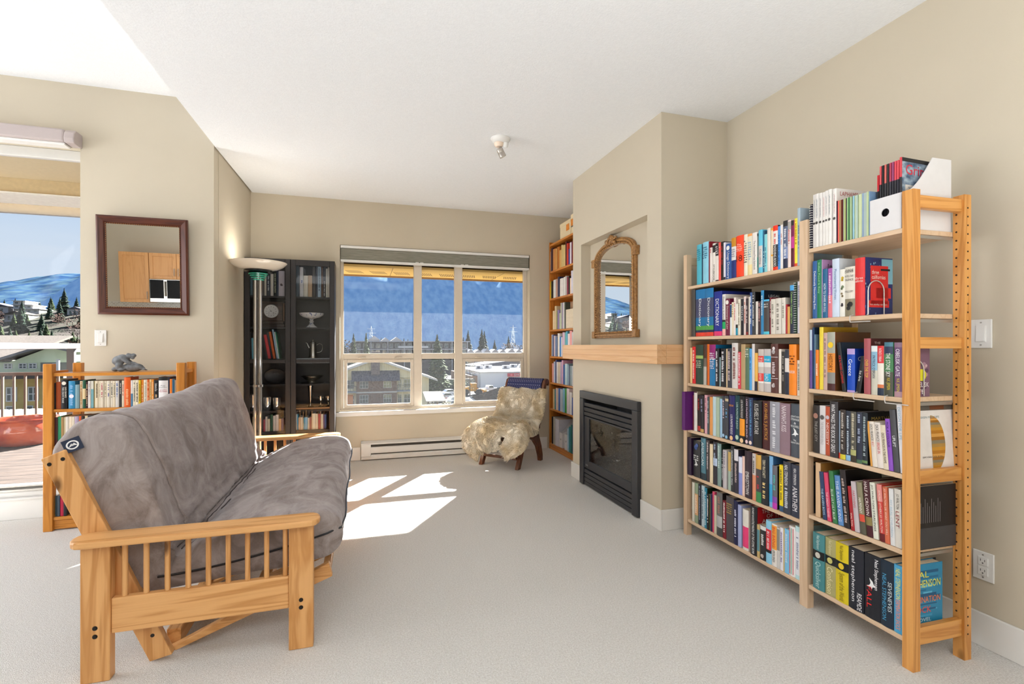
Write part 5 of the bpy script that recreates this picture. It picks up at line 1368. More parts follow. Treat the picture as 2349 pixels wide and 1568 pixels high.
'B5':(0.437,[
(948,25.0,244,'d8b48e',{'d':.22,'s':'a8783a'}),
(990,20.0,209,'2c4066',{'t':('THE RAVEN BOYS','b8dcec',.35,.9),'l':5.5}),
(1012,20.0,210,'d8466a',{'t':('THE DREAM THIEVES','f2d0d8',.4,.92),'l':5.5}),
(1040,21.0,224,'3a7a4a',{'t':('BLUE LILY LILY BLUE','dceadc',.35,.92),'l':5.5}),
(1063,26.0,210,'5a8ac4',{'t':('THE RAVEN KING','e0eaf6',.1,.92),'l':5.5}),
(1093,26.0,242,'2b2324',{'g':('b8a49c',.15,.9),'l':5.5,'d':.2,'s':'100c0e'}),
(1126,16.0,181,'a8202a',{'t':('WALTON','f0d8cc',.6,.9),'l':5.5}),
(1143,21.0,205,'c4b8bc',{'t':('FARTHING','c05a62',.18,.52),'l':5.5}),
(1167,23.0,209,'8a8468',{'t':("HA'PENNY",'ece8dc',.3,.6),'l':5.5,'b':[(.62,.76,'d8503a'),(.76,1,'5a5648')]}),
(1194,26.0,225,'4a1e26',{'t':('HALF A CROWN','f0e4e0',.03,.62),'l':5,'b':[(.65,.8,'8a7a48')]}),
(1221,20.5,222,'dfe0d2',{'t':('JO WALTON STARLINGS','2a2c2a',.04,.86),'l':4.5}),
(1246,21.0,222,'cc4038',{'t':('AMONG OTHERS JO WALTON','f4e0d4',.1,.84),'l':4,'b':[(0,.3,'e08a84'),(.86,1,'6a1a20')]}),
(1268,18.0,219,'d06a4a',{'t':('JO WALTON OR WHAT YOU WILL','f2dccc',.03,.85),'l':3}),
(1287,17.5,218,'dcdcdc',{'t':('MY REAL CHILDREN','a8c0d0',.2,.85),'l':2}),
(1305,25.0,223,'d8d2c8',{'t':('LENT','8a1a24',.38,.8),'t2':('JO WALTON','2a2826',.08,.34),'l':1}),
(1332,8.0,228,'2f2a38',{}),
(1341,16.0,239,'1c1618',{'d':.24,'s':'1a1416','cover':4}),
]),
'B6':(0.112,[
(938,60.0,252,'47858a',{'t':('Quicksilver','b8d8d4',.5,.97),'t2':('Neal Stephenson','cfe4e0',.03,.28),'b':[(.31,.46,'15181a')],'disc':('d0ccc0',.385),'d':.22}),
(999,53.5,251,'a9a26e',{'t':('Confusion','e8e0b0',.5,.97),'t2':('Neal Stephenson','e4dcae',.03,.28),'b':[(.31,.46,'15181a')],'disc':('c8c070',.385),'d':.22}),
(1053,60.0,251,'d8c11c',{'t':('System of the World','6a5a10',.5,.97),'t2':('Neal Stephenson','5a4a10',.03,.28),'b':[(.31,.46,'15181a')],'disc':('e8c830',.385),'d':.22}),
(1114,67.0,255,'20222c',{'t':('neal stephenson','f4f4f6',.04,.95),'t2':('REAMDE','f0f0f2',.7,.98),'d':.22}),
(1183,66.0,257,'1c1e26',{'t':('FALL','e02a2a',.5,.95),'t2':('Neal Stephenson','f4f4f6',.05,.52),'bird':('f0f0f0',.45),'d':.22}),
(1250,51.0,257,'1b2a3a',{'t':('NEAL STEPHENSON','4aa0cc',.2,.9),'t2':('SEVENEVES','d0dce0',.3,.75),'d':.22,'s':'14202c'}),
(1302,35.5,259,'4aa0cc',{'t':('TERMINATION SHOCK','f08a4a',.5,.95),'t2':('NEAL STEPHENSON','e8e45a',.05,.5),'d':.2,'s':'2a7aa0','cover':5}),
]),
'T1':(2.085,[
(20,3.0,246,'2aa0c8',{}),
(24,6.5,236,'e4e2dc',{}),
(33,68.0,270,'3a2230',{}),
(106,73.0,247,'c98a4a',{}),
(183,42.0,240,'cf9a58',{}),
(228,69.0,247,'b8702f',{}),
(303,56.0,198,'d8ab68',{}),
(362,37.0,246,'d9c083',{}),
(402,65.0,234,'d8bf82',{}),
(469,31.0,264,'5a2a2a',{}),
(503,45.0,235,'c83a2a',{}),
(550,38.0,167,'2a3a8c',{}),
(591,43.0,228,'e8e2ea',{}),
(637,21.0,231,'6a2040',{}),
(661,49.0,235,'e07a28',{}),
]),
'T2':(1.765,[
(20,24.0,204,'d8c02a',{}),
(47,57.0,198,'2a2a2a',{}),
(111,72.0,208,'e0e4e4',{}),
(187,61.0,208,'c09a8a',{}),
(252,55.0,226,'2a3050',{}),
(317,100.0,197,'e8e6e2',{}),
(426,39.0,201,'ecebe6',{}),
(469,37.0,207,'c8c4c0',{}),
(509,46.0,190,'8a2a44',{}),
(558,31.0,196,'1c1a1c',{}),
(595,32.0,168,'f0d8c0',{}),
(629,39.0,241,'dcd8e8',{}),
(671,39.0,235,'e8e6ea',{}),
]),
'T3':(1.4,[
(103,48.0,216,'e6d3b0',{}),
(154,52.0,267,'d8c39c',{}),
(209,23.0,210,'7a8a4a',{}),
(235,63.0,216,'8a7aa8',{}),
(304,30.0,179,'b4c8a0',{}),
(337,35.0,289,'b9bcae',{}),
(375,27.0,289,'a89ab8',{}),
(405,29.0,290,'e0e0da',{}),
(438,30.0,290,'4a5048',{}),
]),
'T4':(1.09,[
(61,27.0,251,'b8c4d4',{}),
(91,37.0,251,'4a5a8c',{}),
(131,41.0,237,'d8c8cc',{}),
(175,50.0,227,'7a8cb4',{}),
(249,54.0,262,'ece6dc',{}),
(306,45.0,225,'4a8ac8',{}),
(354,27.0,218,'e4e2e4',{}),
(384,63.0,270,'d8b8d0',{}),
(450,36.0,269,'6aa4a0',{}),
(488,40.0,279,'5ab0c8',{}),
(530,55.0,252,'ecdcdc',{}),
(587,54.0,282,'e8a0a0',{}),
(643,64.0,266,'d0d0d2',{}),
]),
'T5':(0.785,[
(69,53.0,221,'e8a8a0',{}),
(127,43.0,243,'b8c0d8',{}),
(174,38.0,264,'3a4a7a',{}),
(217,37.0,242,'e8e4e0',{}),
(259,67.0,239,'d8c8b0',{}),
(330,27.0,245,'c4b4d0',{}),
(361,40.0,265,'d8a8c0',{}),
(409,47.0,217,'2a5a9c',{}),
(460,63.0,231,'b8d0d8',{}),
(527,26.0,225,'8aa8b8',{}),
(557,37.0,215,'6a7a90',{}),
(598,38.0,213,'90a0a4',{}),
(640,31.0,214,'b8bcc0',{}),
(674,29.0,208,'7a7a8a',{}),
]),
'T6':(0.478,[
(107,43.0,231,'e0c090',{}),
(155,36.0,230,'4a9098',{}),
(195,38.0,250,'e4c4bc',{}),
(238,27.0,245,'ecdcc0',{}),
(269,47.0,252,'2f62b4',{}),
(320,77.0,250,'c0ccd8',{}),
(403,53.0,264,'8ac8e0',{}),
(460,44.0,268,'3c9a3a',{}),
(508,66.0,273,'e8d8d8',{}),
(581,63.0,238,'d8d4d0',{}),
(647,56.0,185,'274a94',{}),
]),
'T7':(0.07,[
(69,36.0,314,'17171a',{}),
(111,50.0,317,'b8b8ae',{}),
(174,109.0,306,'d0d0da',{}),
(529,32.0,250,'a8c8d8',{}),
(566,41.0,271,'3a8a94',{}),
(612,46.0,297,'2a6a62',{}),
(662,39.0,305,'4a3a7a',{}),
]),
'L1':(0.795,[
(50,10.0,171,'14151a',{}),
(61,26.0,178,'9a4418',{}),
(88,33.0,194,'16161a',{'t':('THE CROW ROAD','eceae6',.26,.8),'disc':('e8e0d4',.13),'t2':('IAIN BANKS','e4dccc',.26,.62)}),
(127,35.0,183,'2f86b4',{'g':('8ab8e0',.15,.85),'disc':('e4e0ec',.55)}),
(164,22.0,158,'7a9aa4',{}),
(188,16.0,181,'d0b896',{'g':('a8702c',.05,.9)}),
(205,17.0,187,'1a5038',{'b':[(.3,.67,'d4bc90')]}),
(223,11.0,176,'3a1c22',{'g':('d8b48a',.1,.9)}),
(235,14.0,181,'d8d0c8',{'g':('8a8a94',.1,.5)}),
(250,14.0,181,'78aab4',{'b':[(0,.3,'d8d4c8')]}),
(265,7.0,180,'8a7a50',{}),
(273,21.0,181,'d8c8ac',{'g':('5a4a34',.1,.6)}),
(295,8.5,181,'dccfb6',{'g':('a89a7c',.1,.6)}),
(303,17.5,181,'dcd0bc',{'g':('b02a4c',.1,.6)}),
(322,17.0,180,'d8ccb6',{'g':('9a8a64',.1,.6)}),
(340,17.0,180,'d6ccba',{'g':('2a3a8a',.1,.6)}),
(358,16.5,180,'dad0be',{'g':('3a3834',.1,.6)}),
(375,13.0,179,'d8cab0',{'g':('3a3834',.1,.6)}),
(388,19.5,179,'ccc8c4',{'g':('3a5a94',.1,.6)}),
(409,13.0,180,'3a3834',{'g':('d8d0c4',.1,.5)}),
(423,13.0,180,'d8cab2',{'g':('b0303c',.15,.55)}),
(437,36.0,201,'dd5c14',{'g':('f0b080',.3,.9),'d':.13}),
(475,13.0,181,'d4d0cc',{'b':[(.5,1,'4a7a9c')]}),
(489,15.0,182,'dcd0b8',{'g':('3a3834',.1,.8)}),
(504,16.5,182,'dcd2bc',{'g':('2a2826',.1,.8)}),
(521,12.5,181,'d8b414',{'g':('5a4a10',.1,.8)}),
(535,13.0,184,'e0842a',{'g':('f0c89a',.1,.8)}),
(549,20.0,183,'e0d8c4',{'g':('a8a08c',.1,.8)}),
(570,13.0,185,'c85a1a',{'g':('f0c090',.1,.8)}),
(584,12.0,185,'e0b87a',{'g':('8a6a3a',.1,.8)}),
(597,12.0,185,'e08a2a',{'g':('f0d0a0',.1,.8)}),
(610,27.0,178,'131418',{'t':('Umberto Eco','e8e6e2',.12,.42),'g':('d0b088',.55,.9)}),
(638,56.0,200,'e0dedf',{'b':[(0,.12,'1a1a1c')],'h':[('Past','3a3a3e',.28),('Imperfect','3a3a3e',.34),('JULIAN','b02a4a',.43),('FELLOWES','b02a4a',.48)],'d':.15}),
(695,8.0,197,'1a1e3a',{}),
(704,14.0,185,'e07a24',{}),
(719,14.0,185,'2a5a78',{}),
(734,3.0,177,'dcd8d0',{}),
]),
'L2':(0.554,[
(50,18.0,186,'4a2a2c',{}),
(69,17.0,192,'3a9a70',{}),
(87,12.0,187,'b08a5a',{}),
(100,11.0,186,'c8b894',{}),
(112,17.0,188,'d8cfc4',{}),
(130,17.0,189,'e0cfb8',{}),
(148,12.0,188,'d8ccb8',{}),
(161,22.0,189,'a898b0',{}),
(184,12.0,190,'d8582a',{}),
(197,17.0,189,'2a2420',{}),
(215,15.0,190,'d8c4a0',{}),
(231,16.0,191,'26262c',{}),
(248,23.0,190,'1c1c20',{}),
(272,18.0,193,'3a1a1c',{}),
(291,14.0,189,'dcd4c4',{}),
(306,19.0,191,'a83038',{}),
(326,23.0,191,'5a5a48',{}),
]),
'L4':(0.09,[
(55,10.0,136,'33484f',{}),
(66,14.0,135,'4a5a6a',{}),
(81,18.0,133,'c02a4a',{}),
(100,17.0,131,'28282c',{}),
]),
'C1':(1.693,[
(30,32.0,217,'5f7c86',{}),
(64,19.0,206,'4a4440',{}),
(86,37.0,217,'38404a',{}),
(124,40.0,221,'5a5450',{}),
(165,17.0,200,'e4dccc',{}),
(184,33.0,214,'39424e',{'g':('c8ccd0',.1,.75)}),
(219,25.0,215,'e8e2d8',{}),
(246,26.0,231,'2a3430',{'g':('c8c8a8',.05,.9)}),
(273,17.0,241,'3a4458',{}),
(291,52.0,246,'d4ccd4',{'blob':[('8a7a84',.55)]}),
]),
'C2':(1.693,[
(441,34.0,315,'4a5a66',{}),
(479,33.0,292,'dcd8d8',{'blob':[('4a5a9a',.5)]}),
(515,39.0,211,'e2dac8',{}),
(556,37.0,214,'c8a884',{}),
(597,26.0,322,'4a4440',{}),
(627,16.0,323,'23283a',{}),
(645,30.0,321,'a8c0d0',{'g':('3a4a5c',.1,.8)}),
(679,14.0,310,'6a4a3a',{}),
(695,25.0,321,'2a2a30',{'g':('c8c4c0',.5,.95)}),
(722,14.0,288,'e0d8c8',{}),
(738,17.0,309,'dcd2c0',{}),
]),
'C3':(1.084,[
(25,12.0,257,'3a5a84',{'l':1.5}),
(40,14.0,257,'2a2a30',{'l':1.5}),
(56,16.0,202,'6ab8d0',{'l':1.5}),
(73,14.0,202,'2a8aa8',{'l':1.5}),
(178,19.0,209,'2a2428',{'l':10}),
(198,26.0,236,'d4343a',{'l':10}),
(226,15.0,261,'33343c',{'l':9}),
(243,20.0,264,'d86a30',{'l':9}),
(273,13.0,288,'a8c8dc',{'l':8.5}),
(287,8.0,263,'e8ecec',{'l':8}),
(296,8.0,264,'2a8a6a',{'l':8}),
]),
'C4':(0.383,[
(62,25.0,144,'d8cfb8',{}),
(156,15.0,116,'b03a4a',{}),
(173,16.0,143,'e4dcd4',{}),
(191,22.0,119,'e2d8c0',{}),
(217,21.0,162,'2f5a44',{}),
(241,22.0,150,'dcd4cc',{}),
(265,24.0,158,'e0d8d4',{}),
(291,21.0,117,'dca878',{}),
(314,20.0,119,'6a5a7c',{}),
]),
'C5':(0.383,[
(437,17.0,158,'d8d0c0',{}),
(455,12.0,157,'4a9ac0',{}),
(468,17.0,121,'d8b08c',{}),
(487,21.0,124,'e8d4b4',{}),
(509,13.0,119,'5ab0c4',{}),
(523,28.0,122,'7ab8d8',{}),
(553,15.0,117,'e4d4bc',{}),
(570,17.0,124,'b0685a',{}),
(588,35.0,158,'f0e0c0',{}),
(624,23.0,154,'ecd8b8',{}),
(650,24.0,152,'b83a3a',{}),
(675,20.0,148,'ead8b8',{}),
(697,11.0,144,'7a5a7a',{}),
(709,16.0,143,'4a5a8a',{}),
]),
}

def bm_(h): return plain('ink_' + h, h, rough=.42, var=.05, scale=24, spec=.35)
M_page = plain('book_pages', 'd8c8ae', rough=.9, var=.08, scale=220)
NAMES = [('black', '1a1a1c'), ('charcoal', '3a3a3e'), ('grey', '808084'), ('pale grey', 'c4c0c0'), ('white', 'e8e4e0'), ('cream', 'e0d4b8'), ('tan', 'c8a070'), ('brown', '6a4630'), ('dark brown', '3a2620'),
         ('red', 'd03030'), ('dark red', '7a1a24'), ('maroon', '4e1e2a'), ('orange', 'e87a24'), ('rust', 'b0501e'), ('salmon', 'dc8268'), ('pink', 'd85a78'), ('pale pink', 'ecc8c0'), ('yellow', 'ecd428'), ('olive', '7a7440'),
         ('pale green', 'a8bc98'), ('green', '2c7a4c'), ('dark green', '24402c'), ('sage', '7e9488'), ('teal', '2a8090'), ('aqua', '84ccd4'), ('light blue', '90c4e4'), ('blue', '2a62ac'), ('sky blue', '52aede'), ('navy', '1e2c54'), ('slate blue', '52607a'), ('purple', '6a2c86'), ('lavender', 'a8a4d0'), ('mauve', '8c7080'), ('khaki', 'b0a468')]
def cname(h):
    a = [int(h[i:i+2], 16) for i in (0, 2, 4)]
    best = min(NAMES, key=lambda n: sum(w_*(x - int(n[1][i:i+2], 16))**2 for x, i, w_ in zip(a, (0, 2, 4), (3, 4, 2))))
    return best[0]
ORD = 'zeroth first second third fourth fifth sixth seventh eighth ninth tenth eleventh twelfth thirteenth fourteenth fifteenth sixteenth seventeenth eighteenth nineteenth twentieth twenty-first twenty-second twenty-third twenty-fourth twenty-fifth twenty-sixth twenty-seventh twenty-eighth twenty-ninth thirtieth thirty-first thirty-second thirty-third thirty-fourth thirty-fifth thirty-sixth thirty-seventh thirty-eighth thirty-ninth fortieth'.split()
LV = ['top', 'second', 'third', 'fourth', 'fifth', 'bottom']
WHERE = {}
for i in range(6):
    WHERE['A%d' % (i+1)] = ("pine shelving's wide bay, %s shelf" % LV[i], 'books on the wide bay %s shelf' % LV[i])
    WHERE['B%d' % (i+1)] = ("pine shelving's narrow bay, %s shelf" % LV[i], 'books on the narrow bay %s shelf' % LV[i])
for i, l_ in enumerate(['top', 'second', 'third', 'fourth', 'fifth', 'sixth', 'bottom']):
    WHERE['T%d' % (i+1)] = ('tall corner bookcase, %s shelf' % l_, 'books on the tall bookcase %s shelf' % l_)
WHERE['L1'] = ('low bookcase, upper book row', 'paperbacks in the low bookcase upper row')
WHERE['L2'] = ('low bookcase, second book row', 'paperbacks in the low bookcase second row')
WHERE['L4'] = ('low bookcase, bottom row', 'books in the low bookcase bottom row')
WHERE['C1'] = ('black cabinet, top shelf behind left door', 'books behind the left cabinet door, top')
WHERE['C2'] = ('black cabinet, top shelf behind right door', 'books behind the right cabinet door, top')
WHERE['C3'] = ('black cabinet, leaning row behind left door', 'leaning books and magazines in the cabinet')
WHERE['C4'] = ('black cabinet, low shelf behind left door', 'books on the low cabinet shelf, left')
WHERE['C5'] = ('black cabinet, low shelf behind right door', 'books on the low cabinet shelf, right')
def origin(k, s, y):
    if k[0] in 'AB': return on_A(s, .008 + y, 0), RZ_A
    if k[0] == 'T': return Vector((2.13 + y, 5.46 - s, 0)), RT
    if k[0] == 'L': return Vector((-1.98 + s, 3.964 + y, 0)), 0.0
    return Vector((-1.065 + s, 5.245 + y, 0)), 0.0

words = set(['THE OBELISK', 'GATE', 'N.K. JEMISIN', 'three', 'californias', 'kim stanley robinson', 'DESIGN FOR LIFE', 'SIM VAN DER RYN', 'NEAL', 'STEPHENSON', 'TERMINATION', 'SHOCK', 'A NOVEL'])
for k, (zt, rows) in BOOKS.items():
    for b in rows:
        o = b[4]
        for q in ('t', 't2'):
            if q in o: words.add(o[q][0])
        for q in o.get('h', []) + o.get('c', []): words.add(q[0])
prep_text(words)
rb = random.Random(21)

def make_book(k, i, n, zt, row):
    s, t, h, col, o = row; s /= 1000; t /= 1000; h /= 1000
    where, grp = WHERE[k]
    mag = o.get('kind') == 'magazine'
    dep = o.get('d') or (.15 if h < .215 else (.175 if h < .245 else .205))
    if k[0] == 'L': dep = min(dep, .13)
    if k[0] == 'C': dep = min(dep, .185)
    back = o.get('o', rb.choice((0, .002, .004, .001)))
    loc, rz = origin(k, s, max(back, -.07)); loc.z = zt + .0004
    soft = h < .20 or t < .02
    size = 'slim' if t < .0125 else ('thick' if t > .04 else '')
    feat = ''
    if o.get('l'): feat = 'leaning '
    nm = 'magazine' if mag or k == 'C3' else ('notebook' if o.get('coil') else ('paperback' if h < .205 or k[0] == 'L' else 'book'))
    lead = ' '.join(x for x in (feat.strip(), size, cname(col), 'coil bound' if o.get('coil') else '', nm) if x)
    if i == 0: pos = 'first from the left'
    elif i == n - 1: pos = 'last at the right end'
    else: pos = '%s from the left' % ORD[i + 1]
    root = empty(nm, loc, '%s, %s, %s' % (lead, pos, where), nm, rz=rz, group=grp)
    a = o.get('l')
    if a:
        root.rotation_euler = (0, R(-a), rz)
        if a < 0: root.location.z += t*math.sin(R(-a))
    bul = 0 if (t < .012 or o.get('coil') or mag) else min(.005, t*.10)
    c_ = .0016 if t < .012 else .0022
    if t < .007: c_ = t*.22
    nseg = 6 if bul else 1
    arc = [(t*j/nseg, -bul*math.sin(math.pi*j/nseg)) for j in range(nseg + 1)]
    cov = MB(); mats = [bm_(col)]; sl = {col: 0}
    def mi(hx):
        if hx not in sl: sl[hx] = len(mats); mats.append(bm_(hx))
        return sl[hx]
    side = o.get('s')
    # spine skin, then the two boards
    m = len(arc)
    cov.prism(arc + [(t, c_*1.5), (0, c_*1.5)], 0, h)
    sm = mi(side) if side else 0
    cov.box(0, c_, c_*1.5, dep, 0, h, sm); cov.box(t - c_, t, c_*1.5, dep, 0, h, sm)
    def band(z0, z1, hx, x0=0.0, x1=1.0, off=.0003):
        q = [(p[0], p[1] - off) for p in arc] if (x0 == 0 and x1 == 1) else [(t*x0, -bul - off), (t*x1, -bul - off)]
        v = [(p[0], p[1], z0) for p in q] + [(p[0], p[1], z1) for p in q]; e = len(q)
        cov.add(v, [(j, j+1, e+j+1, e+j) for j in range(e - 1)], mi(hx))
    for z0, z1, hx in o.get('b', []): band(h*(1 - z1), h*(1 - z0), hx)
    for x0, x1, hx in o.get('vb', []): band(h*.04, h*.96, hx, x0, x1)
    cv = cov.build('cover', mats, root)
    ins = .0 if (soft or mag) else .003
    MB().box(c_, t - c_, c_*1.5 + .0002, dep - (.0005 if soft else .004), ins + .0002, h - ins - .0004).build('pages', M_page, root)
    # lettering and devices on the spine
    let = MB(); lm = []; ls = {}
    def li(hx):
        if hx not in ls: ls[hx] = len(lm); lm.append(bm_(hx))
        return ls[hx]
    y = -bul - .0008
    both = 't' in o and 't2' in o and not (o['t'][2] >= o['t2'][3] - .01 or o['t2'][2] >= o['t'][3] - .01)
    for q, xc in (('t', .36 if both else .5), ('t2', .78 if both else .5)):
        if q in o:
            tx, hx, z0, z1 = o[q]
            cap = t*(.30 if both else .50); cap = min(cap, .03)
            put_text(let, tx, (t*xc - cap/2, y, h*(1 - z0)), (0, 0, -1), (1, 0, 0), h*(z1 - z0), cap, li(hx), stretch=1.5, squeeze=.42)
    for q in o.get('h', []):
        tx, hx, z = q[:3]; ht = q[3]*h if len(q) > 3 else h*.042
        put_text(let, tx, (t*.08, y, h*(1 - z) - ht), (1, 0, 0), (0, 0, 1), t*.84, ht, li(hx), align=.5)
    if 'g' in o:
        hx, z0, z1 = o['g']; z = h*(1 - z0); e = li(hx); wd = min(t*.44, .02); zb = h*(1 - z1)
        while z > zb:
            d = rb.uniform(.003, .008)*(1 + t*10)
            if rb.random() < .84: 
                x0 = t/2 - wd/2 + wd*.1*rb.random()
                let.add([(x0, y, z), (x0 + wd*rb.uniform(.7, 1), y, z), (x0 + wd*rb.uniform(.7, 1), y, z - d*.68), (x0, y, z - d*.68)], [(0, 1, 2, 3)], e)
            z -= d
    if 'gh' in o:
        hx, z0, z1 = o['gh']; z = h*(1 - z0); e = li(hx); zb = h*(1 - z1)
        while z > zb:
            x = t*.14
            while x < t*.8:
                d = rb.uniform(.0025, .006)
                if rb.random() < .85: let.add([(x, y, z), (x + d*.75, y, z), (x + d*.75, y, z - .0065), (x, y, z - .0065)], [(0, 1, 2, 3)], e)
                x += d
            z -= .0125
    def disc(cx_, cz_, r, hx, yy=y, nn=16):
        let.add([(cx_ + r*math.cos(2*math.pi*j/nn), yy, cz_ + r*math.sin(2*math.pi*j/nn)) for j in range(nn)], [tuple(range(nn))], li(hx))
    if 'disc' in o: disc(t/2, h*(1 - o['disc'][1]), min(t*.36, .013), o['disc'][0], y - .0002)
    for hx, z in o.get('blob', []):
        for j in range(3): disc(t*(.5 + rb.uniform(-.12, .12)), h*(1 - z) + rb.uniform(-.01, .01), t*rb.uniform(.14, .26), hx, y - .0002, 7)
    if 'bird' in o:
        hx, z = o['bird']; u = min(t*.42, .022); cx_, cz_ = t*.5, h*(1 - z)
        pts = [(-.9, -.7), (-.35, -.35), (-.15, .1), (-.4, .95), (.25, .45), (.45, .0), (.95, -.35), (.55, -.45), (.25, -.55), (.1, -.95), (-.1, -.6)]
        let.add([(cx_ + u*p[0], y - .0002, cz_ + u*p[1]) for p in pts], [tuple(range(len(pts)))], li(hx))
    if let.v: let.build('spine_lettering', lm, cv)
    # coil binding
    if o.get('coil'):
        co = MB(); nn = int(h/.011)
        for j in range(nn): co.lathe([(.0035*math.cos(a_), .0011*math.sin(a_)) for a_ in ()] or [(t*.42, -.001), (t*.48, 0), (t*.42, .001)], n=10, M=Matrix.Translation((t/2, -.002, .008 + j*.011)))
        co.build('coil', bm_('e8e6e2'), cv)
    # lettering on the cover that shows
    x = t + .0005
    side_ = MB(); sm_ = []; ss = {}
    def si(hx):
        if hx not in ss: ss[hx] = len(sm_); sm_.append(bm_(hx))
        return ss[hx]
    def rect(y0, y1, z0, z1, hx, xx=x): side_.quad((xx, y0, z0), (xx, y1, z0), (xx, y1, z1), (xx, y0, z1), si(hx))
    def word(tx, hx, y0, y1, z0, z1, al=0.0): put_text(side_, tx, (x + .0006, y0, h*z0), (0, 1, 0), (0, 0, 1), y1 - y0, h*(z1 - z0), si(hx), align=al)
    for tx, hx, y0, y1, z0, z1 in o.get('c', []): word(tx, hx, y0, y1, z0, z1)
    cvr = o.get('cover')
    if cvr == 1:
        for j in range(60): 
            yy, zz, r = rb.random()*dep*.92, rb.random()*h*.95, rb.uniform(.003, .009)
            rect(yy, yy + r*.6, zz, min(zz + r, h), rb.choice(('5a7ab0', '1c2448', '8ab4cc', '5a1a3a')), x)
        rect(.09, dep, h*.55, h*.98, '7ab4c8', x + .0001)
        rect(.03, .125, h*.18, h*.86, 'd82c2c', x + .0003); rect(.02, .13, h*.14, h*.26, 'd82c2c', x + .0003); rect(.06, .14, h*.30, h*.48, 'd82c2c', x + .0003)
        word('three', 'f0dcd4', .037, .075, .715, .785); word('californias', 'f0dcd4', .037, .11, .63, .70); word('kim stanley robinson', 'f0dcd4', .028, .12, .17, .205)
        rect(.085, .135, h*.775, h*.81, '1a1a1e', x + .0004)
    if cvr == 2:
        for j in range(70):
            r = rb.uniform(.004, .011); yy, zz = rb.uniform(.012, dep - .012), rb.uniform(.02, h*.75); nn = 9
            side_.add([(x + .0001 + j*2e-6, yy + r*math.cos(2*math.pi*q/nn), zz + r*math.sin(2*math.pi*q/nn)) for q in range(nn)], [tuple(range(nn))], si(rb.choice(('9a7a8a', 'c8a8b0', '5a3e56', '7c5c70', 'b08890'))))
        nn = 20; r = .023
        side_.add([(x + .0004, dep*.70 + r*math.cos(2*math.pi*q/nn), h*.40 + r*math.sin(2*math.pi*q/nn)) for q in range(nn)], [tuple(range(nn))], si('d8d02a'))
        word('N.K. JEMISIN', 'e8dcc8', .01, dep - .01, .88, .96, .5); word('THE OBELISK', 'f0ecee', .01, dep - .006, .18, .265, .5); word('GATE', 'f0ecee', .04, dep - .03, .05, .135, .5)
    if cvr == 3:
        rect(.004, dep - .004, h*.89, h*.985, '5a5650', x + .0002); rect(dep*.52, dep*.80, h*.90, h*.98, '6a3a20', x + .0004)
        word('DESIGN FOR LIFE', '8aa4ac', .02, dep - .03, .775, .805, .5); word('SIM VAN DER RYN', '4a4846', .05, dep - .04, .20, .225, .5)
        nn = 26; r = .115
        pts = [(dep*.52 + r*.62*math.sin(math.pi*q/nn), h*.40 + r*math.cos(math.pi*q/nn)*.95) for q in range(nn + 1)]
        for q in range(nn):
            side_.add([(x + .0003, dep*.52, h*.40 + r*math.cos(math.pi*q/nn)*.95), (x + .0003, *pts[q]), (x + .0003, *pts[q+1]), (x + .0003, dep*.52, h*.40 + r*math.cos(math.pi*(q+1)/nn)*.95)], [(0, 1, 2, 3)], si(('8a8068', 'b08a48', 'c89030', 'b87a24', 'd8a050', 'a06a20')[q % 6]))
        rect(.03, .055, h*.12, h*.55, '4a5a44', x + .0002)
    if cvr == 4:
        for j in range(11):
            z0 = h*(.80 - .06*(j % 3)); rect(.045 + j*.011, .047 + j*.011, h*.42, z0, '8a8488', x + .0002)
        rect(.0, dep, h*.0 + .002, h*.34, '3c3a3e', x + .0001)
    if cvr == 5:
        rect(.0, dep, 0, h, '2a86b0', x + .0001)
        for j in range(16):
            zz = rb.uniform(.0, .95)*h; rect(rb.uniform(0, dep*.5), rb.uniform(dep*.5, dep), zz, min(h, zz + rb.uniform(.004, .012)), rb.choice(('1c6a94', '3a9ac8', '185a84', '5ab0d4')), x + .0002 + j*1e-6)
        word('NEAL', 'eae650', .02, dep - .07, .80, .89); word('STEPHENSON', 'eae650', .02, dep - .012, .655, .765); word('TERMINATION', 'f08038', .02, dep - .012, .43, .52); word('SHOCK', 'e04a3a', .02, dep - .06, .28, .37); word('A NOVEL', 'dce8ec', .03, dep - .06, .15, .205)
    if side_.v: side_.build('cover_print', sm_, cv)
    return root
for k, (zt, rows) in BOOKS.items():
    for i, row in enumerate(rows): make_book(k, i, len(rows), zt, row)
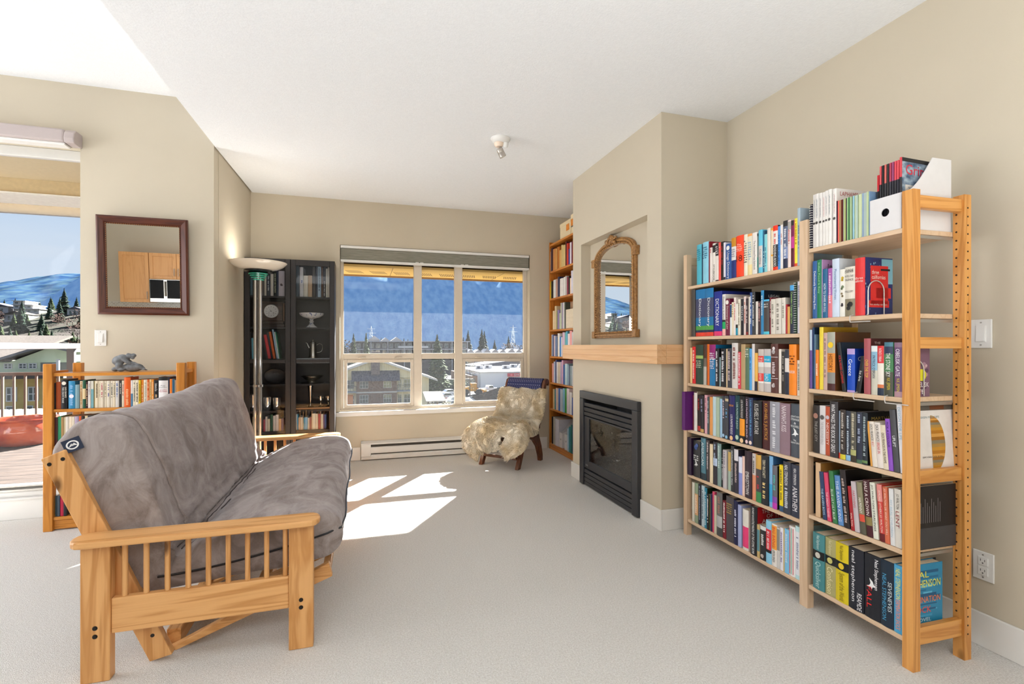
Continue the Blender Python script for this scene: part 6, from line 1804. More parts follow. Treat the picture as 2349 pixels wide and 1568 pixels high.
# ------------------------------------------------------------------ kitchen wall units behind the camera, seen in the square mirror
def kitchen():
    MK = {a: wood('maple_cabinet', 'd9a066', 'b97c3e', a, .7, knots=False, rough=.35, contrast=.5) for a in 'XZ'}
    def unit(name, label, x0, x1, z0, z1, doors):
        t = empty(name, ((x0+x1)/2, -2.45, z0), label, 'cupboard', group='maple wall cupboards')
        P_(MB().box(x0, x1, -2.598, -2.262, z0, z1).build('body', MK['Z'], t), t)
        n = doors; w_ = (x1 - x0)/n
        for k in range(n):
            a, b = x0 + k*w_ + .003, x0 + (k+1)*w_ - .003; r = .06
            d = P_(MB().box(a, a + r, -2.261, -2.24, z0, z1).box(b - r, b, -2.261, -2.24, z0, z1).box(a + r, b - r, -2.261, -2.24, z0, z0 + r).box(a + r, b - r, -2.261, -2.24, z1 - r, z1).box(a + r, b - r, -2.258, -2.25, z0 + r, z1 - r).build('door', MK['Z'], t, bevel=.002), t)
            hx = a + .03 if (k % 2) else b - .03
            o = MB().cyl((hx, -2.215, z0 + .06), (hx, -2.215, z0 + .2), .006, n=8).build('handle', M_alu, d, smooth=True)
    unit('wall_cupboard', 'tall maple wall cupboard door reflected in the square mirror', -4.26, -3.79, 1.42, 2.34, 1)
    unit('wall_cupboard', 'short maple wall cupboard over the microwave, reflected in the square mirror', -3.785, -2.9, 1.86, 2.34, 2)
    m = empty('microwave', (-3.34, -2.43, 1.43), 'black over-range microwave reflected in the square mirror', 'microwave')
    P_(MB().box(-3.785, -2.9, -2.598, -2.23, 1.43, 1.855).build('body', M_silver, m, bevel=.004), m)
    P_(MB().box(-3.50, -2.91, -2.229, -2.215, 1.50, 1.845).build('door', plain('gloss_black', '0b0b0c', rough=.5, spec=.2), m, bevel=.003), m)
    P_(MB().box(-3.775, -3.56, -2.229, -2.215, 1.50, 1.845).build('control_panel', plain('gloss_black', '0b0b0c', rough=.5, spec=.2), m, bevel=.003), m)
    P_(MB().cyl((-3.53, -2.20, 1.54), (-3.53, -2.20, 1.82), .012, n=10).build('handle', M_silver, m, smooth=True), m)
    struct(MB().box(-4.99, -2.0, -2.5995, -2.59, .95, 1.42).build('trim_2', brickmat('tile_backsplash', 'bdb6a8', 'a39c90', 'd8d4cc', 9, rough=.3, stretch=(R(90), 0, 0))))
kitchen()

# ------------------------------------------------------------------ outside: eaves, balcony
M_shx = mixnoise('eave_shingles', '4a4642', '625c56', 14, rough=.95)
def eave():
    t = empty('eave_soffit', (.8, 5.95, 2.07), 'vented soffit of the roof eave above the window, tinted yellow for warm ground bounce', 'soffit')
    M_ = plain('cream_yellow_soffit', SOFF, rough=.7, var=.02)  # yellow here holds warm light bounced up from the ground
    P_(MB().box(-1.1, 3.2, 5.632, 6.26, 2.075, 2.10).build('panel', M_, t), t)
    P_(MB().box(-1.1, 3.2, 6.26, 6.29, 2.055, 2.40).build('fascia', plain('brown_fascia', '7a5a30', rough=.6), t), t)
    P_(MB().prism([(5.632, 2.88), (6.30, 2.40), (6.30, 2.44), (5.632, 2.95)], -1.1, 3.2, 'x').build('roof_slope', M_shx, t), t)
    s_ = MB(); x = -1.0
    while x < 3.1:
        for k in range(8):
            xa = x + k*.022
            s_.add([(xa, 5.93, 2.0745), (xa + .009, 5.93, 2.0745), (xa + .064, 6.14, 2.0745), (xa + .055, 6.14, 2.0745)], [(0, 1, 2, 3)])
        x += .27
    P_(s_.build('vent_slots', plain('slot_shadow', '5a3c14', rough=.9), t), t)
    P_(MB().box(.33, .335, 5.64, 6.26, 2.0742, 2.0752).box(1.62, 1.625, 5.64, 6.26, 2.0742, 2.0752).build('panel_joint', plain('slot_shadow', '5a3c14', rough=.9), t), t)
eave()
def balcony():
    dk = mixnoise('weathered_deck_planks', '382e27', '4e4138', 3, rough=.8, stretch=(1.5, 14, 1), detail=5)
    d = MB()
    for k in range(26): d.box(-8.4, -1.2, 4.425 + k*.142, 4.425 + k*.142 + .137, .06, .10)
    struct(d.build('floor_balcony', dk), 'balcony deck of brown planks')
    M_st = plain('cream_stucco', 'e6d6b2', rough=.9, var=.03, bump=.2, bscale=60)
    struct(MB().box(-8.4, -1.2, 4.425, 5.95, 2.80, 2.86).build('ceiling_balcony', M_st))
    b = empty('balcony_beam', (-4.8, 5.9, 2.66), 'cream beam along the balcony roof edge outside the door', 'beam')
    P_(MB().box(-8.4, -1.2, 5.83, 5.95, 2.66, 2.799).build('beam', plain('tan_beam', 'd2bb90', rough=.7), b), b)
    P_(MB().box(-8.4, -1.2, 5.80, 6.22, 2.645, 2.6595).build('drip_board', plain('white_drip_board', 'efece4', rough=.6), b), b)
    P_(MB().box(-8.4, -1.2, 6.40, 6.46, 2.595, 2.735).build('gutter', plain('grey_gutter', '8e8884', rough=.5), b), b)
    P_(MB().box(-8.4, -1.2, 6.22, 6.40, 2.72, 2.735).build('roof_edge', plain('grey_gutter', '8e8884', rough=.5), b), b)
    M_br = plain('brown_railing_metal', '6e5546', rough=.5, var=.03); M_gr = plain('grey_handrail', '5a5452', rough=.4)
    r = empty('balcony_railing', (-5, 7.9, .1), 'brown metal balcony railing with grey hand rail', 'railing')
    P_(MB().box(-8.4, -3.6, 7.86, 7.94, 1.172, 1.243).build('hand_rail', M_gr, r, bevel=.006), r)
    P_(MB().box(-3.6, -3.52, 4.9, 7.94, 1.172, 1.243).build('hand_rail', M_gr, r, bevel=.006), r)
    for xx in (-8.3, -6.0, -3.70): P_(MB().box(xx, xx + .08, 7.87, 7.93, .10, 1.172).build('post', M_gr, r, bevel=.003), r)
    P_(MB().box(-8.4, -3.7, 7.88, 7.92, .83, .87).build('top_rail', M_br, r), r)
    P_(MB().box(-8.4, -3.7, 7.88, 7.92, .185, .225).build('bottom_rail', M_br, r), r)
    x = -8.22
    while x < -3.74:
        if abs(x + 6.0) > .06: P_(MB().box(x, x + .022, 7.889, 7.911, .2255, .8295).build('baluster', M_br, r), r)
        x += .116
    p = empty('plant_pot', (-3.66, 6.95, .10), 'large glossy red glazed plant pot on the balcony deck', 'pot')
    M_red = mixnoise('red_glaze', 'a63c22', 'c25a34', 5, rough=.12, spec=.6)
    MB().lathe([(0, 0), (.21, 0), (.25, .02), (.30, .09), (.315, .16), (.30, .23), (.275, .265), (.285, .285), (.30, .292), (.295, .30), (.27, .295), (.262, .27), (.285, .2), (.25, .06), (0, .05)], n=48).build('body', M_red, p, smooth=True)
    MB().lathe([(0, .22), (.262, .225), (.262, .23), (0, .235)], n=32).build('soil', plain('dark_soil', '2a2a30', rough=.9), p, smooth=True)
    from mathutils import noise
    s_ = MB().ell((0, 0, .11), (.2, .14, .12), 14, 9)
    s_.v = [tuple(Vector(v)*(1 + .28*noise.noise(Vector(v)*9))) for v in s_.v]; zmin = min(v[2] for v in s_.v); s_.v = [(v[0], v[1], v[2] - zmin) for v in s_.v]
    o = s_.build('rock', mixnoise('pale_rock', '8d8880', 'b8b2a8', 8, bump=.5), None); o.location = (-4.25, 6.85, .1005)
    tag(o, 'pale rough rock on the balcony deck left of the red pot', 'rock')
balcony()

# ------------------------------------------------------------------ outside: town
GZ = -11.0
M_ground = mixnoise('valley_ground', '3a3935', '4a4945', .05, rough=.95)
struct(MB().quad((-600, 9, GZ), (700, 9, GZ), (700, 900, GZ), (-600, 900, GZ)).build('floor_valley', M_ground))
M_sh = mixnoise('dark_shingles', '3c3c44', '585862', 14, rough=.95, detail=3)
M_shb = mixnoise('brown_shingles', '4a423b', '5c534a', 10, rough=.95, detail=3)
M_wsh = plain('pale_roof', 'a4a2a0', rough=.8)
M_ws = brickmat('brown_shingle_siding', '7c6050', '8e7262', '66503f', 3, .18, .16, stretch=(R(90), 0, 0))
M_cr = mixnoise('cream_siding', 'd6cca6', 'e2d9b8', 1.5, rough=.8, stretch=(3, 3, .1))
M_st2 = brickmat('brown_stone', '8a7a74', '6a5c58', '4a4442', 2.4, .35, .22, stretch=(R(90), 0, 0))
M_wwh = plain('white_window_frame', 'c4c2bd', rough=.6)
M_wgl = plain('dark_window_glass', '4a5450', rough=.08, var=.35, scale=1.2)
def wind(t, x0, x1, z0, z1, y, nx=3, nz=2, fr=.07):
    f = MB().box(x0, x1, y - .06, y, z0, z0 + fr).box(x0, x1, y - .06, y, z1 - fr, z1)
    for k in range(nx + 1): 
        x = x0 + (x1 - x0 - fr)*k/nx; f.box(x, x + fr, y - .06, y, z0 + fr, z1 - fr)
    for k in range(1, nz):
        z = z0 + (z1 - z0 - fr)*k/nz; f.box(x0 + fr, x1 - fr, y - .055, y - .004, z, z + fr)
    w_ = P_(f.build('window', M_wwh, t), t)
    o = MB().quad((x0, y - .02, z0), (x1, y - .02, z0), (x1, y - .02, z1), (x0, y - .02, z1)).build('pane', M_wgl, w_)
def gable_house():
    t = empty('apartment_building', (3, 96, GZ), 'brown shingled apartment building with cream gable and stone chimney outside', 'building')
    y = 92
    P_(MB().box(-.95, 6.1, y, y + 12, GZ, -5.1).build('wall', M_ws, t), t)
    P_(MB().box(-6, -.951, y + .8, y + 12, GZ, -4.4).box(6.101, 12.0, y + .8, y + 12, GZ, -4.7).build('wing_wall', M_cr, t), t)
    P_(MB().prism([(-6, -4.4), (12.3, -4.7), (2.4, -1.35)], y + .3, y + 12, 'y').build('gable', M_cr, t), t)
    # sloping roof slabs with white eaves
    P_(MB().prism([(2.4, -1.25), (2.4, -.95), (-7.2, -4.45), (-7.2, -4.75)], y - .6, y + 13, 'y').prism([(2.4, -1.25), (2.4, -.95), (13.4, -4.95), (13.4, -5.25)], y - .6, y + 13, 'y').build('roof', M_shb, t), t)
    P_(MB().prism([(2.4, -1.3), (2.4, -1.0), (-7.2, -4.5), (-7.2, -4.8)], y - .75, y - .61, 'y').prism([(2.4, -1.3), (2.4, -1.0), (13.4, -5.0), (13.4, -5.3)], y - .75, y - .61, 'y').build('bargeboard', M_wwh, t), t)
    P_(MB().prism([(y - 1.1, -5.05), (y + .29, -3.25), (y + .29, -5.05)], -1.75, 6.6, 'x').build('porch_roof', M_sh, t), t)
    P_(MB().box(1.6, 3.1, y - .55, y + .25, -3.9, .2).build('chimney', M_st2, t), t)
    for x0, x1 in ((-.4, 1.12), (3.7, 5.15)):
        for z0, z1 in ((-6.4, -5.15), (-9.05, -7.55)): wind(t, x0, x1, z0, z1, y)
    P_(MB().box(-1.0, 6.2, y - .12, y, -7.25, -7.0).build('band_course', M_wwh, t), t)
    for x0, x1 in ((-2.7, -1.3), (6.3, 7.0), (7.4, 8.6)):
        for z0, z1 in ((-6.5, -4.9), (-9.3, -7.7)): wind(t, x0, x1, z0, z1, y + .8, 2, 2)
    for x0, x1 in ((-6, -.96), (6.11, 10.5)):
        P_(MB().box(x0, x1, y - .5, y + .79, -7.1, -6.9).build('balcony', plain('grey_blue_balcony', '8a929a', rough=.6), t), t)
        f = MB(); x = x0
        while x < x1: f.box(x, x + .05, y - .5, y - .45, -6.9, -5.9); x += .5
        f.box(x0, x1, y - .5, y - .45, -5.95, -5.9); P_(f.build('balcony_rail', M_sh, t), t)
    o_ = plain('orange_curtain', 'd8823c', rough=.8, var=.15); P_(MB().box(-3.2, -1.5, y + .7, y + .79, -10, -7.5).build('garage_door', o_, t), t)
gable_house()
def lodge():
    t = empty('lodge_building', (20, 230, GZ), 'long dark three storey building in the valley beyond the gabled house', 'building')
    M_ = plain('dark_timber_cladding', '3c3a3a', rough=.8, var=.2, scale=.5)
    P_(MB().box(-3.2, 46, 221, 236, GZ, 3.0).build('wall', M_, t), t)
    P_(MB().box(-4, 47, 219.5, 237, 3.0, 3.35).build('roof', plain('grey_flat_roof', 'a9a9ac', rough=.8), t), t)
    for z in (-.4, -3.2): P_(MB().box(-3.6, 46.4, 219, 220.99, z, z + .3).build('gallery', plain('pale_gallery_edge', 'b4b2b2', rough=.7), t), t)
    P_(MB().box(15, 28, 218.6, 219, .3, 1.2).build('canopy', M_wwh, t), t)
    for z in (.3, -2.5):
        for k in range(18):
            wind(t, -2.2 + 2.7*k, -.6 + 2.7*k, z, z + 1.9, 220.98, 2, 1, .09)
    for k in range(8): P_(MB().box(-3.4 + 7*k, -3.15 + 7*k, 219.05, 219.3, GZ, 3.0).build('post', plain('pale_gallery_edge', 'b4b2b2', rough=.7), t), t)
lodge()
def hip(label, x0, x1, y0, y1, z0, z1, zr, wall, roof, name='house', group=None, wins=0):
    t = empty(name, ((x0+x1)/2, (y0+y1)/2, z0), label, 'building', group=group)
    P_(MB().box(x0, x1, y0, y1, z0, z1).build('wall', wall, t), t)
    e = (x1 - x0)*.06; xm = (x0+x1)/2
    P_(MB().prism([(x0 - e, z1), (x1 + e, z1), (xm, zr)], y0 - e, y1 + e, 'y').build('roof', roof, t), t)
    for k in range(wins):
        w_ = (x1 - x0)/(wins*2 + 1); wind(t, x0 + w_*(2*k + 1), x0 + w_*(2*k + 2), z0 + (z1 - z0)*.45, z0 + (z1 - z0)*.85, y0, 2, 1, max(.05, (x1-x0)*.008))
    return t
M_hw = plain('white_house_wall', 'a8a4a2', rough=.8, var=.06); M_ht2 = plain('tan_house_wall', 'b49c84', rough=.8, var=.08)
for k, (x0, x1, z1, zr) in enumerate(((3.0, 8.2, 4.0, 6.1), (8.95, 12.8, 3.6, 5.3), (13.7, 18.5, 3.7, 5.6))):
    hip('white roofed house behind the long dark building, %s of three' % ('left', 'middle', 'right')[k], x0, x1, 244 + k, 252, GZ, z1, zr, M_hw, M_wsh, group='white roofed houses behind the long building')
for k in range(9):
    x = 50 + k*4.6
    hip('small gabled townhouse in the far valley row, %s from the left' % ORD[k + 1], x, x + 4.0, 262 + (k % 3), 272, GZ, -2.3 - .3*(k % 2), -.3 - .25*(k % 3), (M_hw, M_ht2)[k % 2], M_wsh, group='far row of townhouses', wins=1)
def shop():
    t = empty('store_building', (48, 150, GZ), 'large white flat roofed store with red sign, right pane of window', 'building')
    M_ = plain('white_metal_cladding', 'dcdde0', rough=.5, var=.03)
    P_(MB().box(32.6, 75, 138, 175, GZ, -6.55).build('wall', M_, t), t)
    P_(MB().box(30.5, 32.599, 142, 175, GZ, -7.6).build('side_wall', plain('brown_grey_wall', '9a7e6a', rough=.8), t), t)
    P_(MB().box(32.4, 75.2, 137.8, 175.2, -6.549, -6.3).build('roof', M_wsh, t), t)
    s_ = P_(MB().box(40.6, 62, 137.5, 137.79, -7.75, -6.75).build('sign', plain('red_sign', 'c8283a', rough=.4), t), t)
    prep_text(['SHOPPERS'])
    l_ = MB(); put_text(l_, 'SHOPPERS', (42.5, 137.45, -7.55), (1, 0, 0), (0, 0, 1), 7.6, .62)
    o = l_.build('sign_lettering', M_wwh, s_)
    d_ = MB().cyl((41.7, 137.47, -7.25), (41.7, 137.45, -7.25), .32, n=20); o = d_.build('sign_emblem', plain('dark_red_emblem', 'e86a74', rough=.4), s_)
    for k, (x, yq) in enumerate(((36.5, 156), (40.4, 160), (45.2, 155), (50.5, 164), (53.4, 163))):
        u = empty('rooftop_unit', (x, yq, -6.3), 'grey air conditioning box on the white store roof, %s from the left' % ORD[k + 1], 'vent', group='rooftop units')
        MB().box(-1.15, 1.15, -1, 1, .02, 1.15).build('casing', plain('grey_unit', 'b0b0b2', rough=.6), u, bevel=.08)
        MB().box(-1.0, -.1, -1.03, -1.0, .3, .95).build('grille', M_sh, u)
shop()
hip('long grey warehouse behind the white store roof', 45, 70, 200, 215, GZ, -7.0, -5.2, plain('grey_blue_wall', 'a2aab4', rough=.7), M_sh)
hip('low dark roofed block beyond the white store', 60, 92, 222, 232, GZ, -5.6, -4.2, M_ht2, M_sh)
cwall = MB().box(12.5, 31, 138.5, 139.3, GZ, -8.2).build('concrete_wall', mixnoise('concrete', '8a8682', 'a09c96', .6, rough=.9)); tag(cwall, 'long grey concrete wall behind the parked cars', 'wall')
def carport():
    t = empty('carport', (12, 84, GZ), 'small open carport with pale sloping roof beside the gabled building', 'shed')
    P_(MB().prism([(82, -8.1), (87, -7.0), (87, -6.8), (82, -7.9)], 10.2, 13.4, 'x').build('roof', plain('beige_carport_roof', 'b6aa9c', rough=.8), t), t)
    for x in (10.4, 11.9, 13.1): P_(MB().box(x, x + .3, 82.2, 82.5, GZ, -8.05).build('post', plain('brown_post', '7a6a5c', rough=.8), t), t)
carport()
def grey_roof():
    t = empty('neighbour_roof', (9, 30, GZ), 'grey brown shingled roof slope below the right window pane', 'roof')
    P_(MB().prism([(6.75, -1.9), (10.5, -.42), (16, -.42), (16, -3.2), (8.1, -3.2)], 29, 29.2, 'y').build('gable_end', M_cr, t), t)
    P_(MB().add([(6.2, 29, -1.85), (10.6, 27, -.25), (18, 27, -.25), (18, 29, -3), (7.6, 29, -2.95)], [(0, 1, 2, 3, 4)]).build('roof_slope', M_shb, t), t)
    P_(MB().tube([(6.2, 28.97, -1.85), (7.7, 28.97, -2.98)], .05, 6).build('gutter', M_wwh, t), t)
    P_(MB().box(8.2, 18, 29.3, 36, GZ, -3.0).build('wall', M_ht2, t), t)
grey_roof()
hd_ = MB(); 
from mathutils import noise as _n
for k in range(26): hd_.ell((4.5 + k*.42, 60 + .3*math.sin(k*2.1), -6.6 + .14*math.sin(k*1.7)), (.5, .5, .75), 9, 6)
hd_.box(4, 15.5, 60.2, 64, GZ, -6.6)
tag(hd_.build('hedge', mixnoise('olive_hedge_leaves', '6a6a48', '8c8860', 9, rough=.95, bump=.8), None, smooth=True), 'olive hedge running below the middle window pane', 'hedge')

def car(label, x, y, col, rz, name='car', truck=False):
    t = empty(name, (x, y, GZ), label, 'car', rz=rz, group='parked cars')
    b = plain('car_' + col, col, rough=.25, coat=.6)
    prof = [(-2.2, .35), (-2.25, .75), (-2.1, .95), (-1.3, 1.02), (-.75, 1.5), (.6, 1.52), (1.25, 1.02), (2.0, .95), (2.22, .7), (2.2, .35)]
    if truck: prof = [(-2.5, .45), (-2.5, 1.05), (-.3, 1.08), (-.2, 1.75), (.95, 1.75), (1.45, 1.15), (2.4, 1.05), (2.5, .6), (2.5, .45)]
    MB().prism(prof, -.88, .88, 'y').build('body', b, t, bevel=.08)
    gp = [(-1.15, 1.05), (-.72, 1.45), (.57, 1.47), (1.1, 1.05)] if not truck else [(-.15, 1.15), (-.12, 1.68), (.9, 1.68), (1.3, 1.15)]
    MB().prism(gp, -.895, .895, 'y').build('side_windows', M_wgl, t)
    for xx in (-1.4, 1.4):
        for s_ in (-1, 1): MB().cyl((xx, s_*.9, .34), (xx, s_*.68, .34), .34, n=14).build('wheel', M_blk2, t, smooth=True)
car('white suv at the back of the parking lot, middle window pane', 20.6, 121, 'e2e4e8', R(15))
car('silver car in the second row of the parking lot', 18.3, 112, 'c0c4ca', R(200))
car('white car in the front row, left of the silver hatchback', 18.6, 103.5, 'dfe2e6', R(200))
car('dark red car at the left of the parking lot', 16.2, 107, '6a2a2c', R(200))
car('grey hatchback nearest in the parking lot, at mullion edge', 19.2, 101.5, '8a8e94', R(200))
car('white pickup truck parked by the white store', 32.0, 127, 'e6e6e6', R(20), 'pickup_truck', True)
def loader():
    t = empty('wheel_loader', (26.4, 121, GZ), 'yellow wheel loader parked before the white store', 'loader')
    M_y = plain('loader_yellow', 'd89a2a', rough=.5)
    MB().box(-2.6, -.2, -1, 1, .9, 2.0).build('engine_cover', M_y, t, bevel=.1)
    MB().box(-.4, 1.0, -.9, .9, .9, 2.9).build('cab', plain('loader_cab', 'c08a30', rough=.4), t, bevel=.08)
    MB().prism([(1.0, 1.4), (3.2, .6), (3.3, .9), (1.0, 1.8)], -.5, .5, 'y').build('arm', M_y, t)
    MB().prism([(3.1, .05), (4.1, .05), (3.3, 1.2), (3.0, 1.1)], -1.3, 1.3, 'y').build('bucket', M_y, t)
    for xx in (-1.7, 1.5):
        for s_ in (-1, 1): MB().cyl((xx, s_*1.2, .75), (xx, s_*.7, .75), .75, n=16).build('wheel', M_blk2, t, smooth=True)
loader()

# neighbouring green gable block opposite the balcony
def green_block():
    t = empty('apartment_building', (-22, 45, GZ), 'pale green gabled apartment building opposite the balcony door', 'building')
    MG = mixnoise('pale_green_siding', 'b9c4a4', 'c6d0b2', 1.0, rough=.8); MY = mixnoise('ochre_siding', 'b49a5e', 'c2a86c', 1.0, rough=.8)
    y = 42
    P_(MB().box(-32, -19.55, y, y + 12, -.75, .10).box(-19.55, -14, y + 2, y + 12, -1, .6).build('upper_wall', MG, t), t)
    P_(MB().box(-32, -19.55, y + .2, y + 12, -3.4, -.95).build('middle_wall', MY, t), t)
    P_(MB().box(-32, -19.55, y + .1, y + 12, -4.2, -3.4).box(-32, -19.5, y + .2, y + 12, GZ, -4.2).build('stone_base', M_st2, t), t)
    P_(MB().prism([(-22.9, .10), (-19.4, .10), (-19.4, .78), (-20.65, 1.12)], y - .02, y + 10, 'y').build('gable', MG, t), t)
    P_(MB().prism([(-23.2, .22), (-20.65, 1.16), (-19.2, .78), (-19.2, .93), (-20.65, 1.32), (-23.2, .38)], y - .7, y + 12, 'y').build('roof', plain('grey_bargeboard', '6a6866', rough=.7), t), t)
    P_(MB().prism([(y - .5, .18), (y + 7, 1.9), (y + 7, 2.05), (y - .5, .32)], -34, -22.6, 'x').build('main_roof', M_shb, t), t)
    P_(MB().box(-32, -19.5, y - .9, y + .19, -1.0, -.76).build('balcony_floor', plain('dark_band', '4a4038', rough=.8), t), t)
    for x0, x1 in ((-22.4, -21.95), (-21.85, -21.4), (-23.2, -22.75)): wind(t, x0, x1, -.35, .02, y, 2, 2, .05)
    P_(MB().box(-21.2, -19.7, y - .03, y - .001, -.74, .06).build('loggia', plain('loggia_shade', '6e7068', rough=.8), t), t)
    wind(t, -20.5, -20.1, -.45, .0, y - .04, 2, 1, .04)
    for x0 in (-23.2, -22.0, -20.9): wind(t, x0, x0 + .6, -2.6, -1.6, y + .2, 2, 2, .07)
    for k in range(5): wind(t, -24.2 + k, -23.7 + k, -3.2, -2.9, y + .19, 1, 1, .05)
    P_(MB().box(-19.9, -19.75, y - .9, y - .75, -.75, .3).build('post', M_wwh, t), t)
green_block()
cp_ = empty('carport', (-20, 30, GZ), 'long white corrugated carport roof seen between the balcony balusters', 'shed')
P_(MB().prism([(-3.3 - .02*k + (.05 if k % 2 else 0), 0) for k in range(2)] + [(0, 0)], 0, 0).build('x', M_wsh, cp_), cp_) if False else None
cr_ = MB()
for k in range(60): cr_.prism([(24, -3.0), (34, -2.35), (34, -2.28), (24, -2.93)], -26 + k*.3, -26 + k*.3 + .2, 'x')
cr_.prism([(24, -3.06), (34, -2.41), (34, -2.36), (24, -3.01)], -26, -8, 'x')
P_(cr_.build('roof', M_wsh, cp_), cp_)
for x in (-25, -20, -15, -9):
    P_(MB().box(x, x + .2, 25, 25.2, GZ, -2.99).build('post', M_wwh, cp_), cp_)

# ------------------------------------------------------------------ outside: hill, houses, trees, mountains
def heights(name, label, x0, x1, y0, y1, nx, ny, f, mat):
    vs = [(x0 + (x1-x0)*i/nx, y0 + (y1-y0)*j/ny, f(x0 + (x1-x0)*i/nx, y0 + (y1-y0)*j/ny)) for j in range(ny + 1) for i in range(nx + 1)]
    fs = [(j*(nx+1)+i, j*(nx+1)+i+1, (j+1)*(nx+1)+i+1, (j+1)*(nx+1)+i) for j in range(ny) for i in range(nx)]
    o = MB().add(vs, fs).build(name, mat, None, smooth=True, angle=180); struct(o, label); o['category'] = 'hill'
    return o
def N(x, y, s, o=4):
    return _n.fractal(Vector((x*s, y*s, 3.7)), .9, 2.1, o)
def hill_z(x, y):
    a = max(0, min(1, (y - 170)/150)); b = max(0, min(1, (-92 - x)/34))
    h = 30*(a*a*(3 - 2*a))*(b*b*(3 - 2*b))
    return GZ + h + N(x, y, .02)*2.2*(a > .02)
heights('hill_left', 'brushy hillside with houses', -330, -85, 165, 420, 90, 70, hill_z, mixnoise('brush_hillside', '281f18', '3a2f24', .08, rough=.95, detail=6, c3='2c301e', p0=.35, p1=.65))
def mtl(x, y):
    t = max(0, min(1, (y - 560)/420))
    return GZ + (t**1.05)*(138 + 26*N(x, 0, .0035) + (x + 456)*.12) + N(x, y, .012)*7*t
heights('mountain_left', 'sunlit forested mountain', -1100, -150, 540, 1080, 150, 90, mtl, mixnoise('sunlit_forest', MTL1, MTL2, .07, rough=1, detail=9, p0=.36, p1=.64, spec=0, bump=.35, bscale=.12))  # haze is put into the bluish forest colour
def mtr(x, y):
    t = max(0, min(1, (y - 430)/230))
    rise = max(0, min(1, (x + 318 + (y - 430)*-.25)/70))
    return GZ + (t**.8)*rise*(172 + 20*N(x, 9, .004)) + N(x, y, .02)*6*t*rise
heights('mountain_right', 'forested mountain in shade, tinted blue for haze', -380, 620, 425, 720, 190, 80, mtr, mixnoise('shaded_forest', MTR1, MTR2, .11, rough=1, detail=8, p0=.35, p1=.68, spec=0, stretch=(1.6, 1, .35), bump=1.0, bscale=.3))  # blue of the haze is part of this base colour
cl = MB(); rr_ = random.Random(8)
for k in range(9):
    x = 150 + rr_.random()*70; zz = 48 + rr_.random()*45; w_ = rr_.uniform(2, 7); h_ = rr_.uniform(8, 22)
    y = 546 + rr_.random()*3
    pts = [(x + rr_.uniform(-w_, w_), zz + h_*q/6 + rr_.uniform(-1, 1)) for q in range(7)]
    cl.prism([(p[0] - rr_.uniform(.3, 1.4), p[1]) for p in pts] + [(p[0] + rr_.uniform(.3, 1.4), p[1]) for p in pts[::-1]], y - 8, y + 60, 'y')
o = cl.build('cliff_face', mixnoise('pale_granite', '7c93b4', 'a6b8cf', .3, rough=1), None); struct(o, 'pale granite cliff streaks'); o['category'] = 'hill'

def conifer_mesh(seed, h, r, mat, name='crown', dense=1.0):
    rn = random.Random(seed); mb = MB(); L = int(26*dense)
    for k in range(L):
        u = k/L; z = h*(.08 + .90*u); rad = r*(1 - u)**.85*(.8 + .35*rn.random()); nb = max(5, int(13*(1 - u) + 5))
        for q in range(nb):
            a = 2*math.pi*(q + rn.random())/nb; ln = rad*rn.uniform(.6, 1.1); wd = ln*.34 + .15
            c_, s_ = math.cos(a), math.sin(a); dz = -ln*rn.uniform(.15, .42)
            p0 = (c_*.1, s_*.1, z + h*.03); p1 = (c_*ln*.6 - s_*wd, s_*ln*.6 + c_*wd, z + dz*.6); p2 = (c_*ln, s_*ln, z + dz); p3 = (c_*ln*.6 + s_*wd, s_*ln*.6 - c_*wd, z + dz*.6)
            pm = (c_*ln*.55, s_*ln*.55, z + dz*.35 + h*.022)
            mb.add([p0, p1, p2, p3, pm], [(0, 1, 4), (1, 2, 4), (2, 3, 4), (3, 0, 4)])
    return mb
M_con = mixnoise('conifer_needles', '283622', '4e5a38', 1.2, rough=.95, detail=4, spec=.1)
M_cond = mixnoise('dark_conifer_needles', '1c2a24', '324231', 1.2, rough=.95, detail=4, spec=.1)
M_trk = plain('tree_bark', '5a4a3e', rough=.95, var=.2)
M_bare = mixnoise('bare_twigs', '9a8270', 'b89c86', 1.5, rough=.95, spec=.05)
def tree(label, loc, h, r, mat, seed, group=None, dense=1.0):
    t = empty('conifer_tree', loc, label, 'tree', group=group)
    conifer_mesh(seed, h, r, mat, dense=dense).build('crown', mat, t)
    MB().cyl((0, 0, 0), (0, 0, h*.7), h*.018, h*.004, n=7).build('trunk', M_trk, t)
    return t
tree('tall broad conifer behind parked cars, centre window pane', (19.5, 133.5, GZ), 15.6, 4.2, M_con, 2, dense=1.5)
tree('smaller conifer just right of the tall broad one, centre pane', (25.9, 134.6, GZ), 12.6, 2.0, M_con, 3)
tree('slender conifer in front of the long dark building, left one', (-1.6, 116, GZ), 14.2, 2.1, M_con, 4, dense=1.3)
tree('slender conifer in front of the long dark building, right one', (.98, 122.5, GZ), 15.6, 2.5, M_con, 5, dense=1.3)
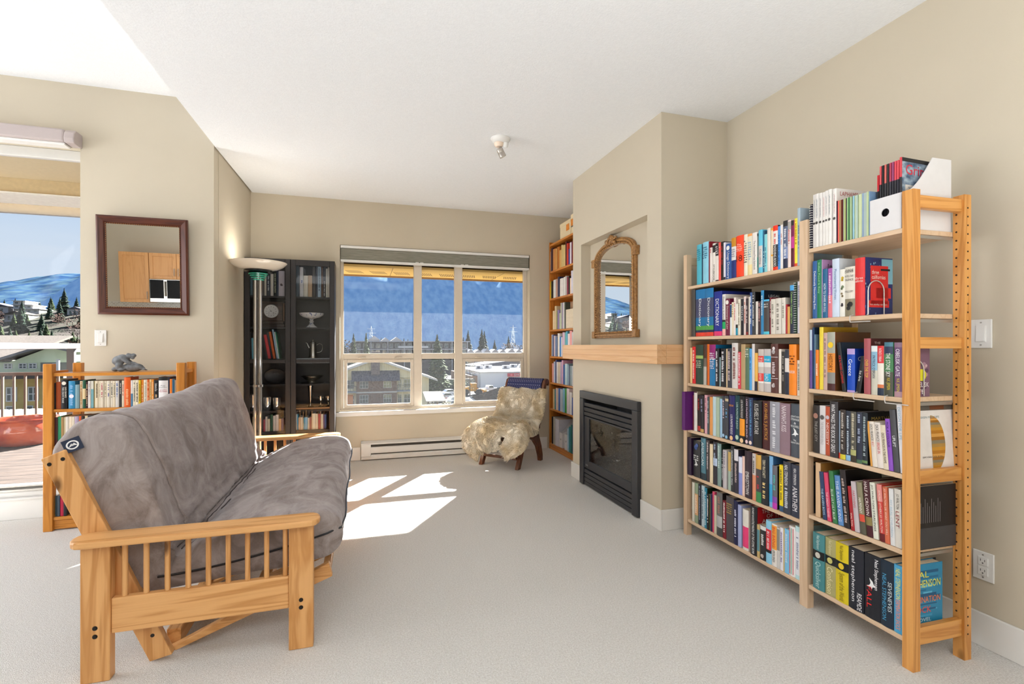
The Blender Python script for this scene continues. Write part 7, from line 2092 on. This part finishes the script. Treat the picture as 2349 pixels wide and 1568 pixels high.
def bare(label, loc, h, r, seed, group=None, mat=None, name='bare_tree'):
    rn = random.Random(seed); t = empty(name, loc, label, 'tree', group=group)
    mb = MB()
    for k in range(260):
        a = rn.random()*6.28; b = rn.uniform(-.9, 1); rr = r*(rn.random()**.4)*math.sqrt(max(.05, 1 - b*b*.8)); z = h*(.58 + .40*b)
        x, y = rr*math.cos(a), rr*math.sin(a); s_ = r*.10
        d = Vector((rn.uniform(-1, 1), rn.uniform(-1, 1), rn.uniform(-.5, 1))).normalized()*s_*2; e = d.cross(Vector((.3, .5, .9))).normalized()*s_*.55
        p = Vector((x, y, z)); mb.add([tuple(p - e), tuple(p + d), tuple(p + e)], [(0, 1, 2)])
    mb.build('twigs', mat or M_bare, t)
    mb = MB().cyl((0, 0, 0), (0, 0, h*.8), h*.02, h*.005, n=6); mb.build('trunk', M_trk, t)
    return t
bare('thin leafy tree before the white store, right window pane', (25.0, 117.0, GZ), 8.6, 1.5, 6, mat=mixnoise('grey_green_leaves', '6e7058', '92927a', 1.2, rough=.95))
PH = random.Random(17); SPOTS = [(-141, 298), (-126.5, 290)] + [(x, y) for x in range(-176, -128, 4) for y in (292, 296, 300, 304)] + [(-152, 281), (-147, 281), (-149, 277)]
def clear(x, y, d):
    if any((x - a)**2 + (y - b)**2 < d*d for a, b in SPOTS): return False
    SPOTS.append((x, y)); return True
base = tree('dark green conifer among houses on the hillside outside the balcony door', (-141, 298, hill_z(-141, 298) - .3), 13, 3.6, M_cond, 7, 'hillside conifers')
b2 = tree('dark green conifer among houses on the hillside outside the balcony door', (-126.5, 290, hill_z(-126.5, 290) - .3), 9, 3.0, M_con, 8, 'hillside conifers')
for k in range(150):
    y = PH.uniform(190, 345); x = -y*.507 + PH.uniform(-.062, .085)*y
    if abs(y - 299) < 14 or not clear(x, y, 5.2): continue
    o = dup(base if PH.random() < .55 else b2, (x, y, hill_z(x, y) - .3), PH.random()*6); o.scale = [PH.uniform(.35, .85)]*3
bb = bare('brownish leafless tree on the brushy hillside', (-120, 225, hill_z(-120, 225) - .2), 6, 3.4, 9, 'hillside bare trees', mixnoise('mauve_twigs', '4c3c36', '645048', 1.0, rough=.95, spec=.05))
for k in range(260):
    y = PH.uniform(178, 284); x = -y*.507 + PH.uniform(-.06, .08)*y
    if not clear(x, y, 5.0): continue
    o = dup(bb, (x, y, hill_z(x, y) - .2), PH.random()*6); o.scale = [PH.uniform(.6, 1.15)]*3
bn = bare('leafless pinkish brown tree in the grove beyond the green gabled building', (-62, 122, GZ), 13.5, 4.2, 21, 'grove beyond the green building', mixnoise('mauve_twigs', '4c3c36', '645048', 1.0, rough=.95, spec=.05))
SPOTS2 = [(-62, 122)]
for k in range(120):
    y = PH.uniform(105, 178); x = -y*.507 + PH.uniform(-.07, .085)*y
    if any((x - a)**2 + (y - b)**2 < 49 for a, b in SPOTS2): continue
    SPOTS2.append((x, y)); o = dup(bn, (x, y, GZ), PH.random()*6); o.scale = [PH.uniform(.75, 1.05)]*3
bt = bare('leafless brown tree along the far valley edge', (30, 300, GZ), 13, 6, 10, 'valley bare trees', mixnoise('valley_twigs', '564d48', '6c625b', .6, rough=.95, spec=.05))
SPOTS += [(5.7, 332), (102, 332)] + [(x, y) for x in range(48, 96, 6) for y in (262, 268, 274)] + [(-9, 258), (0, 275), (12, 330), (24, 300), (29, 330), (47, 310), (73, 335), (79, 330), (84, 338), (69, 345), (92, 345), (104, 350), (62, 330), (-4, 262)]
for k in range(160):
    x, y = PH.uniform(-15, 125), PH.uniform(276, 352)
    if not clear(x, y, 11.5): continue
    o = dup(bt, (x, y, GZ), PH.random()*6); o.scale = [PH.uniform(.7, 1.25)]*3
vc = tree('blue green conifer along the far valley edge', (-4, 262, GZ), 19, 4.6, M_cond, 12, 'valley conifers', 1.2)
for x, y, s_ in ((-9, 258, .92), (0, 275, .8), (12, 330, .95), (24, 300, .9), (29, 330, .9), (47, 310, .85), (71, 338, 1.25), (76, 318, 1.25), (86, 352, 1.25), (69, 345, 1.0), (92, 345, .9), (104, 350, 1.05), (62, 330, .8)):
    o = dup(vc, (x, y, GZ), x); o.scale = [s_]*3
for k, (x, y, w_, h_, lab) in enumerate(((-168.5, 300, 13, 4.2, 'wide hillside house with grey roof, left of the white terraced one'), (-134, 296, 6, 2.6, 'small hillside house with white porch at the right of the hill'), (-149, 281, 8, 3, 'low tan roofed house just below the white terraced house'))):
    z = hill_z(x, y); hip(lab, x - w_/2, x + w_/2, y - 4, y + 5, z - 3, z + h_*.7, z + h_*1.2, M_hw, (M_sh, M_sh, M_shb)[k], wins=3)
def terrace():
    z = hill_z(-155, 297); t = empty('hillside_villa', (-155, 300, z), 'white terraced flat roofed villa on the hillside outside the balcony door', 'building')
    for k, (x0, x1, z0, z1) in enumerate(((-159, -149, -3, 1.7), (-159, -151.5, 1.7, 3.6), (-159, -154.5, 3.6, 5.4))):
        P_(MB().box(x0, x1, 294, 304, z + z0, z + z1).build('storey', M_hw, t), t)
        P_(MB().box(x0 - .3, x1 + .6, 293, 304.2, z + z1, z + z1 + .25).build('terrace_slab', M_wwh, t), t)
        n = int((x1 - x0)/2.4)
        for q in range(n): wind(t, x0 + .5 + q*2.4, x0 + 2.1 + q*2.4, z + z1 - 1.4, z + z1 - .3, 293.99, 1, 1, .15)
terrace()
def pylon(label, x, y, h):
    t = empty('power_pylon', (x, y, GZ), label, 'pylon', group='power pylons')
    m = plain('pale_steel', 'c4ccd2', rough=.5); mb = MB(); q = .16
    for sx_, sy_ in ((1, 1), (1, -1), (-1, 1), (-1, -1)): mb.tube([(sx_*2, sy_*2, 0), (sx_*.7, sy_*.7, h*.8), (0, 0, h)], q, 4)
    for k in range(6):
        z = h*.14*k; w0 = 2 - 1.3*z/(h*.8); w1 = 2 - 1.3*(z + h*.13)/(h*.8)
        for s_ in (-1, 1): mb.tube([(-w0, s_*w0, z), (w1, s_*w1, z + h*.13)], q*.7, 4); mb.tube([(w0, s_*w0, z), (-w1, s_*w1, z + h*.13)], q*.7, 4)
    mb.build('lattice', m, t)
    MB().tube([(-3.2, 0, h*.82), (3.2, 0, h*.82)], q, 4).tube([(-2.4, 0, h*.93), (2.4, 0, h*.93)], q, 4).build('cross_arm', m, t)
pylon('pale lattice power pylon in the far valley, left window pane', 5.7, 332, 25)
pylon('pale lattice power pylon in the far valley, right window pane', 102, 332, 27)
